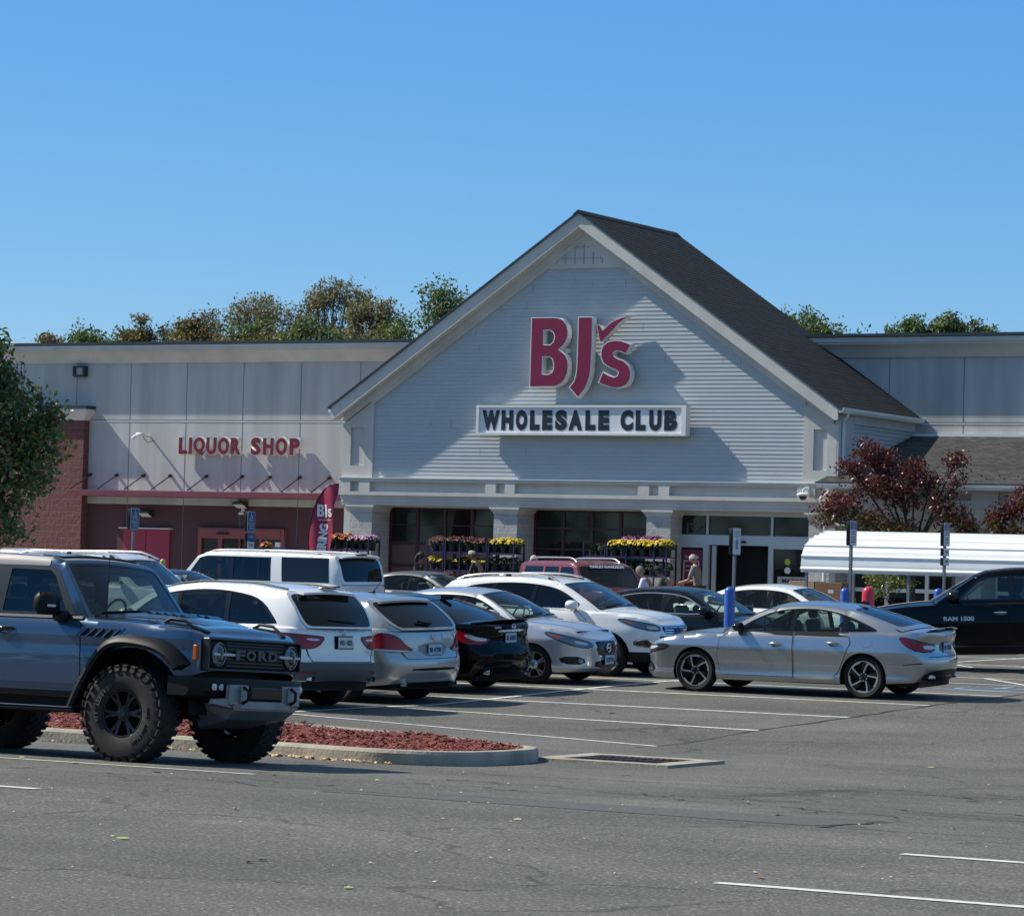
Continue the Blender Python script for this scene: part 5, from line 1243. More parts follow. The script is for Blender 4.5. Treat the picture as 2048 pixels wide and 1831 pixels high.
# ---------------------------------------------------------------- champagne crossover
sp = suv_spec(plan=[(2.35,0),(2.33,.35),(2.22,.64),(1.95,.84),(1.5,.92),(1.0,.95),(-1.2,.95),(-1.9,.93),(-2.22,.83),(-2.36,.62),(-2.43,.33),(-2.45,0)],
    sh=[(2.35,.80),(2.1,.90),(1.7,.97),(1.2,1.0),(.7,1.02),(-.5,1.04),(-1.5,1.09),(-2.1,1.11),(-2.45,1.07)],
    ws=[(1.25,1.0),(.9,1.22),(.5,1.42),(.3,1.49)], roof=[(0,1.55),(-.5,1.575),(-1.2,1.56)], rw=[(-1.72,1.50),(-2.05,1.28),(-2.33,1.09)],
    dr=[(.25,-.14),(.35,-.02),(.48,.04),(.62,.05),(.72,.02),(.76,-.02),(.95,-.03),(1.1,-.05)],
    dlo=[(.95,1.04),(.5,1.34),(.2,1.45),(-.4,1.49),(-1.0,1.46),(-1.5,1.34),(-1.85,1.14),(-.5,1.07)], wins=[[(.85,1.06),(.45,1.31),(.15,1.42),(.02,1.43),(-.04,1.07)],[(-.12,1.08),(-.05,1.44),(-.5,1.46),(-.9,1.43),(-1.0,1.09)],[(-1.08,1.10),(-1.0,1.42),(-1.4,1.34),(-1.72,1.17)]],
    bot=[(2.35,.26),(1.9,.22),(1.0,.23),(-1,.24),(-1.8,.26),(-2.2,.30),(-2.45,.33)], clad=.2, z0=.2, clear=.2, belt=1.03,
    wheel=dict(xf=1.39, xr=-1.39, R=.365, ra=.40, w=.245, rim=.25, style='pair', n=5, mrim=K_alu, mspk=K_alu), rwin=(-.90,.90,.07,.92))
c = put(sp, 'parked_car', 'champagne silver crossover from behind, bumper sticker and wiper on its hatch', 'car', -26.85, 41.8, 171, P_silver2)
c.lamp('tail_lamp', [(.42,.80),(.56,.86),(.66,.96),(.78,1.02),(1.0,1.04),(1.06,.98),(1.35,.93),(1.38,.90),(1.2,.83),(.9,.79),(.6,.775)], 'rear', K_red, off=.013, parts=(([(.46,.79),(.62,.80),(1.0,.82),(1.1,.81),(.9,.785),(.6,.775)], K_wht, .017),))
c.plate('hatch_gap', [(-.56,.67),(.56,.67),(.66,.78),(.64,.78),(.55,.678),(-.55,.678),(-.64,.78),(-.66,.78)], .003, K_seam, kind='rear')
c.numplate('rear', 0, .80, 'BB 47780', K_plate, off=.025)
c.plate('plate_surround', smoothloop([(-.3,.72),(.3,.72),(.33,.90),(-.33,.90)],1), .005, mat('recess_champagne', (.25,.25,.25), .4, .5), kind='rear')
c.plate('bumper_sticker', [(.22,.96),(.48,.96),(.48,1.03),(.22,1.03)], .008, K_pw, kind='rear', sides=(-1,)); 
q = MB(); ctr = c.surf(c.L, 1.0); n = 20; q.tube([(ctr.x-.02, .05*cos(2*pi*i/n), .985+.036*sin(2*pi*i/n)) for i in range(n+1)], .006, 6); q.tube([(ctr.x-.02, .02*cos(2*pi*i/n), .99+.034*sin(2*pi*i/n)) for i in range(n+1)], .005, 6); q.build('badge', K_chr, c.t)
text('V E N Z A', .05, c.t, 'badge', K_chr, (ctr.x-.02,0,.905), right=(0,-1,0), depth=.003)
c.plate('lower_slot', smoothloop([(-.5,.50),(.5,.50),(.45,.54),(-.45,.54)],1), .006, K_seam, kind='rear')
spoiler(c, .8, .13); q = MB(); a = c.rooff(-1.2, 0, .0); q.tube([(a.x,0,a.z),(a.x-.16,0,a.z+.15)], .006, 6); q.bbox(a.x-.05,a.x+.05,-.03,.03,a.z-.01,a.z+.025,.008); q.build('aerial', K_blk, c.t)
c.wiper(c.FR, -.1, .35, .18, .22); q = MB(); q.tube([c.FR(.0,.14,.02), c.FR(.33,.22,.03)], .016, 6); q.build('wiper', K_blk, c.t)
c.mirror(.85, 1.10, None, 1.05); c.door([(1.0,1.0),(1.02,.60),(.95,.36),(.0,.36),(.0,1.03)], (.12,.88)); c.door([(-.02,1.03),(-.02,.36),(-.85,.36),(-.98,.58),(-1.12,.96),(-1.08,1.06)], (-.9,.9))
for sd in (1,-1): 
    q = MB(); q.lathe([(.032,0),(.036,.01),(.036,.12)], (-2.40,sd*.55,.30), 'x', 14); q.build('exhaust_tip', K_chr, c.t, smooth=40)

# ---------------------------------------------------------------- black saloon from behind
sp = sedan_spec(wheel=dict(xf=1.39, xr=-1.39, R=.345, ra=.375, w=.24, rim=.235, style='pair', n=5, mrim=K_alu, mspk=K_alu),
    sh=[(2.42,.70),(2.25,.78),(1.9,.86),(1.4,.92),(1.0,.945),(.6,.955),(0,.975),(-.8,1.02),(-1.5,1.06),(-2.0,1.075),(-2.35,1.07),(-2.46,1.04)],
    ws=[(.98,.95),(.72,1.11),(.42,1.28),(.15,1.39)], roof=[(.0,1.415),(-.35,1.44),(-.8,1.42)], rw=[(-1.1,1.37),(-1.5,1.24),(-1.86,1.10),(-1.95,1.075)],
    dlo=[(.74,1.0),(.42,1.21),(.12,1.34),(-.35,1.375),(-.75,1.36),(-1.15,1.27),(-1.45,1.13),(-1.45,1.08),(-.5,1.02)],
    wins=[[(.62,1.01),(.42,1.18),(.10,1.315),(-.10,1.34),(-.17,1.02)],[(-.24,1.025),(-.22,1.345),(-.6,1.35),(-.9,1.31),(-1.0,1.07)],[(-1.06,1.07),(-1.0,1.29),(-1.2,1.22),(-1.38,1.12)]], glass=[G_mid,G_tint,G_tint], rglass=G_tint)
c = put(sp, 'parked_car', 'black saloon from behind, chrome strip over its plate, between two silver cars', 'car', -27.25, 44.55, 176, P_black)
c.lamp('tail_lamp', [(.50,.84),(.70,.86),(.92,.93),(1.15,.99),(1.22,.96),(1.1,.86),(.95,.77),(.62,.77)], 'rear', K_red, off=.008, parts=(([(.56,.85),(.72,.865),(.92,.92),(.98,.89),(.8,.82),(.6,.81)], K_wht, .014),))
q = MB(); n = 10; q.tube([(c.surf(c.L-abs(lerp(-.36,.36,i/n)),.955).x-.012, lerp(-.36,.36,i/n), .955+.008*sin(pi*i/n)) for i in range(n+1)], [.012]+[.021]*(n-1)+[.012], 8); q.build('chrome_strip', K_chr, c.t, smooth=60)
c.numplate('rear', 0, .85, 'BL 42022', K_plate, off=.022); q = MB(); n = 18; ctr = c.surf(c.L, 1.0); q.tube([(ctr.x-.03, .045*cos(2*pi*i/n), 1.02+.04*sin(2*pi*i/n)) for i in range(n+1)], .007, 6); q.tube([(ctr.x-.03,-.06,1.02),(ctr.x-.03,.06,1.02)], .008, 6); q.build('badge', K_chr, c.t)
text('MAXIMA', .045, c.t, 'badge', K_chr, (ctr.x-.02,.42,1.0), right=(0,-1,0), depth=.003)
q = MB(); rings = []
for k in range(-8, 9):
    u = abs(k/8); rings.append([(-2.20+.05*u,.70*k/8,1.10-.01*u),(-2.42+.12*u,.70*k/8,1.135-.03*u),(-2.41+.12*u,.70*k/8,1.12-.03*u),(-2.24+.05*u,.70*k/8,1.07-.01*u)])
q.loft(rings); q.build('boot_spoiler', P_black, c.t, smooth=40)
for sd in (1, -1):
    q = MB(); q.lathe([(.045,0),(.05,.01),(.05,.10),(.04,.10),(.04,0)], (-2.44,sd*.55,.33), 'x', 16); q.build('exhaust_tip', K_chr, c.t, smooth=40)
q = MB(); q.bbox(-1.35,-1.12,-.02,.02,1.40,1.475,.012); q.build('roof_fin', P_black, c.t)
c.mirror(.66, 1.06); c.door([(.83,.98),(.98,.86),(.98,.36),(.93,.30),(-.22,.30),(-.2,1.0)], (.02,.85)); c.door([(-.23,1.0),(-.25,.30),(-.92,.30),(-1.12,.66),(-1.10,1.04)], (-.93,.89))

# ---------------------------------------------------------------- silver compact, nose towards the aisle
sp = sedan_spec(plan=[(2.28,0),(2.26,.28),(2.18,.54),(2.02,.72),(1.7,.83),(1.2,.87),(0,.88),(-1.2,.88),(-1.8,.84),(-2.1,.74),(-2.25,.55),(-2.31,.28),(-2.32,0)],
    sh=[(2.28,.74),(2.1,.82),(1.8,.90),(1.4,.955),(1.0,.985),(.6,.99),(0,1.0),(-.8,1.03),(-1.5,1.055),(-2.0,1.06),(-2.32,1.03)],
    crown=[(2.28,.0),(2.05,.04),(1.7,.06),(1.0,.07),(.5,.05),(-1.2,.02),(-1.7,.045),(-2.1,.04),(-2.32,.01)],
    bot=[(2.28,.22),(1.8,.20),(1.5,.21),(1.0,.21),(-1,.22),(-1.7,.24),(-2.1,.27),(-2.32,.30)],
    df=[(.18,-.10),(.26,.02),(.36,.02),(.50,.01),(.62,.015),(.72,-.02),(.84,-.10)],
    wheel=dict(xf=1.35, xr=-1.35, R=.318, ra=.35, w=.21, rim=.222, style='pair', n=5, mrim=K_alu, mspk=K_alu, steer=.22, dark=1),
    ws=[(1.02,.985),(.75,1.15),(.42,1.32),(.15,1.42)], roof=[(.0,1.44),(-.35,1.46),(-.8,1.44)], rw=[(-1.1,1.39),(-1.45,1.26),(-1.75,1.12),(-1.85,1.06)],
    dlo=[(.84,1.03),(.42,1.26),(.12,1.375),(-.35,1.40),(-.75,1.385),(-1.15,1.30),(-1.45,1.16),(-1.45,1.10),(-.5,1.05)],
    wins=[[(.50,1.05),(.48,1.20),(.36,1.26),(.10,1.355),(-.10,1.37),(-.17,1.05)],[(-.24,1.05),(-.22,1.375),(-.6,1.375),(-.9,1.33),(-1.0,1.09)],[(-1.06,1.09),(-1.0,1.31),(-1.2,1.25),(-1.38,1.14)]], glass=[G_clear,G_clear,G_clear], rglass=G_clear, belt=.98, rccap=.03)
c = put(sp, 'parked_car', 'silver compact nose out between the black saloon and the white crossover', 'car', -26.95, 47.3, 0, P_silver3)
c.lamp('headlamp', [(.40,.625),(.55,.60),(.80,.645),(1.02,.73),(1.24,.82),(1.20,.845),(.95,.80),(.68,.74),(.44,.68)], 'front', K_lens, off=.008, parts=(([(.50,.64),(.70,.66),(.78,.72),(.55,.69)], K_wht, .013),([(1.02,.745),(1.2,.825),(1.05,.80),(.92,.75)], K_amb, .012)))
c.plate('grille', [(-.30,.70),(.30,.70),(.36,.67),(.24,.47),(-.24,.47),(-.36,.67)], .006, K_gloss, kind='front')
for sd in (1, -1): c.plate('grille_trim', [(.36,.70),(.40,.70),(.27,.45),(.0,.45),(.0,.47),(.24,.47)], .014, K_chr, kind='front', sides=(sd,))
for k in range(5): c.plate('grille_bar', [(-.27,.50+k*.038),(.27,.50+k*.038),(.275,.508+k*.038),(-.275,.508+k*.038)], .012, mat('grille_grey', (.12,.12,.125), .3, .6), kind='front')
q = MB(); n = 20; ctr = c.surf(0, .59); q.tube([(ctr.x+.02, .065*cos(2*pi*i/n), .59+.065*sin(2*pi*i/n)) for i in range(n+1)], .012, 8); q.bbox(ctr.x+.008, ctr.x+.034, -.085, .085, .575, .605, .006); q.build('badge', K_chr, c.t, smooth=50)
c.plate('lower_intake', smoothloop([(-.38,.27),(.38,.27),(.34,.40),(-.34,.40)],1), .004, K_gloss, kind='front')
for sd in (1, -1):
    c.plate('fog_recess', smoothloop([(.55,.33),(.95,.34),(1.0,.46),(.58,.46)],1), .004, K_gloss, kind='front', sides=(sd,))
    c.plate('fog_lamp', smoothloop([(.60,.36),(.68,.36),(.68,.43),(.60,.43)],2), .012, K_lens, kind='front', sides=(sd,))
c.numplate('front', 0, .40, '7127TN', K_plate, off=.03)
c.mirror(.62, 1.08, None, 1.0); c.hoodseam(1.0, 2.15, .92, .55); c.wiper(c.FW, .1, .8); c.wiper(c.FW, -.7, 0)
c.door([(.80,1.0),(.98,.86),(.96,.36),(.90,.30),(-.22,.30),(-.2,1.03)], (.02,.87)); c.door([(-.23,1.03),(-.25,.30),(-.88,.30),(-1.08,.66),(-1.10,1.05)], (-.93,.90))

# ---------------------------------------------------------------- white crossover, nose towards the aisle
sp = suv_spec(plan=[(2.24,0),(2.22,.33),(2.14,.62),(1.94,.80),(1.55,.88),(1.0,.92),(-1.2,.92),(-1.8,.90),(-2.12,.80),(-2.24,.60),(-2.29,.3),(-2.30,0)],
    sh=[(2.24,.88),(2.1,.96),(1.8,1.03),(1.4,1.07),(1.0,1.09),(.6,1.10),(-.5,1.12),(-1.4,1.16),(-2.1,1.17),(-2.30,1.13)],
    crown=[(2.24,0),(2.1,.04),(1.7,.07),(1.0,.075),(.5,.03),(-2.0,.01),(-2.3,0)],
    bot=[(2.24,.28),(1.8,.25),(1.0,.27),(-1,.28),(-1.8,.31),(-2.3,.38)], clad=.42,
    df=[(.22,-.12),(.32,.0),(.42,.02),(.55,.0),(.70,.02),(.82,.0),(.90,-.04),(.97,-.10)],
    ws=[(1.18,1.08),(.90,1.26),(.58,1.44),(.32,1.555)], roof=[(.05,1.60),(-.4,1.635),(-1.0,1.625)], rw=[(-1.75,1.56),(-2.0,1.38),(-2.18,1.17)],
    dlo=[(.95,1.12),(.55,1.37),(.25,1.485),(-.3,1.545),(-.9,1.535),(-1.45,1.47),(-1.82,1.28),(-1.80,1.20),(-.5,1.15)],
    wins=[[(.66,1.14),(.62,1.28),(.50,1.35),(.22,1.465),(-.05,1.505),(-.10,1.15)],[(-.18,1.16),(-.13,1.515),(-.5,1.525),(-.85,1.51),(-.95,1.18)],[(-1.03,1.19),(-.95,1.50),(-1.4,1.44),(-1.72,1.28),(-1.70,1.22)]],
    wheel=dict(xf=1.345, xr=-1.345, R=.35, ra=.395, w=.235, rim=.23, style='pair', n=5, mrim=K_alu, mspk=K_alu), glass=[G_mid,G_tint,G_tint], wglass=G_clear, belt=1.09)
c = put(sp, 'parked_car', 'white crossover with silver roof rails, nose out beside the silver compact', 'car', -27.15, 50.3, 0, P_white)
c.lamp('headlamp', [(.48,.80),(.70,.79),(.98,.86),(1.28,.965),(1.22,.985),(.9,.93),(.5,.87)], 'front', K_lens, off=.008, parts=(([(.55,.815),(.75,.82),(.78,.87),(.58,.86)], K_wht, .014),([(1.0,.88),(1.2,.95),(1.1,.95),(.95,.91)], K_amb, .013)))
c.plate('grille', [(-.42,.87),(.42,.87),(.46,.82),(.36,.69),(-.36,.69),(-.46,.82)], .006, K_gloss, kind='front')
for z_ in (.715,.755,.795,.835): c.plate('grille_bar', [(-.40,z_),(.40,z_),(.40,z_+.016),(-.40,z_+.016)], .018, K_chr, kind='front')
c.plate('grille_trim', [(-.48,.885),(.48,.885),(.50,.82),(.38,.67),(-.38,.67),(-.50,.82)], .012, K_chr, kind='front', hole=([(-.43,.865),(.43,.865),(.46,.82),(.355,.69),(-.355,.69),(-.46,.82)],))
q = MB(); ctr = c.surf(0, .78); q.lathe([(0,.02),(.07,.015),(.075,0)], (ctr.x+.012,0,.78), 'x', 20); o = q.build('badge', mat('badge_blue', (.02,.05,.20), .3), c.t, smooth=40)
for sd in (1, -1):
    c.plate('fog_surround', smoothloop([(.60,.50),(.98,.52),(1.0,.64),(.70,.65)],1), .012, K_chr, kind='front', sides=(sd,)); c.plate('fog_lamp', smoothloop([(.64,.52),(.94,.54),(.95,.62),(.72,.63)],1), .018, K_dk, kind='front', sides=(sd,))
c.plate('lower_intake', [(-.55,.36),(.55,.36),(.50,.60),(-.50,.60)], .005, K_blk, kind='front', sm=1)
for sd in (1, -1):
    c.plate('arch_trim', [(1.345+.43*cos(a*pi/12), .35+.43*sin(a*pi/12)) for a in range(0,13)]+[(1.345+.395*cos(a*pi/12), .35+.395*sin(a*pi/12)) for a in range(12,-1,-1)], .012, K_blk, sides=(sd,))
c.mirror(.72, 1.17, None, 1.1); c.rails(.25, -1.75, .90, .05); c.hoodseam(1.1, 2.15, .90, .55); c.wiper(c.FW, .1, .8); c.wiper(c.FW, -.7, 0)
c.door([(.80,1.08),(.96,.95),(.94,.46),(.88,.42),(-.1,.42),(-.12,1.12)], (.05,.98)); c.door([(-.14,1.12),(-.12,.42),(-.82,.42),(-1.02,.72),(-1.06,1.15)], (-.85,1.0))

# ---------------------------------------------------------------- dark saloon behind the blue bollard
sp = sedan_spec(chrome=1, wheel=dict(xf=1.39, xr=-1.39, R=.33, ra=.365, w=.22, rim=.22, style='five', n=5, mrim=K_alu, mspk=K_alu),
    ws=[(.98,.95),(.72,1.11),(.42,1.28),(.15,1.39)], roof=[(.0,1.415),(-.35,1.44),(-.8,1.42)], rw=[(-1.2,1.36),(-1.55,1.24),(-1.82,1.10),(-1.95,1.045)],
    dlo=[(.78,.99),(.42,1.21),(.12,1.34),(-.35,1.375),(-.8,1.36),(-1.2,1.28),(-1.55,1.12),(-1.50,1.04),(-.5,1.01)],
    wins=[[(.56,1.01),(.50,1.13),(.38,1.20),(.10,1.315),(-.10,1.34),(-.17,1.02)],[(-.26,1.025),(-.24,1.345),(-.6,1.35),(-.95,1.31),(-1.05,1.05)],[(-1.11,1.05),(-1.05,1.28),(-1.25,1.22),(-1.46,1.11)]], glass=[G_clear,G_clear,G_mid])
c = put(sp, 'parked_car', 'black saloon with chrome edged windows behind the blue bollard', 'car', -26.15, 53.45, 0, P_navy)
c.mirror(.66, 1.06, K_gloss); c.door([(.83,.97),(.98,.86),(.98,.36),(.93,.30),(-.22,.30),(-.2,.99)], (.02,.85), hm=K_chr); c.door([(-.23,.99),(-.25,.30),(-.92,.30),(-1.12,.66),(-1.10,1.02)], (-.93,.89), hm=K_chr)
c.lamp('headlamp', [(.42,.66),(.70,.66),(1.12,.76),(.95,.79),(.5,.74)], 'front', K_lens)
# ---------------------------------------------------------------- white saloon further back
sp = sedan_spec(wheel=dict(xf=1.39, xr=-1.39, R=.33, ra=.365, w=.22, rim=.22, style='five', n=5, mrim=K_alu, mspk=K_alu),
    ws=[(.98,.95),(.72,1.11),(.42,1.28),(.15,1.39)], roof=[(.0,1.415),(-.35,1.44),(-.8,1.42)], rw=[(-1.2,1.36),(-1.55,1.22),(-1.80,1.08),(-1.95,1.045)],
    dlo=[(.78,.99),(.42,1.21),(.12,1.34),(-.35,1.375),(-.8,1.36),(-1.2,1.28),(-1.55,1.12),(-1.50,1.04),(-.5,1.01)],
    wins=[[(.66,1.01),(.42,1.19),(.10,1.315),(-.10,1.34),(-.17,1.02)],[(-.26,1.025),(-.24,1.345),(-.6,1.35),(-.95,1.31),(-1.05,1.05)],[(-1.11,1.05),(-1.05,1.28),(-1.25,1.22),(-1.46,1.11)]], glass=[G_clear,G_clear,G_mid])
c = put(sp, 'parked_car', 'white saloon showing only its rounded roof and windows behind the blue bollard', 'car', -26.9, 59.5, 0, P_white)
c.mirror(.66, 1.06)
# ---------------------------------------------------------------- boxy bodies
def box_spec(L=5.7, W=1.01, H=1.90, wb=3.3, belt=1.18, **kw):
    f, r = L/2-.12, -L/2; R_ = kw.pop('R', .40)
    fo = f; xf, xr = wb/2+.05, -wb/2+.05
    zr_ = H-.05
    c0 = f-1.15
    sp = suv_spec(plan=[(f,0),(f-.02,.4),(f-.10,W-.22),(f-.32,W-.08),(f-.8,W-.01),(0,W),(r+.5,W),(r+.18,W-.05),(r+.05,W-.18),(r,W-.5),(r,0)],
        sh=[(f,belt-.12),(f-.3,belt-.06),(c0,belt-.02),(0,belt),(r,belt)], crown=[(f,0),(f-.2,.04),(c0,.05),(c0-.4,.01),(r,0)],
        bot=[(f,.34),(f-.5,.32),(0,.34),(r+.5,.38),(r,.44)], ds=[(.25,-.05),(.4,-.01),(.6,0),(.9,.01),(1.0,0),(1.2,-.02)], df=[(.25,-.1),(.4,.0),(.7,.03),(1.0,0),(1.2,-.03)], dr=[(.35,-.1),(.45,.04),(.62,.05),(.66,-.01),(1.2,-.02)],
        z0=.3, z1=belt+.02, zl=(), edge=.03, clear=.3, belt=belt-.02, clad=.38, wheel=dict(xf=xf, xr=xr, R=R_, ra=R_+.06, w=.27, rim=.26, style='five', n=6, mrim=K_alu, mspk=K_alu),
        ws=[(c0,belt-.02),(c0-.3,belt+.27),(c0-.55,zr_-.10)], roof=[(c0-.85,zr_-.02),(0,zr_),(-1.5,zr_-.01)], rw=[(r+.28,zr_-.05),(r+.16,belt+.4),(r+.06,belt+.01)],
        rcrown=.04, bow=(.10,.05,.03,.04), tum=(.10,.12), rwin=(-.90,.90,.10,.88), rccap=0)
    t_ = zr_-.11; b_ = belt+.05
    sp['dlo'] = [(c0-.30,b_),(c0-.62,t_-.03),(c0-.9,t_),(r+.45,t_),(r+.38,b_)]; sp['smooth_dlo'] = 0
    sp['c0'] = c0; sp['tb'] = (t_, b_); sp.update(kw); return sp
# white long SUV
sp = box_spec(); c0 = sp['c0']; t_, b_ = sp['tb']; r = -2.85
sp['dlo'] = [(c0-.26,b_),(c0-.60,t_-.04),(c0-.80,t_),(c0-2.52,t_),(c0-2.58,b_)]
sp['wins'] = [[(c0-.36,b_+.02),(c0-.62,t_-.06),(c0-.82,t_-.02),(c0-1.42,t_-.02),(c0-1.45,b_+.02)],[(c0-1.56,b_+.02),(c0-1.53,t_-.02),(c0-2.2,t_-.02),(c0-2.22,b_+.02)],[(c0-2.26,b_+.02),(c0-2.24,t_-.02),(c0-2.48,t_-.02),(c0-2.53,b_+.02)]]
sp['glass'] = [G_mid,G_tint,G_tint]
c = put(sp, 'parked_car', 'large boxy white SUV in the far row, rear window and long side windows in view', 'car', -40.1, 60.3, 177, P_white)
for sd in (1, -1):
    w_ = [(c0-2.88,b_),(c0-2.80,t_+.01),(r+.40,t_+.01),(r+.33,b_)]
    q = MB(); q.plate(dens(w_, .08), [], lambda x, z, d, s_=sd: c.gside(x, z, d, s_), .006, 0, 0, .1); q.build('side_window', K_gloss, c.t, smooth=30)
c.lamp('tail_lamp', [(.86,.88),(1.02,.88),(1.16,.88),(1.16,1.15),(1.05,1.15),(.88,1.15)], 'rear', K_red, sm=0, off=.012)
spoiler(c, .9, .14); c.rails(.95, -2.4, .92, .03, P_white, .014); c.mirror(1.42, 1.30, None, 1.3)
q = MB(); p = c.rooff(1.0, 0, 0); q.loft([[(p.x+.08,-.03,p.z),(p.x-.14,-.02,p.z),(p.x-.14,.02,p.z),(p.x+.08,.03,p.z)],[(p.x-.10,-.004,p.z+.07),(p.x-.15,-.004,p.z+.05),(p.x-.15,.004,p.z+.05),(p.x-.10,.004,p.z+.07)]]); q.build('roof_fin', P_white, c.t)
q = MB(); p = c.FR(0,.96,.06); q.bbox(p.x-.06,p.x,-.2,.2,p.z-.01,p.z+.02,.006); q.build('brake_light', K_dred, c.t)
c.door([(c0-.3,1.12),(c0-.25,.5),(c0-1.48,.5),(c0-1.5,1.15)], (c0-1.3,1.02)); c.door([(c0-1.52,1.15),(c0-1.5,.5),(c0-2.3,.5),(c0-2.6,.8),(c0-2.62,1.15)], (c0-2.4,1.02))
# red SUV
sp = box_spec(L=4.75, W=.93, H=1.80, wb=2.85, belt=1.10, R=.37, chrome=0); c0 = sp['c0']; t_, b_ = sp['tb']; r = -2.375
sp['dlo'] = [(c0-.28,b_),(c0-.62,t_-.04),(c0-.80,t_),(r+.50,t_),(r+.40,b_)]
sp['wins'] = [[(c0-.38,b_+.02),(c0-.64,t_-.06),(c0-.82,t_-.03),(c0-1.2,t_-.03),(c0-1.22,b_+.02)],[(c0-1.32,b_+.02),(c0-1.30,t_-.03),(c0-1.95,t_-.03),(c0-1.98,b_+.02)],[(c0-2.06,b_+.02),(c0-2.04,t_-.03),(r+.55,t_-.03),(r+.47,b_+.02)]]
sp['glass'] = [G_mid,G_tint,G_tint]; sp['trim'] = mat('red_trim', (.20,.035,.04), .4)
c = put(sp, 'parked_car', 'dull red boxy SUV with roof rails and a white lettered band across its windscreen', 'car', -37.3, 70.6, -31, P_redc)
c.rails(.3, -2.0, .86, .07, K_alu, .022); c.mirror(.72, 1.24, K_blk, 1.15)
a, b, d_ = c.FW(-.4,.82,.012), c.FW(.4,.82,.012), c.FW(0,.9,.012); text('HARLEY-DAVIDSON', .11, c.t, 'lettering', K_pw, (c.FW(0,.83,.02).x,0,c.FW(0,.83,.02).z), right=(0,1,0), up=(c.FW(0,.95,0)-c.FW(0,.75,0)), width=.95, bold=.05, depth=.002)
c.door([(c0-.3,1.05),(c0-.25,.5),(c0-1.24,.5),(c0-1.26,1.08)], (c0-1.1,.95), hm=K_blk); c.door([(c0-1.28,1.08),(c0-1.26,.5),(c0-1.75,.5),(c0-2.02,.8),(c0-2.02,1.08)], (c0-1.85,.95), hm=K_blk)
# far left white SUV with rails
sp = box_spec(L=4.9, W=.95, H=1.80, wb=2.85, belt=1.14, R=.37); c0 = sp['c0']; t_, b_ = sp['tb']; r = -2.45
sp['dlo'] = [(c0-.32,b_),(c0-.72,t_-.06),(c0-.95,t_-.01),(r+.55,t_-.01),(r+.42,b_+.1)]
sp['ws'] = [(c0,1.12),(c0-.4,1.42),(c0-.75,1.66)]
sp['wins'] = [[(c0-.42,b_+.02),(c0-.74,t_-.08),(c0-.97,t_-.04),(c0-1.25,t_-.04),(c0-1.27,b_+.02)],[(c0-1.37,b_+.02),(c0-1.35,t_-.04),(c0-2.05,t_-.04),(c0-2.08,b_+.02)],[(c0-2.16,b_+.03),(c0-2.14,t_-.04),(r+.62,t_-.04),(r+.5,b_+.11)]]
sp['glass'] = [G_tint,G_tint,G_tint]
c = put(sp, 'parked_car', 'white SUV with bright roof rails in the far left row', 'car', -39.75, 54.5, 0, P_white)
c.rails(.6, -2.0, .88, .06, K_alu, .02); c.mirror(.75, 1.26, None, 1.1)
# white car at the far left edge
sp = box_spec(L=4.8, W=.95, H=1.80, wb=2.85, belt=1.14, R=.37); sp['wins'] = []; sp['glass'] = []
c = put(sp, 'parked_car', 'white car at the far left edge, half hidden by the green tree', 'car', -46.6, 60.5, 0, P_white); c.mirror(.80, 1.27)
# dark saloon in the far row
sp = sedan_spec(wheel=dict(xf=1.39, xr=-1.39, R=.33, ra=.365, w=.22, rim=.22, style='five', n=5, mrim=K_alu, mspk=K_alu))
c = put(sp, 'parked_car', 'dark saloon in the far row, its roof showing left of the large white SUV', 'car', -40.1, 57.4, 0, P_navy); c.mirror(.66, 1.02)
# grey saloon beyond the long SUV
sp = sedan_spec(wheel=dict(xf=1.39, xr=-1.39, R=.33, ra=.365, w=.22, rim=.22, style='five', n=5, mrim=K_alu, mspk=K_alu), wglass=G_mid)
c = put(sp, 'parked_car', 'dark grey saloon half hidden behind the rear of the large white SUV', 'car', -39.4, 66.6, 0, P_grey); c.mirror(.66, 1.02)
# ---------------------------------------------------------------- black pickup at the right edge
sp = box_spec(L=5.8, W=.985, H=1.94, wb=3.57, belt=1.27, R=.40); f = 2.78
sp['ws'] = [(1.38,1.27),(1.02,1.52),(.66,1.76)]; sp['roof'] = [(.42,1.85),(-.2,1.90),(-.8,1.88)]; sp['rw'] = [(-1.02,1.84),(-1.12,1.6),(-1.18,1.28)]
sp['sh'] = [(f,1.08),(2.5,1.16),(1.4,1.25),(0,1.27),(-2.9,1.30)]; sp['crown'] = [(f,0),(2.5,.07),(1.4,.09),(1.1,.02),(-1.2,.0),(-2.9,0)]
sp['dlo'] = [(1.02,1.33),(.62,1.70),(.45,1.77),(-.9,1.79),(-1.0,1.33)]; sp['tum'] = (.12,.16)
sp['wins'] = [[(.92,1.35),(.60,1.66),(.42,1.74),(.06,1.76),(.02,1.35)],[(-.08,1.35),(-.05,1.76),(-.85,1.76),(-.92,1.35)]]; sp['glass'] = [G_clear, G_mid]
c = put(sp, 'parked_truck', 'black pickup truck at the right edge, chrome door handles and lettering on its door', 'truck', -21.9, 58.4, 200, P_black, 'vehicles')
c.t.rotation_euler = (Matrix.Rotation(R(200), 4, 'Z') @ Matrix.Rotation(.042, 4, 'Y')).to_euler()
c.t['group'] = 'cars parked in the marked bays'
c.door([(1.15,1.24),(1.12,.55),(.05,.55),(.02,1.28)], (.18,1.10), hm=K_chr, hl=.22); c.door([(0,1.28),(.03,.55),(-.85,.55),(-1.0,.9),(-1.05,1.28)], (-.85,1.10), hm=K_chr, hl=.22)
for sd in (1,):
    p0, p1 = c.sside(1.28,.96,.008,sd), c.sside(.62,.96,.008,sd); text('RAM 1500', .105, c.t, 'lettering', K_alu, ((p0+p1)/2), right=(p1-p0), width=.56, bold=.045, depth=.006)
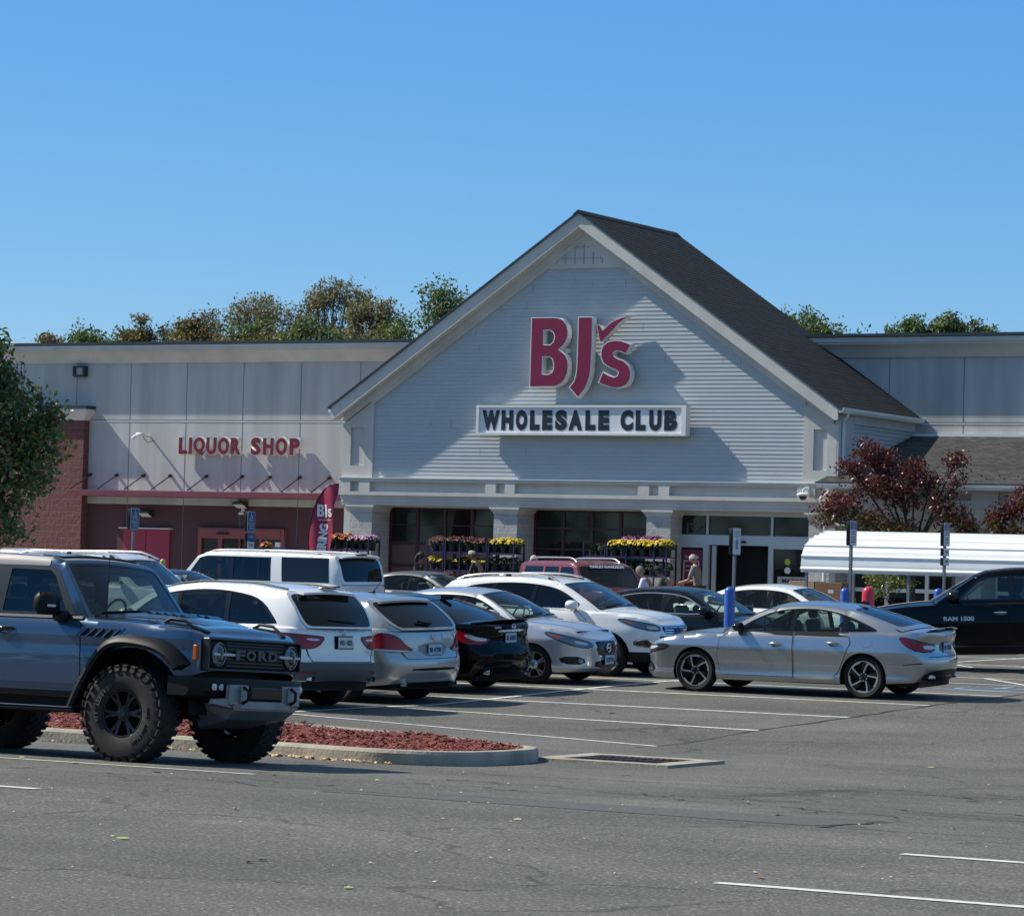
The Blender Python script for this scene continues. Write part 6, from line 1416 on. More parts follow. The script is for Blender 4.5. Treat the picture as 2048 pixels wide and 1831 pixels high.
c.mirror(1.02, 1.40, K_gloss, 1.35, (1, -1)); c.lamp('headlamp', [(.62,.82),(.98,.84),(1.15,1.02),(.7,1.0)], 'front', K_lens, sm=0)
c.plate('grille', [(-.5,.75),(.5,.75),(.5,1.03),(-.5,1.03)], .012, K_chr, kind='front'); c.plate('grille_mesh', [(-.45,.79),(.45,.79),(.45,.99),(-.45,.99)], .018, K_blk, kind='front')
q = MB(); q.bbox(-1.05,1.15,.90,1.05,.44,.50,.02); q.build('side_step', K_blk, c.t); q = MB(); q.bbox(-1.05,1.15,-1.05,-.90,.44,.50,.02); q.build('side_step', K_blk, c.t)
c.hoodseam(1.3, 2.6, .9, .7)
q = MB(); 
for sd in (1, -1):                                                    # pale grab handle trim seen through the glass
    a = c.gside(.95,1.36,-.12,sd); b = c.gside(.50,1.70,-.10,sd); q = MB(); q.tube([a, b], .035, 8); q.build('pillar_trim', mat('trim_pale', (.42,.42,.36), .6), c.t)

# ---------------------------------------------------------------- slate blue off-roader, foreground left
K_grey = mat('hardtop_grey', (.27,.25,.25), .5, noise=(3,.06)); K_rim = mat('rim_black', (.022,.022,.024), .32, .6); K_skid = mat('skid_silver', (.24,.25,.27), .38, .6, noise=(6,.15))
K_tyre2 = mat('tyre_big', (.022,.019,.017), .85, noise=(14,.25))
sp = dict(
    plan=[(2.30,0),(2.30,.5),(2.28,.78),(2.20,.90),(2.0,.945),(1.4,.955),(0,.965),(-1.9,.965),(-2.2,.93),(-2.26,.8),(-2.27,.4),(-2.27,0)],
    sh=[(2.30,1.27),(2.1,1.315),(1.6,1.35),(1.0,1.375),(.9,1.385),(0,1.39),(-2.27,1.39)], crown=[(2.30,0),(2.15,.045),(1.2,.07),(.9,.05),(.6,.0),(-2.27,0)], cpow=.7,
    bot=[(2.30,.93),(2.1,.80),(1.9,.62),(.8,.60),(-.9,.60),(-1.6,.62),(-2.27,.66)],
    ds=[(.5,-.06),(.60,-.02),(.68,.0),(.90,.012),(1.05,.012),(1.10,.004),(1.22,.012),(1.30,.0),(1.39,-.02)], df=[(.6,-.05),(.9,.0),(1.2,.0),(1.3,-.02)], dr=[(.6,-.03),(.8,0),(1.3,0),(1.39,-.02)],
    z0=.58, z1=1.42, zl=(.74,1.07,1.22), edge=.035, clear=.42, belt=1.38, clad=.63,
    wheel=dict(xf=1.53, xr=-1.42, R=.470, ra=.625, az=.02, w=.325, rim=.24, style='pair', n=6, mrim=K_rim, mspk=K_rim, knob=1, wy=.925, steer=.0, dark=1),
    ws=[(.93,1.385),(.72,1.67),(.50,1.955)], roof=[(.38,1.99),(-.4,2.01),(-1.6,1.99)], rw=[(-2.10,1.96),(-2.16,1.6),(-2.2,1.40)],
    dlo=[(.78,1.41),(.50,1.84),(.40,1.89),(-2.0,1.89),(-2.05,1.41)], smooth_dlo=0,
    wins=[[(.66,1.43),(.46,1.79),(.38,1.85),(-.10,1.86),(-.14,1.43)],[(-.30,1.43),(-.28,1.86),(-.95,1.86),(-1.02,1.43)],[(-1.2,1.43),(-1.15,1.86),(-1.9,1.86),(-1.95,1.43)]], glass=[G_mid,G_tint,G_tint],
    rcrown=.03, bow=(.06,.03,.02,.02), tum=(.12,.10), ledge=.03, rwin=(-.85,.85,.12,.86), rccap=0, rmat=3, xm=[K_grey], trim=mat('pillar_dark', (.02,.022,.026), .4))
c = put(sp, 'parked_truck', 'slate blue off-road truck with huge tyres and wide black arches, foreground left', 'truck', -20.43, 27.13, 0, P_blue)
c.t['group'] = 'cars parked in the marked bays'
T = c.t
wf = (1.475, .47)
# flares
for sd in (1, -1):
    for xw in (1.53, -1.42):
        q = MB(); rings = []
        n = 22
        path = []
        KP = [(-.62,.52),(-.52,.74),(-.36,1.0),(-.24,1.12),(-.10,1.16),(.10,1.155),(.34,1.12),(.50,1.04),(.60,.93)]
        if xw < 0: KP = [(-x, z) for x, z in KP[::-1]]
        path = [(xw+x, z) for x, z in smoothloop(KP, 2, False)]
        for (x, z) in path:
            y0 = .93
            dx, dz = x-xw, (z-.55)*1.1; l = hypot(dx, dz); ux, uz = dx/l, dz/l
            rings.append([(x-ux*.02, sd*(y0-.06), z-uz*.02), (x-ux*.03, sd*1.085, z-uz*.03), (x+ux*.005, sd*1.10, z+uz*.005), (x+ux*.05, sd*1.075, z+uz*.05), (x+ux*.085, sd*.995, z+uz*.085), (x+ux*.09, sd*(y0-.02), z+uz*.09)])
        q.loft(rings, 0, caps=True); q.build('wheel_arch', K_blk, T, smooth=40)
# door, bonnet and trims
for sd in (1, -1):
    d = c.plate('door_gap', [(.90,1.39),(.93,.62),(-.26,.62),(-.24,1.39)], .0025, K_seam, sides=(sd,))
    d = c.plate('door', [(.89,1.385),(.918,.85),(.90,.66),(-.24,.66),(-.22,1.385)], .006, P_blue, sides=(sd,), g=.06)[0]
    d2 = c.plate('door', [(-.27,1.385),(-.27,.66),(-.95,.66),(-1.0,.9),(-1.05,1.385)], .006, P_blue, sides=(sd,), g=.06)[0]
    for dd, x in ((d, -.02), (d2, -.85)):
        q = MB(); A = [c.sside(x-.12+.24*i/6, 1.255, .02+.025*sin(pi*i/6), sd) for i in range(7)]; q.tube(A, [.014]+[.02]*5+[.014], 8); q.build('handle', K_gloss, dd, smooth=60)
        c.plate('handle_recess', smoothloop([(x-.08,1.20),(x+.08,1.20),(x+.08,1.27),(x-.08,1.27)], 2), .007, K_seam, dd, sides=(sd,))
    c.plate('body_moulding', [(.88,.735),(.88,.76),(-1.0,.76),(-1.0,.735)], .016, P_blue, sides=(sd,))
    c.plate('belt_trim', [(.90,1.375),(.90,1.40),(-2.0,1.40),(-2.0,1.375)], .012, K_blk, sides=(sd,))
    c.plate('sill_cover', [(.92,.60),(.92,.655),(-.95,.655),(-.95,.60)], .02, K_blk, sides=(sd,))
    # louvred vent in the wing
    V = [(.86,1.215),(.96,1.295),(1.40,1.285),(1.30,1.19)]
    c.plate('wing_vent', inset(V, -.02), .006, P_blue, sides=(sd,)); v_ = c.plate('wing_vent', V, .009, K_seam, sides=(sd,))[0]
    for k in range(5):
        x = .88+.095*k; c.plate('slat', [(x,1.212-.005*k),(x+.025,1.212-.005*k),(x+.12,1.288-.002*k),(x+.095,1.288-.002*k)], .02, P_blue, v_, sides=(sd,))
    pass
for sd in (1, -1):
    c.plate('hardtop', [(.36,1.895),(.36,1.985),(-.4,2.005),(-1.6,1.985),(-2.06,1.955),(-2.06,1.895)], .006, K_grey, kind='gside', sides=(sd,), g=.04)
    # bonnet edge hook
    q = MB(); P = [c.cap(2.10, sd*.86, .012), c.cap(2.02, sd*.86, .055), c.cap(1.86, sd*.86, .055), c.cap(1.78, sd*.86, .012)]
    q.tube(P, .016, 8); q.build('bonnet_hook', K_blk, T, smooth=50)
    q = MB(); q.tube([c.cap(2.22-.0, sd*.84, .008), c.cap(1.5, sd*.90, .01), c.cap(1.0, sd*.93, .008)], .006, 6); q.build('bonnet_gap', K_seam, T)
    q = MB(); q.loft([[c.cap(x, sd*w_, o) for w_, o in ((.80,.004),(.90,.004),(.90,.02),(.80,.02))] for x in (2.26, 2.1, 1.8)]); q.build('bonnet_edge', K_blk, T)
    q = MB(); q.bbox(-1.15,.92,min(sd*.86,sd*1.04),max(sd*.86,sd*1.04),.455,.50,.015); st_ = q.build('side_step', K_blk, T)
    q = MB(); q.box(-1.13,.90,min(sd*.93,sd*1.045),max(sd*.93,sd*1.045),.4995,.508); q.build('step_plate', K_skid, st_)
# raised bonnet centre with black vents
q = MB(); 
def hs(x, w, o): return c.cap(x, w, o)
rings = []
for i in range(11):
    x = lerp(2.02, 1.0, i/10); h = .035*sin(min(1, i/2.5)*pi/2)
    rings.append([hs(x, w_, o*h+.001) for w_, o in ((-.46,0),(-.40,.9),(-.2,1),(0,1),(.2,1),(.40,.9),(.46,0))])
q.loft(rings, 0, caps=False, closed=False); q.build('bonnet_bulge', P_blue, T, smooth=50)
for w0, w1 in ((-.36,-.10),(.10,.36)):
    q = MB()
    for i in range(5):
        x = 1.72-.10*i
        q.add([hs(x, w0, .040), hs(x, w1, .040), hs(x-.07, w1, .062), hs(x-.07, w0, .062), hs(x-.085, w1, .037), hs(x-.085, w0, .037)], [(0,1,2,3),(3,2,4,5),(0,3,5),(1,4,2)])
    q.build('bonnet_vent', K_gloss, T)
q = MB(); q.add([hs(1.02,-.85,.006),hs(1.02,.85,.006),hs(.90,.85,.02),hs(.90,-.85,.02)]+[hs(1.02,w_,.008) for w_ in (-.4,0,.4)], [(0,1,2,3)]); q.build('cowl', K_blk, T)
# windscreen frame, header in body colour and wipers
q = MB(); rings = [[c.rooff(x, w_, o) for (x, o) in ((.415,.004),(.415,.012),(.18,.012),(.18,.002))] for w_ in [-.97+.194*k/1.0 for k in range(11)]]
q.loft(rings); q.build('windscreen_header', P_blue, T, smooth=50)
c.wiper(c.FW, -.75, -.05, .06, .08); c.wiper(c.FW, .05, .75, .06, .08)
q = MB(); q.tube([c.cap(1.05,-.82,.0), c.cap(1.05,-.82,.62)], .004, 6); q.tube([c.cap(1.05,-.82,0), c.cap(1.05,-.82,.03)], .014, 8); q.build('aerial', K_blk, T)
# mirrors: big square housings with a marker
for sd in (1, -1):
    q = MB(); q.bbox(.54,.70,min(sd*1.0,sd*1.32),max(sd*1.0,sd*1.32),1.40,1.62,.05); o = q.build('mirror', K_blk, T, smooth=50)
    q = MB(); q.bbox(.58,.74,min(sd*.90,sd*1.04),max(sd*.90,sd*1.04),1.34,1.45,.03); q.build('mirror_foot', K_blk, o, smooth=50)
    q = MB(); q.bbox(.697,.712,min(sd*1.13,sd*1.26),max(sd*1.13,sd*1.26),1.475,1.50,.005); q.build('marker_lamp', K_wht, o)
# front face
def fx(y, z): return 2.30
q = MB(); q.bbox(2.25,2.325,-.80,.80,.93,1.235,.03); gr = q.build('grille', K_blk, T, smooth=40)
q = MB(); 
for (y0, y1, z0, z1) in ((-.82,.82,.925,.95),(-.82,.82,1.225,1.245),(-.825,-.80,.93,1.24),(.80,.825,.93,1.24)): q.bbox(2.27,2.345,y0,y1,z0,z1,.006)
for z in (.975,1.01,1.045,1.135,1.17,1.20): q.box(2.32,2.333,-.50,.50,z,z+.010)
q.build('grille_surround', mat('surround_dark', (.022,.024,.027), .4), gr)
M_fl = mat('grille_letter', (.055,.058,.062), .4)
for ch, y in zip('FORD', (-.29,-.097,.097,.29)):
    text(ch, .125, gr, 'letter', M_fl, (2.348, y, 1.045), right=(0,1,0), width=.165, bold=.04, depth=.014)
for z in (1.09,): 
    q = MB(); q.box(2.33,2.345,-.66,-.42,z-.012,z+.012); q.box(2.33,2.345,.42,.66,z-.012,z+.012); q.build('light_bar', K_wht, gr)
for sd in (1, -1):
    q = MB(); q.lathe([(.115,-.02),(.12,.02),(.108,.03),(.10,.02)], (2.325, sd*.64, 1.085), 'x', 28); hl = q.build('headlamp', mat('lamp_ring', (.22,.23,.24), .25, .7), T, smooth=40)
    q = MB(); q.lathe([(0,.012),(.08,.004),(.104,-.01)], (2.345, sd*.64, 1.085), 'x', 24); q.build('lens', K_lens, hl, smooth=60)
    q = MB(); q.lathe([(0,.025),(.035,.02),(.045,0)], (2.355, sd*.64, 1.115), 'x', 16); q.lathe([(0,.025),(.035,.02),(.045,0)], (2.355, sd*.64, 1.055), 'x', 16); q.build('lens', K_dk, hl, smooth=60)
    q = MB(); q.bbox(2.35,2.375,min(sd*.40,sd*.76),max(sd*.40,sd*.76),1.073,1.097,.006); q.build('light_bar', K_wht, hl)
    c.plate('marker_lamp', [(.84,1.0),(.90,1.0),(.90,1.16),(.84,1.16)], .012, K_amb, kind='front', sides=(sd,)) if False else None
    q = MB(); q.bbox(2.215,2.262,min(sd*.86,sd*.915),max(sd*.86,sd*.915),1.02,1.17,.008); q.build('marker_lamp', K_amb, T)
# front bumper
q = MB(); rings = []
for k in range(-10, 11):
    u = k/10; y = u*1.0; xb = 2.47-.22*abs(u)**3
    rings.append([(xb-.25,y,.86),(xb-.02,y,.86),(xb,y,.84),(xb,y,.73),(xb-.04,y,.68+.0*abs(u)),(xb-.10-.10*abs(u),y,.60+.08*abs(u)**2),(xb-.25,y,.60+.08*abs(u)**2)])
q.loft(rings); bp = q.build('front_bumper', K_blk, T, smooth=35)
q = MB()
for sd in (1, -1):
    q = MB(); q.bbox(2.42,2.485,min(sd*.30,sd*.62),max(sd*.30,sd*.62),.60,.80,.01); q.bbox(2.43,2.51,min(sd*.38,sd*.46),max(sd*.38,sd*.46),.63,.77,.012); q.build('tow_bracket', K_skid, bp)
    q = MB(); q.tube([(2.50,sd*.42,.62),(2.56,sd*.42,.66),(2.56,sd*.42,.74),(2.50,sd*.42,.78)], .016, 8); q.build('tow_hook', K_blk, bp, smooth=50)
    for y in (.66,.76): q = MB(); q.lathe([(0,.02),(.03,.018),(.036,0)], (2.40-.06*(y-.6)*2,sd*y,.77), 'x', 14); q.build('fog_lamp', K_wht, bp)
q = MB(); q.loft([[(x_-.02,y_,z1_),(x_,y_,z1_-.01),(x_,y_,z0_),(x_-.05,y_,z0_-.01)] for (x_,y_,z0_,z1_) in ((2.36,-.74,.61,.66),(2.47,-.60,.58,.67),(2.50,-.3,.57,.65),(2.50,.3,.57,.65),(2.47,.60,.58,.67),(2.36,.74,.61,.66))]); q.build('bumper_bar', K_skid, bp)
q = MB(); q.add([(2.49,-.58,.60),(2.49,.58,.60),(2.48,.54,.55),(2.48,-.54,.55),(2.38,-.50,.46),(2.38,.50,.46),(2.0,-.42,.36),(2.0,.42,.36),(2.0,-.6,.62),(2.0,.6,.62)], [(0,1,2,3),(3,2,5,4),(4,5,7,6),(0,3,4,6,8),(1,9,7,5,2)]); q.build('skid_plate', K_skid, bp, smooth=20)
q = MB(); q.bbox(2.46,2.50,-.28,.28,.66,.78,.01); q.build('winch_cover', K_gloss, bp)
for sd in (1, -1):
    q = MB(); q.tube([(1.475,sd*.2,.47),(1.475,sd*.82,.47)], .05, 8); q.tube([(1.40,sd*.55,.5),(1.40,sd*.62,1.0)], .05, 8); q.tube([(1.7,sd*.3,.42),(1.5,sd*.8,.40)], .03, 6); q.build('suspension', K_blk, T)
# tyre sidewalls carry raised lettering
for w_ in [o for o in T.children if o.name.startswith('wheel') and o.name.split('.')[0] == 'wheel']:
    for ch in w_.children:
        if ch.name.startswith('tyre'): ch.data.materials[0] = K_tyre2
    for j, chs in enumerate(('ALL-TERRAIN', 'ALL-TERRAIN')):
        n = len(chs)
        for i, ch in enumerate(chs):
            if ch == '-': continue
            a = (-pi/2 if j == 0 else pi/2)+(i-n/2)*.135; r_ = .315
            text(ch, .07, w_, 'tyre_lettering', mat('tyre_letter', (.07,.062,.055), .8), (r_*cos(a), .172, r_*sin(a)), right=(-sin(a), 0, cos(a)), up=(-cos(a), 0, -sin(a)), width=.036, bold=.03, depth=.006)
# ================================================================ signs, bollards, shelter, racks
M_galv = mat('galvanised', (.22,.24,.26), .5, .5, noise=(4,.15)); M_sgb = mat('sign_blue', (.02,.09,.24), .4); M_sgw = mat('sign_white_face', (.60,.62,.62), .4); M_back = mat('sign_back', (.09,.10,.11), .5, .4)
def isa(parent, m_, x, y, z, s_):
    """wheelchair symbol in the YZ plane facing +X"""
    q = MB(); q.tube([(x, y+s_*.18*cos(a), z-s_*.10+s_*.18*sin(a)) for a in [R(t) for t in range(150, 391, 24)]], s_*.028, 5)
    q.tube([(x,y-s_*.04,z+s_*.22),(x,y-s_*.02,z+s_*.0),(x,y+s_*.14,z-s_*.02),(x,y+s_*.22,z-s_*.24)], s_*.032, 5); q.ball((x,y-s_*.04,z+s_*.31), s_*.055, 8, 5); q.build('symbol', m_, parent)
def sign_post(x, y, ztop, lab, kind, extra=0, group='accessible parking sign posts', bol=None):
    g0 = gz(x, y); t = thing('parking_sign', lab, 'sign', (x, y, g0), 0, group); H_ = ztop-g0
    q = MB(); q.box(-.028,.028,-.03,-.024,0,H_-.02); q.box(-.028,-.022,-.03,.012,0,H_-.02); q.box(.022,.028,-.03,.012,0,H_-.02); q.build('post', M_galv, t)
    for (dx, nm) in ((.036, 'sign_panel'), (-.036, 'sign_panel')):
        q = MB(); w_, h_ = .155, .46; lp = smoothloop([(-w_,H_-h_),(w_,H_-h_),(w_,H_),(-w_,H_)], 0)
        r_ = .03; lp = []
        for (cy, cz, a0) in ((w_-r_,H_-r_,0),(-w_+r_,H_-r_,90),(-w_+r_,H_-h_+r_,180),(w_-r_,H_-h_+r_,270)):
            for k in range(4): a = R(a0+30*k); lp.append((cy+r_*cos(a), cz+r_*sin(a)))
        sg = 1 if dx > 0 else -1
        q.plate(lp, [], lambda a, b, d: (d, a, b), dx+sg*.003, dx, 0); o = q.build(nm, M_sgw if dx > 0 else M_back, t)
        if dx < 0: continue
        X = dx+.005
        if kind == 'blue':
            q = MB(); q.plate(inset(lp, .010), [], lambda a, b, d: (d, a, b), X, X-.002, 0); f_ = q.build('sign_face', M_sgb, o)
            isa(f_, M_sgw, X+.002, 0, H_-.10, .20)
            for (tx, zz, sz) in (('RESERVED', .195, .036), ('PARKING', .235, .036), ('PERMIT', .305, .03), ('REQUIRED', .34, .03), ('VIOLATORS', .375, .03), ('WILL BE FINED', .41, .026)): text(tx, sz, f_, 'lettering', M_sgw, (X+.003, 0, H_-zz), right=(0,1,0), width=.19, depth=.002)
            q = MB(); q.box(X,X+.002,-.13,.13,H_-.272,H_-.266); q.build('sign_line', M_sgw, f_)
        else:
            blue = (H_-.16, H_-.02) if kind == 'half' else (H_-.36, H_-.20)
            q = MB(); b0, b1 = (-.14, .14) if kind == 'half' else (-.05, .05); q.box(X-.002,X,b0,b1,blue[0],blue[1]); f_ = q.build('sign_face', M_sgb, o); isa(f_, M_sgw, X+.002, 0, (blue[0]+blue[1])/2, .18)
            ink = mat('sign_text_grey', (.10,.14,.22), .5)
            for (tx, zz) in ((('RESERVED', .21), ('PARKING', .25), ('PERMIT', .31), ('REQUIRED', .35), ('VIOLATORS FINED', .40)) if kind == 'half' else (('VAN', .07), ('PARKING', .11), ('ONLY', .155))): text(tx, .034, o, 'lettering', ink, (X, 0, H_-zz), right=(0,1,0), width=.2, depth=.002)
            q = MB(); q.plate(inset(lp, .008), [inset(lp, .012)], lambda a, b, d: (d, a, b), X, X-.002, 0); q.build('sign_border', ink, o)
    for k in range(extra):
        z1 = H_-.50-.19*k; q = MB(); q.bbox(.034,.040,-.14,.14,z1-.155,z1,.004); o = q.build('sign_panel', M_sgb if (kind == 'blue' and k == 0) else M_sgw, t)
        text(('VAN' if k == 0 else 'FINE'), .07, o, 'lettering', M_sgw if (kind == 'blue' and k == 0) else M_back, (.043, 0, z1-.10), right=(0,1,0), width=.16, depth=.002)
        q = MB(); q.bbox(-.040,-.034,-.14,.14,z1-.155,z1,.004); q.build('sign_panel', M_back, t)
    return t
sign_post(-24.36, 51.35, 2.61, 'white parking sign with small blue symbol above the tall blue bollard', 'low')
sign_post(-24.36, 56.39, 2.87, 'blue topped parking sign in front of the white cart shelter, nearer its left end', 'half')
sign_post(-24.45, 61.27, 2.96, 'parking sign with two small plates under it, nearest the black pickup', 'half', 2)
sign_post(-42.43, 58.75, 2.90, 'blue parking sign on a grey post in front of the red double doors', 'blue')
sign_post(-41.88, 62.5, 2.95, 'blue parking sign with two small plates below it, by the red framed entrance', 'blue', 2)
def bollard(x, y, ztop, r, col, lab, nm='bollard', grp='bollards'):
    g0 = gz(x, y); m_ = mat(nm+'_'+col[0], col[1], .35, noise=(3,.08), coat=.3); h = ztop-g0
    q = MB(); q.lathe([(r*1.02,0),(r*1.02,.03),(r,.05),(r,h-r)]+[(r*cos(a*pi/12), h-r+r*sin(a*pi/12)) for a in range(1,7)], (0,0,0), 'z', 24)
    o = q.build('bollard', m_, None, smooth=40, loc=(x, y, g0)); tag(o, lab, 'bollard', grp); return o
bollard(-24.36+.02, 51.15, 1.60, .088, ('blue',(.03,.10,.42)), 'tall blue bollard right of the black saloon windscreen')
bollard(-24.38, 56.2, 1.63, .086, ('blue',(.03,.10,.42)), 'blue bollard left of the red one, at the foot of a sign post')
bollard(-24.50, 61.1, 1.66, .086, ('blue',(.03,.10,.42)), 'pale blue bollard top just left of the black pickup windscreen')
bollard(-23.04, 54.15, 1.67, .115, ('red',(.55,.015,.035)), 'red round topped bollard behind the roof of the silver saloon')
bollard(-41.85, 59.08, 1.81, .06, ('yellow',(.55,.42,.10)), 'slim yellow bollard seen beside the far left white SUV')

# ---- cart shelter with bent ribbed roof
cs = thing('cart_shelter', 'long white cart shelter with a bent ribbed metal roof on thin posts', 'shelter', (-30.6, 68, gz(-30.6, 68)))
M_rib = mat('ribbed_steel', (.78,.79,.78), .32, .1, noise=(1.5,.05))
G0 = gz(-30.6, 68)
base = [(0,1.97),(.0,2.10),(.03,2.28),(.10,2.43),(.25,2.57),(.5,2.69),(.9,2.78),(1.4,2.88),(1.9,2.78),(2.3,2.69),(2.55,2.57),(2.70,2.43),(2.77,2.28),(2.8,2.10),(2.8,1.97)]
prof = []; acc = 0; last = 0
for (a, b) in zip(base, base[1:]):
    l = hypot(b[0]-a[0], b[1]-a[1]); k = max(1, int(l/.02)); nx, nz = -(b[1]-a[1])/l, (b[0]-a[0])/l
    if nx*(1.4-a[0]) > 0 and False: nx = -nx
    for i in range(k):
        s_ = (acc+l*i/k) % .29; o = 0
        if s_ < .075: o = .034*min(1, min(s_, .075-s_)/.018)
        prof.append((a[0]+(b[0]-a[0])*i/k+nx*o, a[1]+(b[1]-a[1])*i/k+nz*o))
    acc += l
prof.append(base[-1]); x1 = 18; nP = len(prof)
for seg in ((0, 5.75), (5.72, 11.6), (11.57, x1)):
    q = MB(); up = .004 if seg[0] else 0
    q.add([(x, y, z-G0+up) for x in seg for y, z in prof]+[(x, y*.995+.007, z-G0-.012) for x in seg for y, z in prof], [(i, i+1, nP+i+1, nP+i) for i in range(nP-1)]+[(2*nP+i+1, 2*nP+i, 3*nP+i, 3*nP+i+1) for i in range(nP-1)]+[(i, 2*nP+i, 2*nP+i+1, i+1) for i in range(nP-1)])
    q.build('roof_panel', M_rib, cs, smooth=25, fix=False)
for x in (.12, 2.6, 5.3, 8.2, 11, 14):
    for y in (.06, 2.74): q = MB(); q.box(x-.03,x+.03,y-.03,y+.03,0,1.97-G0+.25); q.build('post', M_galv, cs)
for y in (.06, 2.74): q = MB(); q.box(0,x1,y-.025,y+.025,.75,.80); q.build('rail', M_galv, cs)
for y in (.03, 2.77): q = MB(); q.box(0,x1,y-.02,y+.02,1.93-G0,1.97-G0); q.build('eave_trim', M_white, cs)

# ---- boxes on a pallet
M_card = mat('cardboard', (.40,.28,.17), .85, noise=(3,.08)); M_card2 = mat('cardboard_brown', (.21,.12,.07), .85, noise=(3,.08)); M_tape = mat('tape', (.45,.36,.22), .4)
pa = thing('pallet', 'low wooden pallet carrying boxes by the cart shelter', 'pallet', (-32.45, 73.0, gz(-32, 73)))
q = MB()
for i in range(6): q.box(-.75+i*.255,-.53+i*.255,-.5,.5,.11,.13)
for y in (-.45,0,.40): q.box(-.75,.75,y,y+.06,0,.11)
q.build('deck', mat('pallet_wood', (.28,.19,.11), .8), pa)
def carton(x, y, z, w_, d_, h_, m_, lab):
    t = thing('cardboard_box', lab, 'box', (x, y, z), 0, 'boxes by the cart shelter')
    MB().bbox(-w_/2,w_/2,-d_/2,d_/2,0,h_,.006).build('carton', m_, t); MB().box(-w_/2-.001,w_/2+.001,-.03,.03,h_-.0,h_+.002).build('tape', M_tape, t)
    q = MB(); q.box(.0,.14,-d_/2-.002,-d_/2,h_*.25,h_*.5); q.build('box_label', M_sgw, t)
zz = gz(-32, 73)+.13
carton(-32.72, 73.0, zz, .78, .8, .92, M_card2, 'large brown box under the tan box, left one'); carton(-31.93, 73.0, zz, .78, .8, .92, M_card2, 'large brown box under the dark top box, right one')
carton(-32.66, 73.0, zz+.922, .66, .7, .36, M_card, 'tan box on top, its side facing the sun'); carton(-31.96, 73.0, zz+.922, .70, .7, .34, M_card2, 'brown box on top beside the tan one, with a small white label')

# ---- potted chrysanthemums
M_pot = mat('pot_dark', (.035,.03,.03), .6); M_leafd = mat('mum_leaf', (.035,.065,.025), .7)
def bloom(name, m_, m2, nb=70, fol=.75, seed=1):
    rnd = random.Random(seed); P = MB(); P.lathe([(0,0),(.075,0),(.10,.17),(.105,.17),(.105,.185),(.095,.185),(.09,.15),(0,.15)], (0,0,0), 'z', 12)
    F = MB()
    for _ in range(170):
        a, u = rnd.uniform(0, 2*pi), rnd.uniform(-.1, 1); r_ = .17*math.sqrt(max(0, 1-max(0, u)**2))*rnd.uniform(.75, 1.02); p = Vector((r_*cos(a), r_*sin(a), .20+.17*u))
        d = Vector((rnd.gauss(0,1), rnd.gauss(0,1), rnd.gauss(0,1))).normalized(); e = d.orthogonal().normalized()*.022; d *= .03
        F.add([p-d, p+e, p+d, p-e], [(0,1,2,3)])
    B = MB()
    for _ in range(nb):
        a = rnd.uniform(0, 2*pi); u = rnd.uniform(.25, 1); r_ = .185*math.sqrt(1-u*u)+.0; p = Vector((r_*cos(a)*1.03, r_*sin(a)*1.03, .215+.175*u)); n_ = Vector((cos(a)*(1-u), sin(a)*(1-u), u+.2)).normalized()
        e = n_.orthogonal().normalized(); g_ = n_.cross(e); s_ = rnd.uniform(.020, .032)
        ring = [p+(e*cos(k*pi/3)+g_*sin(k*pi/3))*s_ for k in range(6)]
        B.add(ring+[p+n_*.014], [(k, (k+1) % 6, 6) for k in range(6)], 0 if rnd.random() < .8 else 1)
    return (P.mesh('pot', M_pot, 40), F.mesh('foliage', M_leafd, fix=False), B.mesh('blooms', [m_, m2], fix=False) if nb else None)
C_y, C_y2 = mat('bloom_yellow', (.80,.58,.015), .6), mat('bloom_gold', (.55,.36,.01), .6)
C_r, C_r2 = mat('bloom_dark_red', (.14,.02,.03), .6), mat('bloom_plum', (.22,.06,.06), .6)
C_o, C_o2 = mat('bloom_orange', (.65,.22,.03), .6), mat('bloom_rust', (.40,.05,.02), .6)
C_p, C_p2 = mat('bloom_pink', (.60,.30,.48), .6), mat('bloom_pale', (.70,.52,.62), .6)
C_v, C_v2 = mat('bloom_purple', (.22,.03,.20), .6), mat('bloom_violet', (.32,.08,.30), .6)
BL = {'yellow': bloom('y', C_y, C_y2, 95, seed=1), 'red': bloom('r', C_r, C_r2, 60, seed=2), 'orange': bloom('o', C_o, C_o2, 85, seed=3), 'pink': bloom('p', C_p, C_p2, 80, seed=4), 'purple': bloom('v', C_v, C_v2, 70, seed=5), 'sparse': bloom('s', C_y, C_y2, 28, seed=6), 'green': bloom('g', C_y, C_y2, 0, seed=7)}
def pot(kind, x, y, z, lab, grp, s_=1.):
    t = thing('potted_flower', lab, 'potted plant', (x+random.uniform(-.012,.012), y+random.uniform(-.02,.02), z), random.uniform(0, 6), grp); s_ *= random.uniform(.92, 1.08); t.scale = (s_, s_, s_)
    for nm, me in zip(('pot', 'foliage', 'blooms'), BL[kind]):
        if me: o = bpy.data.objects.new(nm, me); C.objects.link(o); o.parent = t
M_rack = mat('rack_steel', (.035,.03,.075), .5, .3)
def rack(x0, x1, lab, shelves, y=75.0, dp=.55, top=2.55, posts=None):
    z0 = .485; t = thing('flower_rack', lab, 'rack', ((x0+x1)/2, y, z0), 0, 'flower racks'); w_ = (x1-x0)/2
    for px in posts or (-w_, w_):
        for py in (-dp/2, dp/2): q = MB(); q.box(px-.018,px+.018,py-.018,py+.018,0,top-z0); q.build('post', M_rack, t)
    for s_ in shelves:
        q = MB(); q.box(-w_,w_,-dp/2,dp/2,s_-z0-.02,s_-z0); 
        q.box(-w_,w_,-dp/2-.006,-dp/2,s_-z0-.045,s_-z0+.01); q.build('shelf', M_rack, t)
SH = (2.22, 1.75, 1.25, .75)
A_ = rack(-44.42, -43.93, 'narrow flower rack, left end of the middle row, dark red over yellow', SH)
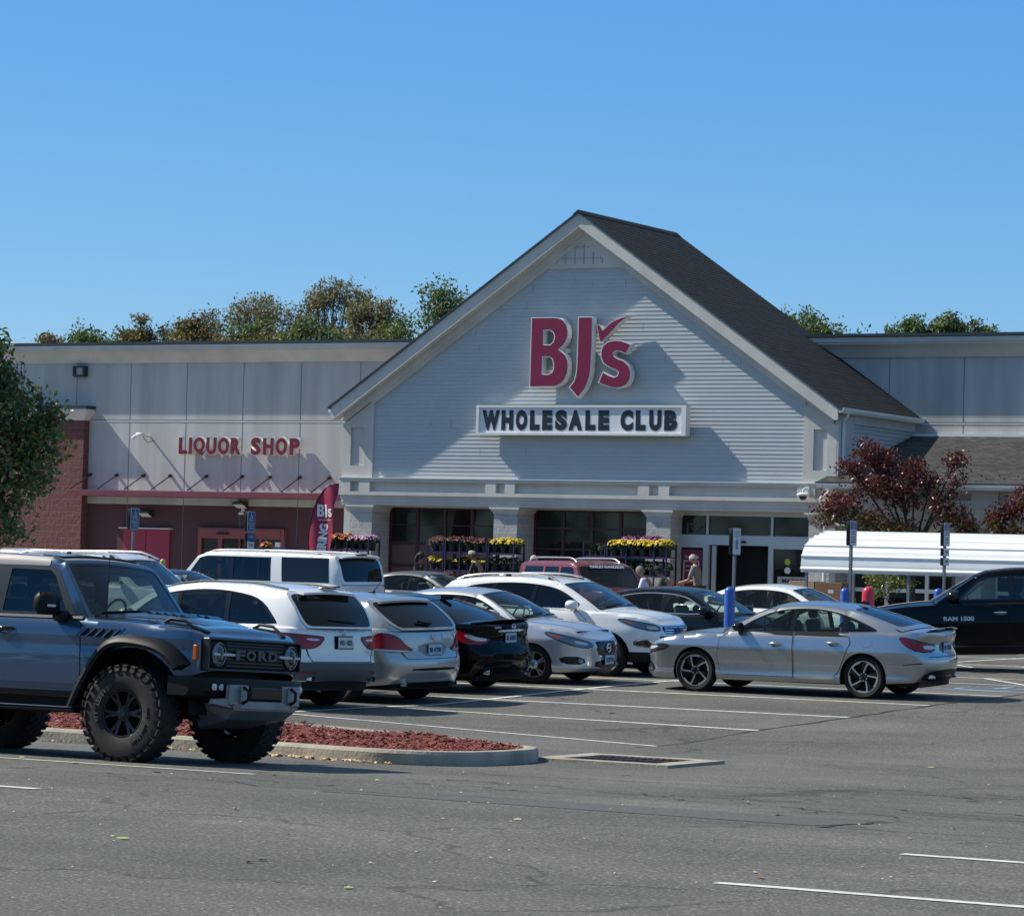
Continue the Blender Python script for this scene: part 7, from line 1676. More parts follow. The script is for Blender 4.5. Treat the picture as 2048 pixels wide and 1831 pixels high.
rack(-43.87, -42.62, 'wide flower rack in the middle row, dark red blooms on its top shelf', SH, posts=(-.625,-.18,.625))
rack(-42.56, -41.80, 'flower rack at the right end of the middle row, bright yellow on top', SH)
rack(-39.74, -39.12, 'half empty flower rack left of the bright yellow one at the entrance', SH[:3])
rack(-39.06, -37.36, 'flower rack beside the main entrance, yellow blooms in front of purple ones', SH, posts=(-.85,-.3,.5,.85))
rack(-47.60, -46.25, 'flower rack behind the banner flag, orange and pink blooms', SH, posts=(-.675,.0,.675))
rack(-49.9, -48.9, 'flower rack left of the banner flag with one plant on top', SH[:3])
def fill(kind, x0, x1, z, lab, grp, n=None, ys=(-.13, .13), s_=1., y=75.0):
    n = n or max(1, int((x1-x0)/.245))
    for i in range(n):
        for yy in ys: pot(kind, lerp(x0, x1, (i+.5)/n), y+yy, z, lab, grp, s_)
fill('red', -44.42, -43.93, 2.22, 'dark red potted mum on the top shelf of the narrow rack', 'red mums, narrow rack')
fill('yellow', -44.42, -43.93, 1.75, 'yellow potted mum on the second shelf of the narrow rack', 'yellow mums, narrow rack', s_=.85)
fill('red', -43.87, -42.62, 2.22, 'dark red potted mum on the top shelf of the wide middle rack', 'red mums, wide rack')
fill('sparse', -43.87, -42.62, 1.75, 'mostly green potted mum on the second shelf of the wide middle rack', 'green mums, wide rack', s_=.85)
fill('yellow', -42.56, -41.80, 2.22, 'bright yellow potted mum on top of the right end middle rack', 'yellow mums, middle rack')
fill('green', -42.56, -41.80, 1.75, 'unopened green potted mum on the second shelf under the bright yellow ones', 'green mums, middle rack', s_=.95)
fill('green', -39.70, -39.12, 2.22, 'leafy pot without blooms on the half empty rack', 'leafy pots', s_=.8, n=2)
fill('yellow', -39.06, -37.40, 2.22, 'bright yellow potted mum on the rack at the main entrance', 'yellow mums, entrance rack', s_=1.1)
fill('purple', -39.0, -37.9, 2.30, 'purple potted mum behind the yellow ones at the main entrance', 'purple mums', ys=(.5,), s_=1.15)
fill('green', -39.06, -37.40, 1.72, 'dark leafy pot under the yellow mums at the main entrance', 'leafy pots, entrance', ys=(-.13,.13), s_=1.)
fill('orange', -47.6, -46.95, 2.24, 'orange potted mum on the rack behind the banner flag', 'orange mums', s_=1.0, n=3)
fill('pink', -46.92, -46.25, 2.22, 'pink potted mum at the right end of the rack by the banner flag', 'pink mums', s_=1.0, n=3)
t = thing('potted_flower', 'single plant in a pale pink pot left of the banner flag', 'potted plant', (-48.95, 73.9, 1.95)); q = MB(); q.lathe([(0,0),(.07,0),(.10,.17),(.11,.17),(.10,.19),(0,.16)], (0,0,0), 'z', 14); q.build('pot', mat('pot_pink', (.60,.25,.30), .5), t)
for nm, me in zip(('foliage','blooms'), BL['orange'][1:]): o = bpy.data.objects.new(nm, me); C.objects.link(o); o.parent = t; o.location = (0,0,.02)
q = MB(); q.box(-49.15,-48.75,73.7,74.1,.485,1.95); tag(q.build('display_stand', M_rack), 'dark display stand carrying the plant in the pink pot', 'stand')

# ---- feather flag
fg = thing('banner_flag', 'tall crimson feather flag with white lettering beside the gable corner', 'flag', (-47.75, 74.2, .485))
FL = [(-46.93,3.96),(-47.16,3.92),(-47.4,3.77),(-47.57,3.54),(-47.69,3.23),(-47.75,2.89),(-47.79,2.52),(-47.80,2.21),(-47.80,1.0),(-47.18,1.0),(-47.14,2.21),(-47.11,2.43),(-47.07,2.78),(-47.04,3.11),(-46.98,3.44),(-46.92,3.71)]
def flagf(a, b, d): return (a+47.75, d+.05*sin((a+47.8)*9+b*1.3)+.03*sin(b*4+a*3), b-.485)
M_flag = mat('flag_cloth', (.30,.012,.055), .6); M_flw = mat('flag_white', (.72,.72,.74), .6)
q = MB(); q.plate(dens(FL, .08), [], flagf, 0, .004, 0, .07); q.build('cloth', M_flag, fg, smooth=60)
q = MB(); q.tube([(-47.82+47.75,0,-.3+.3),(-47.82+47.75,0,1.7)]+[(a+47.745, flagf(a,b,0)[1], b-.485) for a, b in FL[7::-1]], .016, 8); q.build('pole', K_blk, fg, smooth=60)
q = MB(); q.bbox(-.3,.2,-.2,.2,0,.05,.01); q.build('base', K_blk, fg)
def flagtext(body, size, x, z, w_, rot=0, b=.05):
    o = text(body, size, fg, 'lettering', M_flw, (x+47.75, 0, z-.485), right=(1,0,.0) if not rot else (.03,0,1), up=(0,0,1) if not rot else (-1,0,.03), width=w_, bold=b, depth=.004)
    for v in o.data.vertices: v.co.y = flagf(v.co.x-47.75, v.co.z+.485, 0)[1]-.008+(v.co.y)
lgx, lgz, k_ = -47.34, 3.13, .165
for key in 'bjs':
    o_, h_ = LG[key]; tr = lambda p: (lgx+(p[0]+41.1)*k_, lgz+(p[1]-7.0)*k_*1.05)
    q = MB(); q.plate([tr(p) for p in o_], [[tr(p) for p in h] for h in h_], lambda a, b, d: (flagf(a,b,0)[0], flagf(a,b,0)[1]+d, flagf(a,b,0)[2]), -.012, -.006); q.build('lettering', M_flw, fg, fix=False)
flagtext('Wholesale Club', .05, -47.33, 2.97, .42, b=.01); flagtext('HIRING', .30, -47.28, 2.42, .92, rot=1)
flagtext('NOW', .30, -47.32, 1.55, .45, rot=1)

# ---- shopping carts
M_wire = mat('cart_wire', (.42,.43,.45), .3, .8); M_cred = mat('cart_red', (.55,.02,.05), .4)
def cart(x, y, z, rz, lab):
    t = thing('shopping_cart', lab, 'cart', (x, y, z), rz, 'shopping carts')
    q = MB(); top = [(-.42,-.28,1.0),(.48,-.22,.88),(.48,.22,.88),(-.42,.28,1.0)]; bot_ = [(-.36,-.20,.58),(.38,-.16,.55),(.38,.16,.55),(-.36,.20,.58)]
    q.tube(top+[top[0]], .012, 6); q.tube(bot_+[bot_[0]], .010, 6)
    for e in range(4):
        a, b, c_, d = top[e], top[(e+1) % 4], bot_[e], bot_[(e+1) % 4]; n_ = 9 if e % 2 == 0 else 5
        for i in range(n_+1): u = i/n_; q.tube([tuple(lerp(a[k],b[k],u) for k in range(3)), tuple(lerp(c_[k],d[k],u) for k in range(3))], .004, 4, caps=False)
        for v in (.33,.66): q.tube([tuple(lerp(a[k],c_[k],v) for k in range(3)), tuple(lerp(b[k],d[k],v) for k in range(3))], .004, 4, caps=False)
    q.build('basket', M_wire, t)
    q = MB()
    for s_ in (-1, 1): q.tube([(-.42,s_*.27,1.0),(-.34,s_*.25,.25),(.42,s_*.22,.16)], .014, 6)
    q.build('frame', M_wire, t)
    q = MB(); q.tube([(-.50,-.27,1.04),(-.50,.27,1.04)], .019, 8); q.tube([(-.42,-.28,1.0),(-.50,-.27,1.04)], .012, 6); q.tube([(-.42,.28,1.0),(-.50,.27,1.04)], .012, 6); q.build('handle', M_cred, t)
    q = MB(); q.bbox(-.40,-.37,-.24,.24,.86,.98,.01); q.build('child_flap', M_cred, t)
    for (wx, wy) in ((-.32,.24),(-.32,-.24),(.38,.20),(.38,-.20)): q = MB(); q.lathe([(0,-.015),(.06,-.015),(.062,0),(.06,.015),(0,.015)], (wx,wy,.062), 'y', 12); q.build('wheel', K_rub, t)
    return t
# ================================================================ people
def skin_mesh(name, verts, edges, radii, m_, parent, sub=1):
    me = bpy.data.meshes.new('k'); me.from_pydata([tuple(v) for v in verts], edges, []); o = bpy.data.objects.new('k', me); C.objects.link(o)
    md = o.modifiers.new('s', 'SKIN'); md.use_smooth_shade = True
    sv = me.skin_vertices[0].data
    for i, r_ in enumerate(radii): sv[i].radius = (r_ if isinstance(r_, tuple) else (r_, r_)); sv[i].use_root = (i == 0)
    ss = o.modifiers.new('u', 'SUBSURF'); ss.levels = sub; ss.render_levels = sub
    dg = bpy.context.evaluated_depsgraph_get(); m2 = bpy.data.meshes.new_from_object(o.evaluated_get(dg)); bpy.data.objects.remove(o)
    m2.materials.clear(); m2.materials.append(m_); m2.name = name; ob = bpy.data.objects.new(name, m2); C.objects.link(ob)
    if parent: ob.parent = parent
    return ob
def person(x, y, z0, face, h, lab, shirt, trousers, hair, hairstyle='short', lean=0., hat=None, reach=.42, hand_z=1.02, skin=(.34,.18,.12), sleeve=.5, head_down=.12):
    """face: heading in degrees; reach/hand_z: where both hands are held in front"""
    t = thing('person', lab, 'person', (x, y, z0), R(face), None); k = h/1.72; t['group'] = 'people at the shop front'
    Ms = mat('skin_%d' % int(skin[0]*100), skin, .5); V3 = lambda a, b, c_: Vector((a, b, c_))*k
    def L(p): # lean about the hips
        q = Vector(p); d = q.z-.95*k
        return Vector((q.x+d*sin(lean), q.y, .95*k+d*cos(lean))) if d > 0 else q
    pel, wst, chs, nk, hd0 = V3(0,0,.95), L(V3(.0,0,1.10)), L(V3(.0,0,1.32)), L(V3(.0,0,1.47)), L(V3(.02,0,1.55))
    V = [pel, wst, chs, nk, hd0]; Rr = [(.15*k,.105*k), (.135*k,.10*k), (.155*k,.105*k), .055*k, .052*k]; E_ = [(0,1),(1,2),(2,3),(3,4)]
    arms = []
    for s_ in (1, -1):
        sh = L(V3(.0,s_*.185,1.40)); hn = Vector((reach*k+sin(lean)*.2, s_*.19*k, hand_z*k)); mid = (sh+hn)/2; el = mid+Vector((-.10*k, s_*.06*k, -.11*k))
        wr = el+(hn-el)*.86; i0 = len(V); V += [sh, el, wr, hn]; Rr += [.052*k, .038*k, .025*k, (.036*k,.018*k)]; E_ += [(2,i0),(i0,i0+1),(i0+1,i0+2),(i0+2,i0+3)]; arms.append((sh, el, wr, hn, s_))
    legs = []
    for s_ in (1, -1):
        st_ = .10*s_; hp = V3(.0,s_*.09,.90); kn = V3(.03+st_*.4,s_*.10,.50); an = V3(-.02+st_,s_*.10,.09); to = V3(.13+st_,s_*.11,.03); i0 = len(V)
        V += [hp, kn, an, to]; Rr += [.088*k, .055*k, .038*k, (.042*k,.03*k)]; E_ += [(0,i0),(i0,i0+1),(i0+1,i0+2),(i0+2,i0+3)]; legs.append((hp, kn, an, to, s_))
    body = skin_mesh('body', V, E_, Rr, Ms, t, 1)
    # head with face, ears; hands with fingers, joined into the body mesh
    hc = L(V3(.035,0,1.625)); q = MB(); q.v = [tuple(v.co) for v in body.data.vertices]; q.f = [tuple(p.vertices) for p in body.data.polygons]; q.m = [0]*len(q.f)
    n, m_ = 18, 12; rings = []
    for i in range(m_+1):
        ph = pi*(i+.02)/(m_+.04); zz = -cos(ph); ring = []
        for j in range(n):
            a = 2*pi*j/n; rx, ry = .098, .076
            wz = 1-.22*max(0, -zz-.1)
            X = rx*sin(ph)*cos(a)*wz; Y_ = ry*sin(ph)*sin(a)*wz
            if cos(a) > .93 and -.35 < zz < .05: X += .020*(1-abs(zz+.15)/.22)
            if cos(a) > .8 and -.95 < zz < -.6: X += .008
            if abs(sin(a)) > .3 and cos(a) > .6 and 0 < zz < .25: X -= .008
            d = Vector((X, Y_, zz*.118)); c_, s__ = cos(head_down+lean*.5), sin(head_down+lean*.5)
            d = Vector((d.x*c_+d.z*s__, d.y, -d.x*s__+d.z*c_)); ring.append(hc+d*k)
        rings.append(ring)
    q.loft(rings)
    for s_ in (1, -1): q.ball(tuple(hc+Vector((-.005,s_*.077,-.01))*k), .026*k, 8, 6, sc=(.6,.4,1.1))
    for (sh, el, wr, hn, s_) in arms:
        d = (hn-wr).normalized(); side = Vector((0, 1, 0)); dn = Vector((0, 0, -1))
        for fi, (off, ln) in enumerate(((-.030,.062),(-.010,.072),(.010,.068),(.028,.052))):
            p0 = hn+side*off*k; p1 = p0+(d*.6+dn*.4)*ln*.5*k; p2 = p1+(d*.1+dn*.9)*ln*.5*k; p3 = p2+(-d*.5+dn*.5)*ln*.3*k; q.tube([p0, p1, p2, p3], [.0085*k,.008*k,.0075*k,.006*k], 6)
        p0 = wr+(hn-wr)*.5-side*s_*.025*k; q.tube([p0, p0+(d*.5-side*s_*.8)*.035*k, p0+(d-side*s_*.5+dn*.4)*.06*k], [.010*k,.009*k,.007*k], 6)
    nm = q.mesh('body', Ms, 60, fix=False); body.data = nm
    f = Vector((cos(head_down+lean*.5), 0, -sin(head_down+lean*.5))); upv = Vector((sin(head_down+lean*.5), 0, cos(head_down+lean*.5)))
    fe = MB(); 
    for s_ in (1, -1): fe.ball(tuple(hc+(f*.086+upv*.012)*k+Vector((0,s_*.030,0))*k), .011*k, 8, 5)
    fe.build('eyes', K_dk, t)
    mo = MB(); mo.tube([hc+(f*.088-upv*.052)*k+Vector((0,y_,0))*k for y_ in (-.024,0,.024)], .005*k, 5); mo.build('mouth', mat('lips', (.22,.08,.07), .5), t)
    # hair
    if hair:
        Mh = mat('hair_%d' % int(sum(hair)*100), hair, .7, noise=(60,.4)); hr = MB(); rings = []
        lo = {'short': .35, 'bald': .5, 'long': .30}[hairstyle]
        for i in range(9):
            ph = pi*(lo+(1-lo)*i/8); zz = -cos(ph)
            rings.append([])
            for j in range(n):
                a = 2*pi*j/n; cut = max(0, cos(a)-.15)*.16 if i < 6 else 0
                zc = zz+cut*1.4*(1-i/8)
                d = Vector((.108*sin(ph)*cos(a)-.008, .087*sin(ph)*sin(a), zc*.128)); c_, s__ = cos(head_down+lean*.5), sin(head_down+lean*.5)
                rings[-1].append(hc+Vector((d.x*c_+d.z*s__, d.y, -d.x*s__+d.z*c_))*k)
        if hairstyle != 'bald': hr.loft(rings, caps=True)
        else: hr.loft([[r_ for r_ in ring] for ring in rings[:4]], caps=False)
        if hairstyle == 'long':
            for dy in (-.05,-.02,.02,.05): hr.tube([hc+Vector((-.06,dy,.05))*k, hc+Vector((-.11,dy*1.4,-.08))*k, hc+Vector((-.11,dy*1.5,-.22))*k, hc+Vector((-.08,dy*1.3,-.36))*k], [.04*k,.05*k,.045*k,.02*k], 8)
        hr.build('hair', Mh, t, smooth=60)
    if hat:
        q = MB(); cc = hc+upv*.035*k
        q.loft([[cc+(Vector((cos(a),0,0))*.112+Vector((0,sin(a),0))*.092)*k*rr+upv*hh*k for a in [2*pi*j/16 for j in range(16)]] for rr, hh in ((1,0),(1.0,.03),(.9,.065),(.6,.09),(.15,.1))]); 
        q.loft([[cc+(f*(.09+.09*u)+Vector((0,w_*(1-.25*u),0)))*k+upv*(hh-.01*u)*k for u, hh in ((0,.012),(1,.0),(1,-.008),(0,.0))] for w_ in (-.07,-.035,0,.035,.07)]); q.build('cap', mat('cap_%d' % int(sum(hat)*100), hat, .8), t, smooth=50)
    # clothes follow the limbs
    Mt = mat('cloth_%d_%d' % (int(shirt[0]*100), int(shirt[2]*100)), shirt, .85, noise=(12,.12), bump=(18,.5)); Mp = mat('trouser_%d' % int(sum(trousers)*100), trousers, .85)
    V = [L(V3(0,0,.90)), wst, chs, L(V3(0,0,1.44))]; Rr = [(.172*k,.125*k), (.155*k,.118*k), (.172*k,.122*k), (.075*k,.07*k)]; E_ = [(0,1),(1,2),(2,3)]
    for (sh, el, wr, hn, s_) in arms:
        i0 = len(V); end = sh+(el-sh)*(.9 if sleeve <= .5 else 1); V += [sh, end]; Rr += [.068*k, .058*k if sleeve <= .5 else .048*k]; E_ += [(2,i0),(i0,i0+1)]
        if sleeve > .5: V.append(wr); Rr.append(.034*k); E_.append((i0+1,i0+2))
    skin_mesh('shirt', V, E_, Rr, Mt, t, 1)
    V = [V3(0,0,.97)]; Rr = [(.160*k,.115*k)]; E_ = []
    for (hp, kn, an, to, s_) in legs: i0 = len(V); V += [hp, kn, an+Vector((0,0,.02*k))]; Rr += [.098*k, .070*k, .056*k]; E_ += [(0,i0),(i0,i0+1),(i0+1,i0+2)]
    skin_mesh('trousers', V, E_, Rr, Mp, t, 1)
    for (hp, kn, an, to, s_) in legs: q = MB(); q.bbox(an.x-.07*k,an.x+.19*k,an.y-.05*k,an.y+.05*k,0,.09*k,.025*k); q.build('shoe', K_blk, t, smooth=50)
    return t
SW = .486
person(-44.42, 74.2, SW, 15, 1.69, 'person with long dark hair in a dark top looking down beside the flower racks', (.02,.022,.03), (.02,.025,.04), (.015,.012,.010), 'long', .10, reach=.34, hand_z=1.18, sleeve=.5, head_down=.35)
person(-42.52, 74.3, SW, 185, 1.78, 'person in a pale cap and dark jacket pushing a cart past the flower racks', (.012,.014,.018), (.03,.03,.04), (.06,.05,.04), 'short', .30, hat=(.42,.38,.30), sleeve=1)
person(-41.0, 74.6, SW, 200, 1.68, 'person with short white hair in a pale lavender top beside the red SUV', (.50,.48,.58), (.08,.09,.14), (.48,.46,.40), 'short', .12, reach=.3)
person(-34.18, 67.7, gz(-34,67.7), 190, 1.72, 'person with short grey hair in a white T-shirt leaning forward behind the black saloon', (.62,.64,.70), (.05,.06,.09), (.20,.17,.14), 'short', .42)
person(-33.85, 68.0, gz(-34,68), 190, 1.72, 'person in a black cap and dark green jacket behind the black saloon', (.05,.055,.035), (.03,.03,.03), (.03,.025,.02), 'short', .40, hat=(.008,.008,.01), sleeve=1)
person(-37.28, 76.45, SW, 188, 1.84, 'bald older person in a grey short sleeved shirt pushing a cart out of the entrance', (.22,.22,.205), (.09,.08,.07), (.5,.48,.45), 'bald', .16, skin=(.40,.22,.15))
cart(-38.35, 76.2, SW, R(188), 'shopping cart with a red handle pushed by the bald person')
t = cart(-43.6, 74.0, SW, R(185), 'shopping cart loaded with plants and a white bag, pushed by the person in a cap')
q = MB(); rnd = random.Random(3)
rings = [[(-43.75+.22*r_*cos(a)*(1+.15*sin(3*a)), 74.0+.16*r_*sin(a), SW+h_) for a in [2*pi*j/14 for j in range(14)]] for r_, h_ in ((.9,.70),(1.1,.85),(1.0,1.0),(.7,1.1),(.25,1.14),(.1,1.2))]
q.loft(rings); tag(q.build('shopping_bag', mat('bag_white', (.75,.76,.78), .4), None, smooth=60), 'white plastic bag in the cart by the flower racks', 'bag')
pot('red', -43.35, 74.0, SW+.72, 'rust coloured plant riding in the cart beside the white bag', 'plants in a cart', 1.2)
q = MB(); q.add([(-44.10,74.23,1.660),(-43.90,74.25,1.580),(-43.90,74.40,1.580),(-44.10,74.38,1.660),(-44.10,74.23,1.667),(-43.90,74.25,1.587),(-43.90,74.40,1.587),(-44.10,74.38,1.667)], [(3,2,1,0),(4,5,6,7),(0,1,5,4),(1,2,6,5),(2,3,7,6),(3,0,4,7)]); tag(q.build('paper', M_pw if False else mat('paper', (.7,.7,.7), .7)), 'folded white paper held by the person with long dark hair', 'paper')
# ================================================================ trees
def leafmat(name, col, rough=.4):
    if name in MATS: return MATS[name]
    m = bpy.data.materials.new(name); m.use_nodes = True; t = m.node_tree; t.nodes.clear(); L = t.links.new
    o = nd(t, 'ShaderNodeOutputMaterial'); b = nd(t, 'ShaderNodeBsdfPrincipled'); tr = nd(t, 'ShaderNodeBsdfTranslucent'); mx = nd(t, 'ShaderNodeMixShader'); mx.inputs[0].default_value = .28
    b.inputs['Base Color'].default_value = (*col, 1); b.inputs['Roughness'].default_value = rough; tr.inputs[0].default_value = (col[0]*1.6, col[1]*1.7, col[2]*.9, 1)
    L(b.outputs[0], mx.inputs[1]); L(tr.outputs[0], mx.inputs[2]); L(mx.outputs[0], o.inputs[0]); MATS[name] = m; return m
M_bark = mat('bark', (.055,.045,.040), .9, noise=(8,.4,(1,1,.2)), bump=(20,.6)); M_barkg = mat('bark_grey', (.14,.12,.11), .9, noise=(8,.3,(1,1,.2)))
def put_leaf(mb, rnd, p, s_, mi, droop=.2):
    n_ = Vector((rnd.gauss(0,1), rnd.gauss(0,1), rnd.gauss(.5,1))).normalized(); d = n_.orthogonal().normalized(); d.rotate(Matrix.Rotation(rnd.uniform(0, 6.3), 3, n_)); e = n_.cross(d)
    s_ *= rnd.uniform(.65, 1.25)
    mb.add([p-d*s_, p-d*.15*s_+e*.5*s_-n_*.1*s_, p+d*s_-Vector((0,0,droop*s_)), p-d*.15*s_-e*.5*s_-n_*.1*s_], [(0,1,2),(0,2,3)], mi)
def tree(name, lab, cat, base, blobs, nleaf, ls, mats, wts, trunk_r=.1, seed=1, bark=None, group=None, inner=.35, limbs=True, twigs=0, clump=6, split=None):
    """blobs: (dx,dy,z,rx,ry,rz,weight) relative to the base; a limb runs to each"""
    rnd = random.Random(seed); t = thing(name, lab, cat, base, 0, group); bark = bark or M_bark
    q = MB(); zt = min(b[2]-b[5]*.4 for b in blobs)
    fork = Vector((0,0,max(.3, zt*.75))); q.tube([(0,0,-.3),(0,0,.2),tuple(fork*.6+Vector((.03,0,0))),tuple(fork)], [trunk_r*1.25, trunk_r, trunk_r*.85, trunk_r*.75], 10)
    tips = []
    if limbs:
        for b in blobs:
            c_ = Vector(b[:3]); mid = fork.lerp(c_, .5)+Vector((rnd.uniform(-.1,.1)*c_.z*.2, rnd.uniform(-.1,.1), c_.z*.03))
            q.tube([fork-Vector((0,0,.1)), fork.lerp(mid,.5), mid, c_, c_+Vector((0,0,b[5]*.7))], [trunk_r*.45, trunk_r*.36, trunk_r*.27, trunk_r*.15, trunk_r*.04], 6)
            for k in range(7+twigs):
                a = rnd.uniform(0, 6.3); u = rnd.uniform(-.3, .9); r_ = math.sqrt(max(.05, 1-u*u))*rnd.uniform(.6,1); e = c_+Vector((b[3]*r_*cos(a), b[4]*r_*sin(a), b[5]*u)); s0 = mid.lerp(c_, rnd.uniform(.2, 1))
                q.tube([s0, s0.lerp(e, .5)+Vector((0,0,.05*b[5])), e], [trunk_r*.11, trunk_r*.07, trunk_r*.02], 4); tips.append((e, b))
    q.build('trunk', bark, t, smooth=60)
    mb = MB(); W_ = sum(b[6] for b in blobs)
    for b in blobs:
        n_ = int(nleaf*b[6]/W_/clump)
        for _ in range(n_):
            a = rnd.uniform(0, 2*pi); u = rnd.uniform(-1, 1); rr = math.sqrt(1-u*u); rad = rnd.uniform(inner, 1)**.6*rnd.uniform(.85, 1.1)
            ctr = Vector((b[0]+b[3]*rr*cos(a)*rad, b[1]+b[4]*rr*sin(a)*rad, b[2]+b[5]*u*rad))
            w0 = rnd.random(); mi = 0; acc = 0
            for i, w_ in enumerate(wts if not split or ctr.z > split[0] else split[1]):
                acc += w_
                if w0 < acc: mi = i; break
            for k in range(clump):
                p = ctr+Vector((rnd.gauss(0,1), rnd.gauss(0,1), rnd.gauss(0,.8)))*ls*1.7
                put_leaf(mb, rnd, p, ls, mi if rnd.random() < .8 else rnd.randrange(len(mats)))
    mb.build('crown', mats, t, fix=False); return t
Lg = [leafmat('leaf_dark', (.040,.080,.028), .3), leafmat('leaf_mid', (.085,.145,.045), .3), leafmat('leaf_olive', (.19,.21,.08), .3), leafmat('leaf_rust', (.24,.12,.04), .35)]
# near tree on the left island
def rel(P, base): return [(x-base[0], y-base[1], z-base[2], rx, ry, rz, w_) for x, y, z, rx, ry, rz, w_ in P]
bx = (-33.0, 41.1, gz(-33, 41.1))
tree('deciduous_tree', 'leafy green tree at the left edge, its leaves just turning', 'tree', bx, rel([
 (-32.98,41.3,5.0,.45,.6,.55,1.3),(-33.40,41.0,5.15,.9,.9,.7,1.8),(-32.48,41.5,4.1,.62,.7,.5,1.5),(-32.13,41.7,3.55,.60,.7,.45,1.5),(-33.20,41.0,3.8,1.1,1.0,.8,2.4),(-32.38,41.4,3.0,.8,.8,.5,1.8),(-33.40,41.0,2.8,1.1,1.0,.7,2),(-32.68,41.3,2.3,.75,.8,.40,1.3),(-34.4,40.8,4.0,1.0,1,1.2,1.2),(-31.93,41.9,4.05,.22,.3,.2,.25),(-32.53,41.5,4.65,.25,.3,.25,.3)], bx), 15000, .056, Lg, (.34,.38,.22,.06), .13, 3, inner=.15, twigs=6)
# red leaved trees by the low wing
Lr = [leafmat('leaf_maroon', (.060,.012,.020), .35), leafmat('leaf_wine', (.10,.022,.030), .35), leafmat('leaf_crimson', (.17,.03,.035), .4), leafmat('leaf_olive2', (.085,.09,.028)), leafmat('leaf_ochre', (.16,.10,.03))]
bx = (-30.95, 75.4, .485)
tree('red_leaf_tree', 'maroon leaved tree with green lower leaves behind the cart shelter', 'tree', bx, rel([
 (-32.15,75.4,4.95,.42,.5,.38,1.1),(-32.6,75.3,4.55,.36,.5,.25,.6),(-31.75,75.5,4.7,.42,.5,.42,1),(-31.0,75.5,4.45,.45,.5,.40,1.3),(-31.9,75.3,4.15,.75,.6,.35,1.6),(-32.8,75.2,3.65,.65,.6,.38,1.6),(-33.2,75.2,3.35,.38,.5,.28,.6),(-32.2,75.3,3.25,.8,.6,.38,1.5),(-31.2,75.4,3.9,.7,.6,.45,1.3),(-31.3,75.4,3.1,.8,.6,.28,1.1),(-30.55,75.5,4.25,.3,.4,.35,.6),(-30.25,75.5,3.6,.35,.5,.5,.7),(-29.9,75.5,4.78,.33,.4,.22,.6),(-29.9,75.5,4.2,.22,.4,.35,.35),(-29.8,75.5,3.35,.45,.5,.38,.9),(-29.5,75.5,3.1,.3,.4,.25,.5)], bx), 10500, .050, Lr, (.42,.32,.20,.04,.02), .09, 5, M_bark, inner=.1, twigs=8, clump=5, split=(2.95, (.18,.10,.10,.42,.20)))
bx = (-28.3, 75.6, .485)
tree('red_leaf_tree', 'second maroon tree at the right edge, mostly cut off by the frame', 'tree', bx, rel([(-28.9,75.6,3.35,.3,.4,.28,1),(-28.5,75.6,3.6,.4,.4,.25,1),(-28.6,75.6,3.1,.5,.5,.3,1),(-27.9,75.6,3.8,.6,.5,.5,2),(-27.5,75.6,3.2,.7,.5,.5,2)], bx), 3600, .05, Lr, (.40,.32,.20,.05,.03), .07, 9, M_bark, inner=.1, twigs=4, clump=5, split=(2.8, (.2,.12,.1,.4,.18)))
bx = (-31.35, 75.1, .485)
tree('sapling', 'small bright green sapling under the cart shelter roof', 'tree', bx, rel([(-31.7,75.0,1.85,.35,.3,.2,1),(-31.3,75.0,1.75,.4,.3,.25,1),(-31.6,75.0,1.5,.25,.3,.15,.6),(-30.9,75.0,1.72,.2,.3,.15,.4)], bx), 900, .045, [leafmat('leaf_bright', (.12,.15,.04)), Lg[1], Lg[2]], (.5,.25,.25), .03, 11, inner=.2, clump=4)
# treeline behind the shop
Lb = {'green': [leafmat('far_green', (.085,.125,.045), .6), leafmat('far_dark', (.045,.07,.03), .6), leafmat('far_light', (.17,.20,.08), .6)],
      'rust': [leafmat('far_rust', (.19,.14,.065), .6), leafmat('far_brown', (.09,.075,.04), .6), leafmat('far_olive', (.15,.15,.065), .6)],
      'sparse': [leafmat('far_tan', (.17,.15,.075), .6), leafmat('far_grey', (.08,.08,.05), .6), leafmat('far_pale', (.26,.22,.11), .6)]}
def far(x0, x1, ztop, y, kind, lab, n=3400, seed=1, ls=.16, tall=1., inner=.2, cl=7):
    rnd = random.Random(seed); cx = (x0+x1)/2; w_ = (x1-x0)/2; base = (cx, y, .3); B_ = []
    nb = 9
    for i in range(nb):
        u = (i/(nb-1))*2-1; hz = ztop-(abs(u)**2)*w_*(.30 if kind == 'sparse' else .55)*tall-rnd.uniform(0, .7)*tall; r_ = w_*.30*rnd.uniform(.8, 1.2); B_.append((cx+u*w_*.78, y+rnd.uniform(-1,1)*w_*.4, hz-r_*.9, r_, r_, r_*1.0, 1))
    for i in range(6): r_ = w_*.42; B_.append((cx+rnd.uniform(-.6,.6)*w_, y+rnd.uniform(-.5,.5)*w_, ztop-w_*rnd.uniform(1.0, 1.6), r_, r_, r_, 1.3))
    tree('background_tree', lab, 'tree', base, rel(B_, base), int(n*1.9), ls*.68, Lb[kind], (.5,.32,.18), .22, seed, M_barkg, 'trees behind the shop', inner, True, 10 if kind == 'sparse' else 2, cl)
far(-100.6,-97.8,13.0,130,'rust','low brown treetop at the far left end above the roof', 1500, 21)
far(-102.9,-98.3,13.9,135,'green','rounded green treetop near the left end above the roof', 4200, 22)
far(-102.5,-99.9,14.7,140,'rust','first spiky rust brown treetop from the left', 1600, 23, tall=2.2); far(-100.8,-98.3,14.6,141,'rust','second spiky rust brown treetop from the left', 1600, 24, tall=2.2)
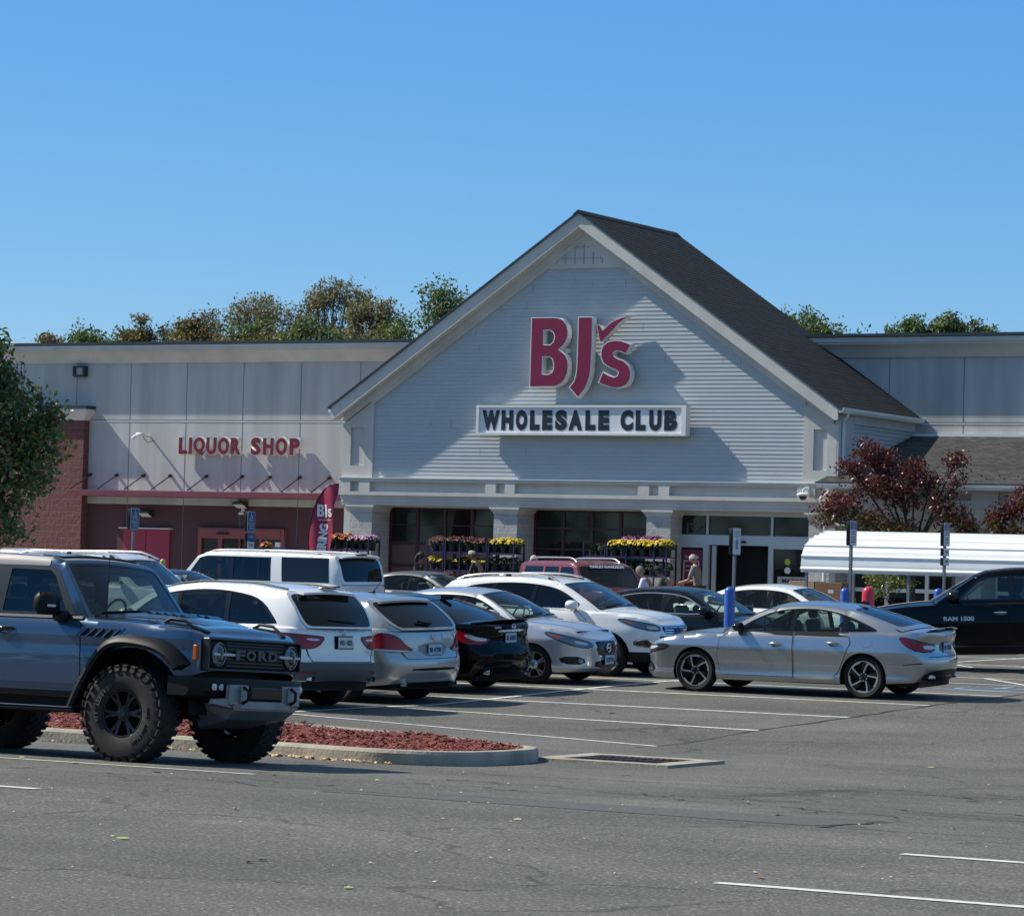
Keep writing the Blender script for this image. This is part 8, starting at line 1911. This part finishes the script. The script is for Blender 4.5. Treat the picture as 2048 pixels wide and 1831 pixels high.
far(-99.0,-96.0,14.8,140,'rust','spiky brown treetop just left of the tall thin trees', 2200, 25, tall=1.6)
far(-103.6,-97.2,17.1,150,'sparse','tall thin tree with sparse leaves, left of the tall pair', 3000, 26, .15, inner=.5, cl=4)
far(-98.2,-93.0,17.4,150,'sparse','tallest thin tree with sparse brown leaves', 2600, 27, .15, inner=.5, cl=4)
far(-89.5,-84.6,14.0,135,'green','olive green tree in front of the tallest thin tree', 3000, 28)
far(-96.5,-91.5,13.6,137,'rust','brownish green tree filling under the tall thin pair', 3200, 33)
far(-91.6,-87.8,15.9,145,'sparse','thin tree with yellowing leaves right of the tall pair', 1900, 29, .15, inner=.5, cl=4)
far(-88.2,-84.4,13.9,140,'rust','low olive brown tree between the thin and the dark green trees', 2200, 34)
far(-83.6,-74.8,15.6,135,'green','dense dark green tree beside the left slope of the gable', 9000, 30)
far(-66.6,-59.2,14.8,140,'green','green treetop right of the gable roof', 6500, 31)
far(-63.0,-60.8,14.9,150,'green','small pale green treetop in the middle right', 1300, 32); far(-61.2,-58.9,15.3,150,'green','largest of the small treetops at the far right', 1500, 35); far(-59.4,-57.9,14.8,151,'green','rightmost small rounded treetop of the far row', 800, 36)
far(-56.5,-53.8,14.4,150,'rust','thin topped tree at the right edge above the roof', 900, 37)
far(-101.5,-95.5,13.6,139,'green','low green tree filling the gap under the first spiky ones', 3600, 41)
far(-97.0,-90.5,13.9,141,'rust','olive brown tree between the thin trees and the roof', 3600, 42)
far(-100.0,-96.0,15.0,146,'green','green tree behind the left thin tree', 3000, 43)
# woods on the far side of the road behind the viewer; the shop windows and car sides mirror them
q = MB(); rnd = random.Random(5)
for _ in range(5200):
    x = rnd.uniform(-150, 190); hgt = 9+3*sin(x*.11)+2*sin(x*.31+1); z = rnd.uniform(0, 1)**.8*hgt; y = -48-6*sin(x*.05)+rnd.uniform(-3, 3)
    put_leaf(q, rnd, Vector((x, y, z)), 1.1, rnd.choice((0,0,1,2)))
tag(q.build('roadside_woods', Lg, fix=False), 'dark belt of trees across the road from the car park', None, None, 'stuff')
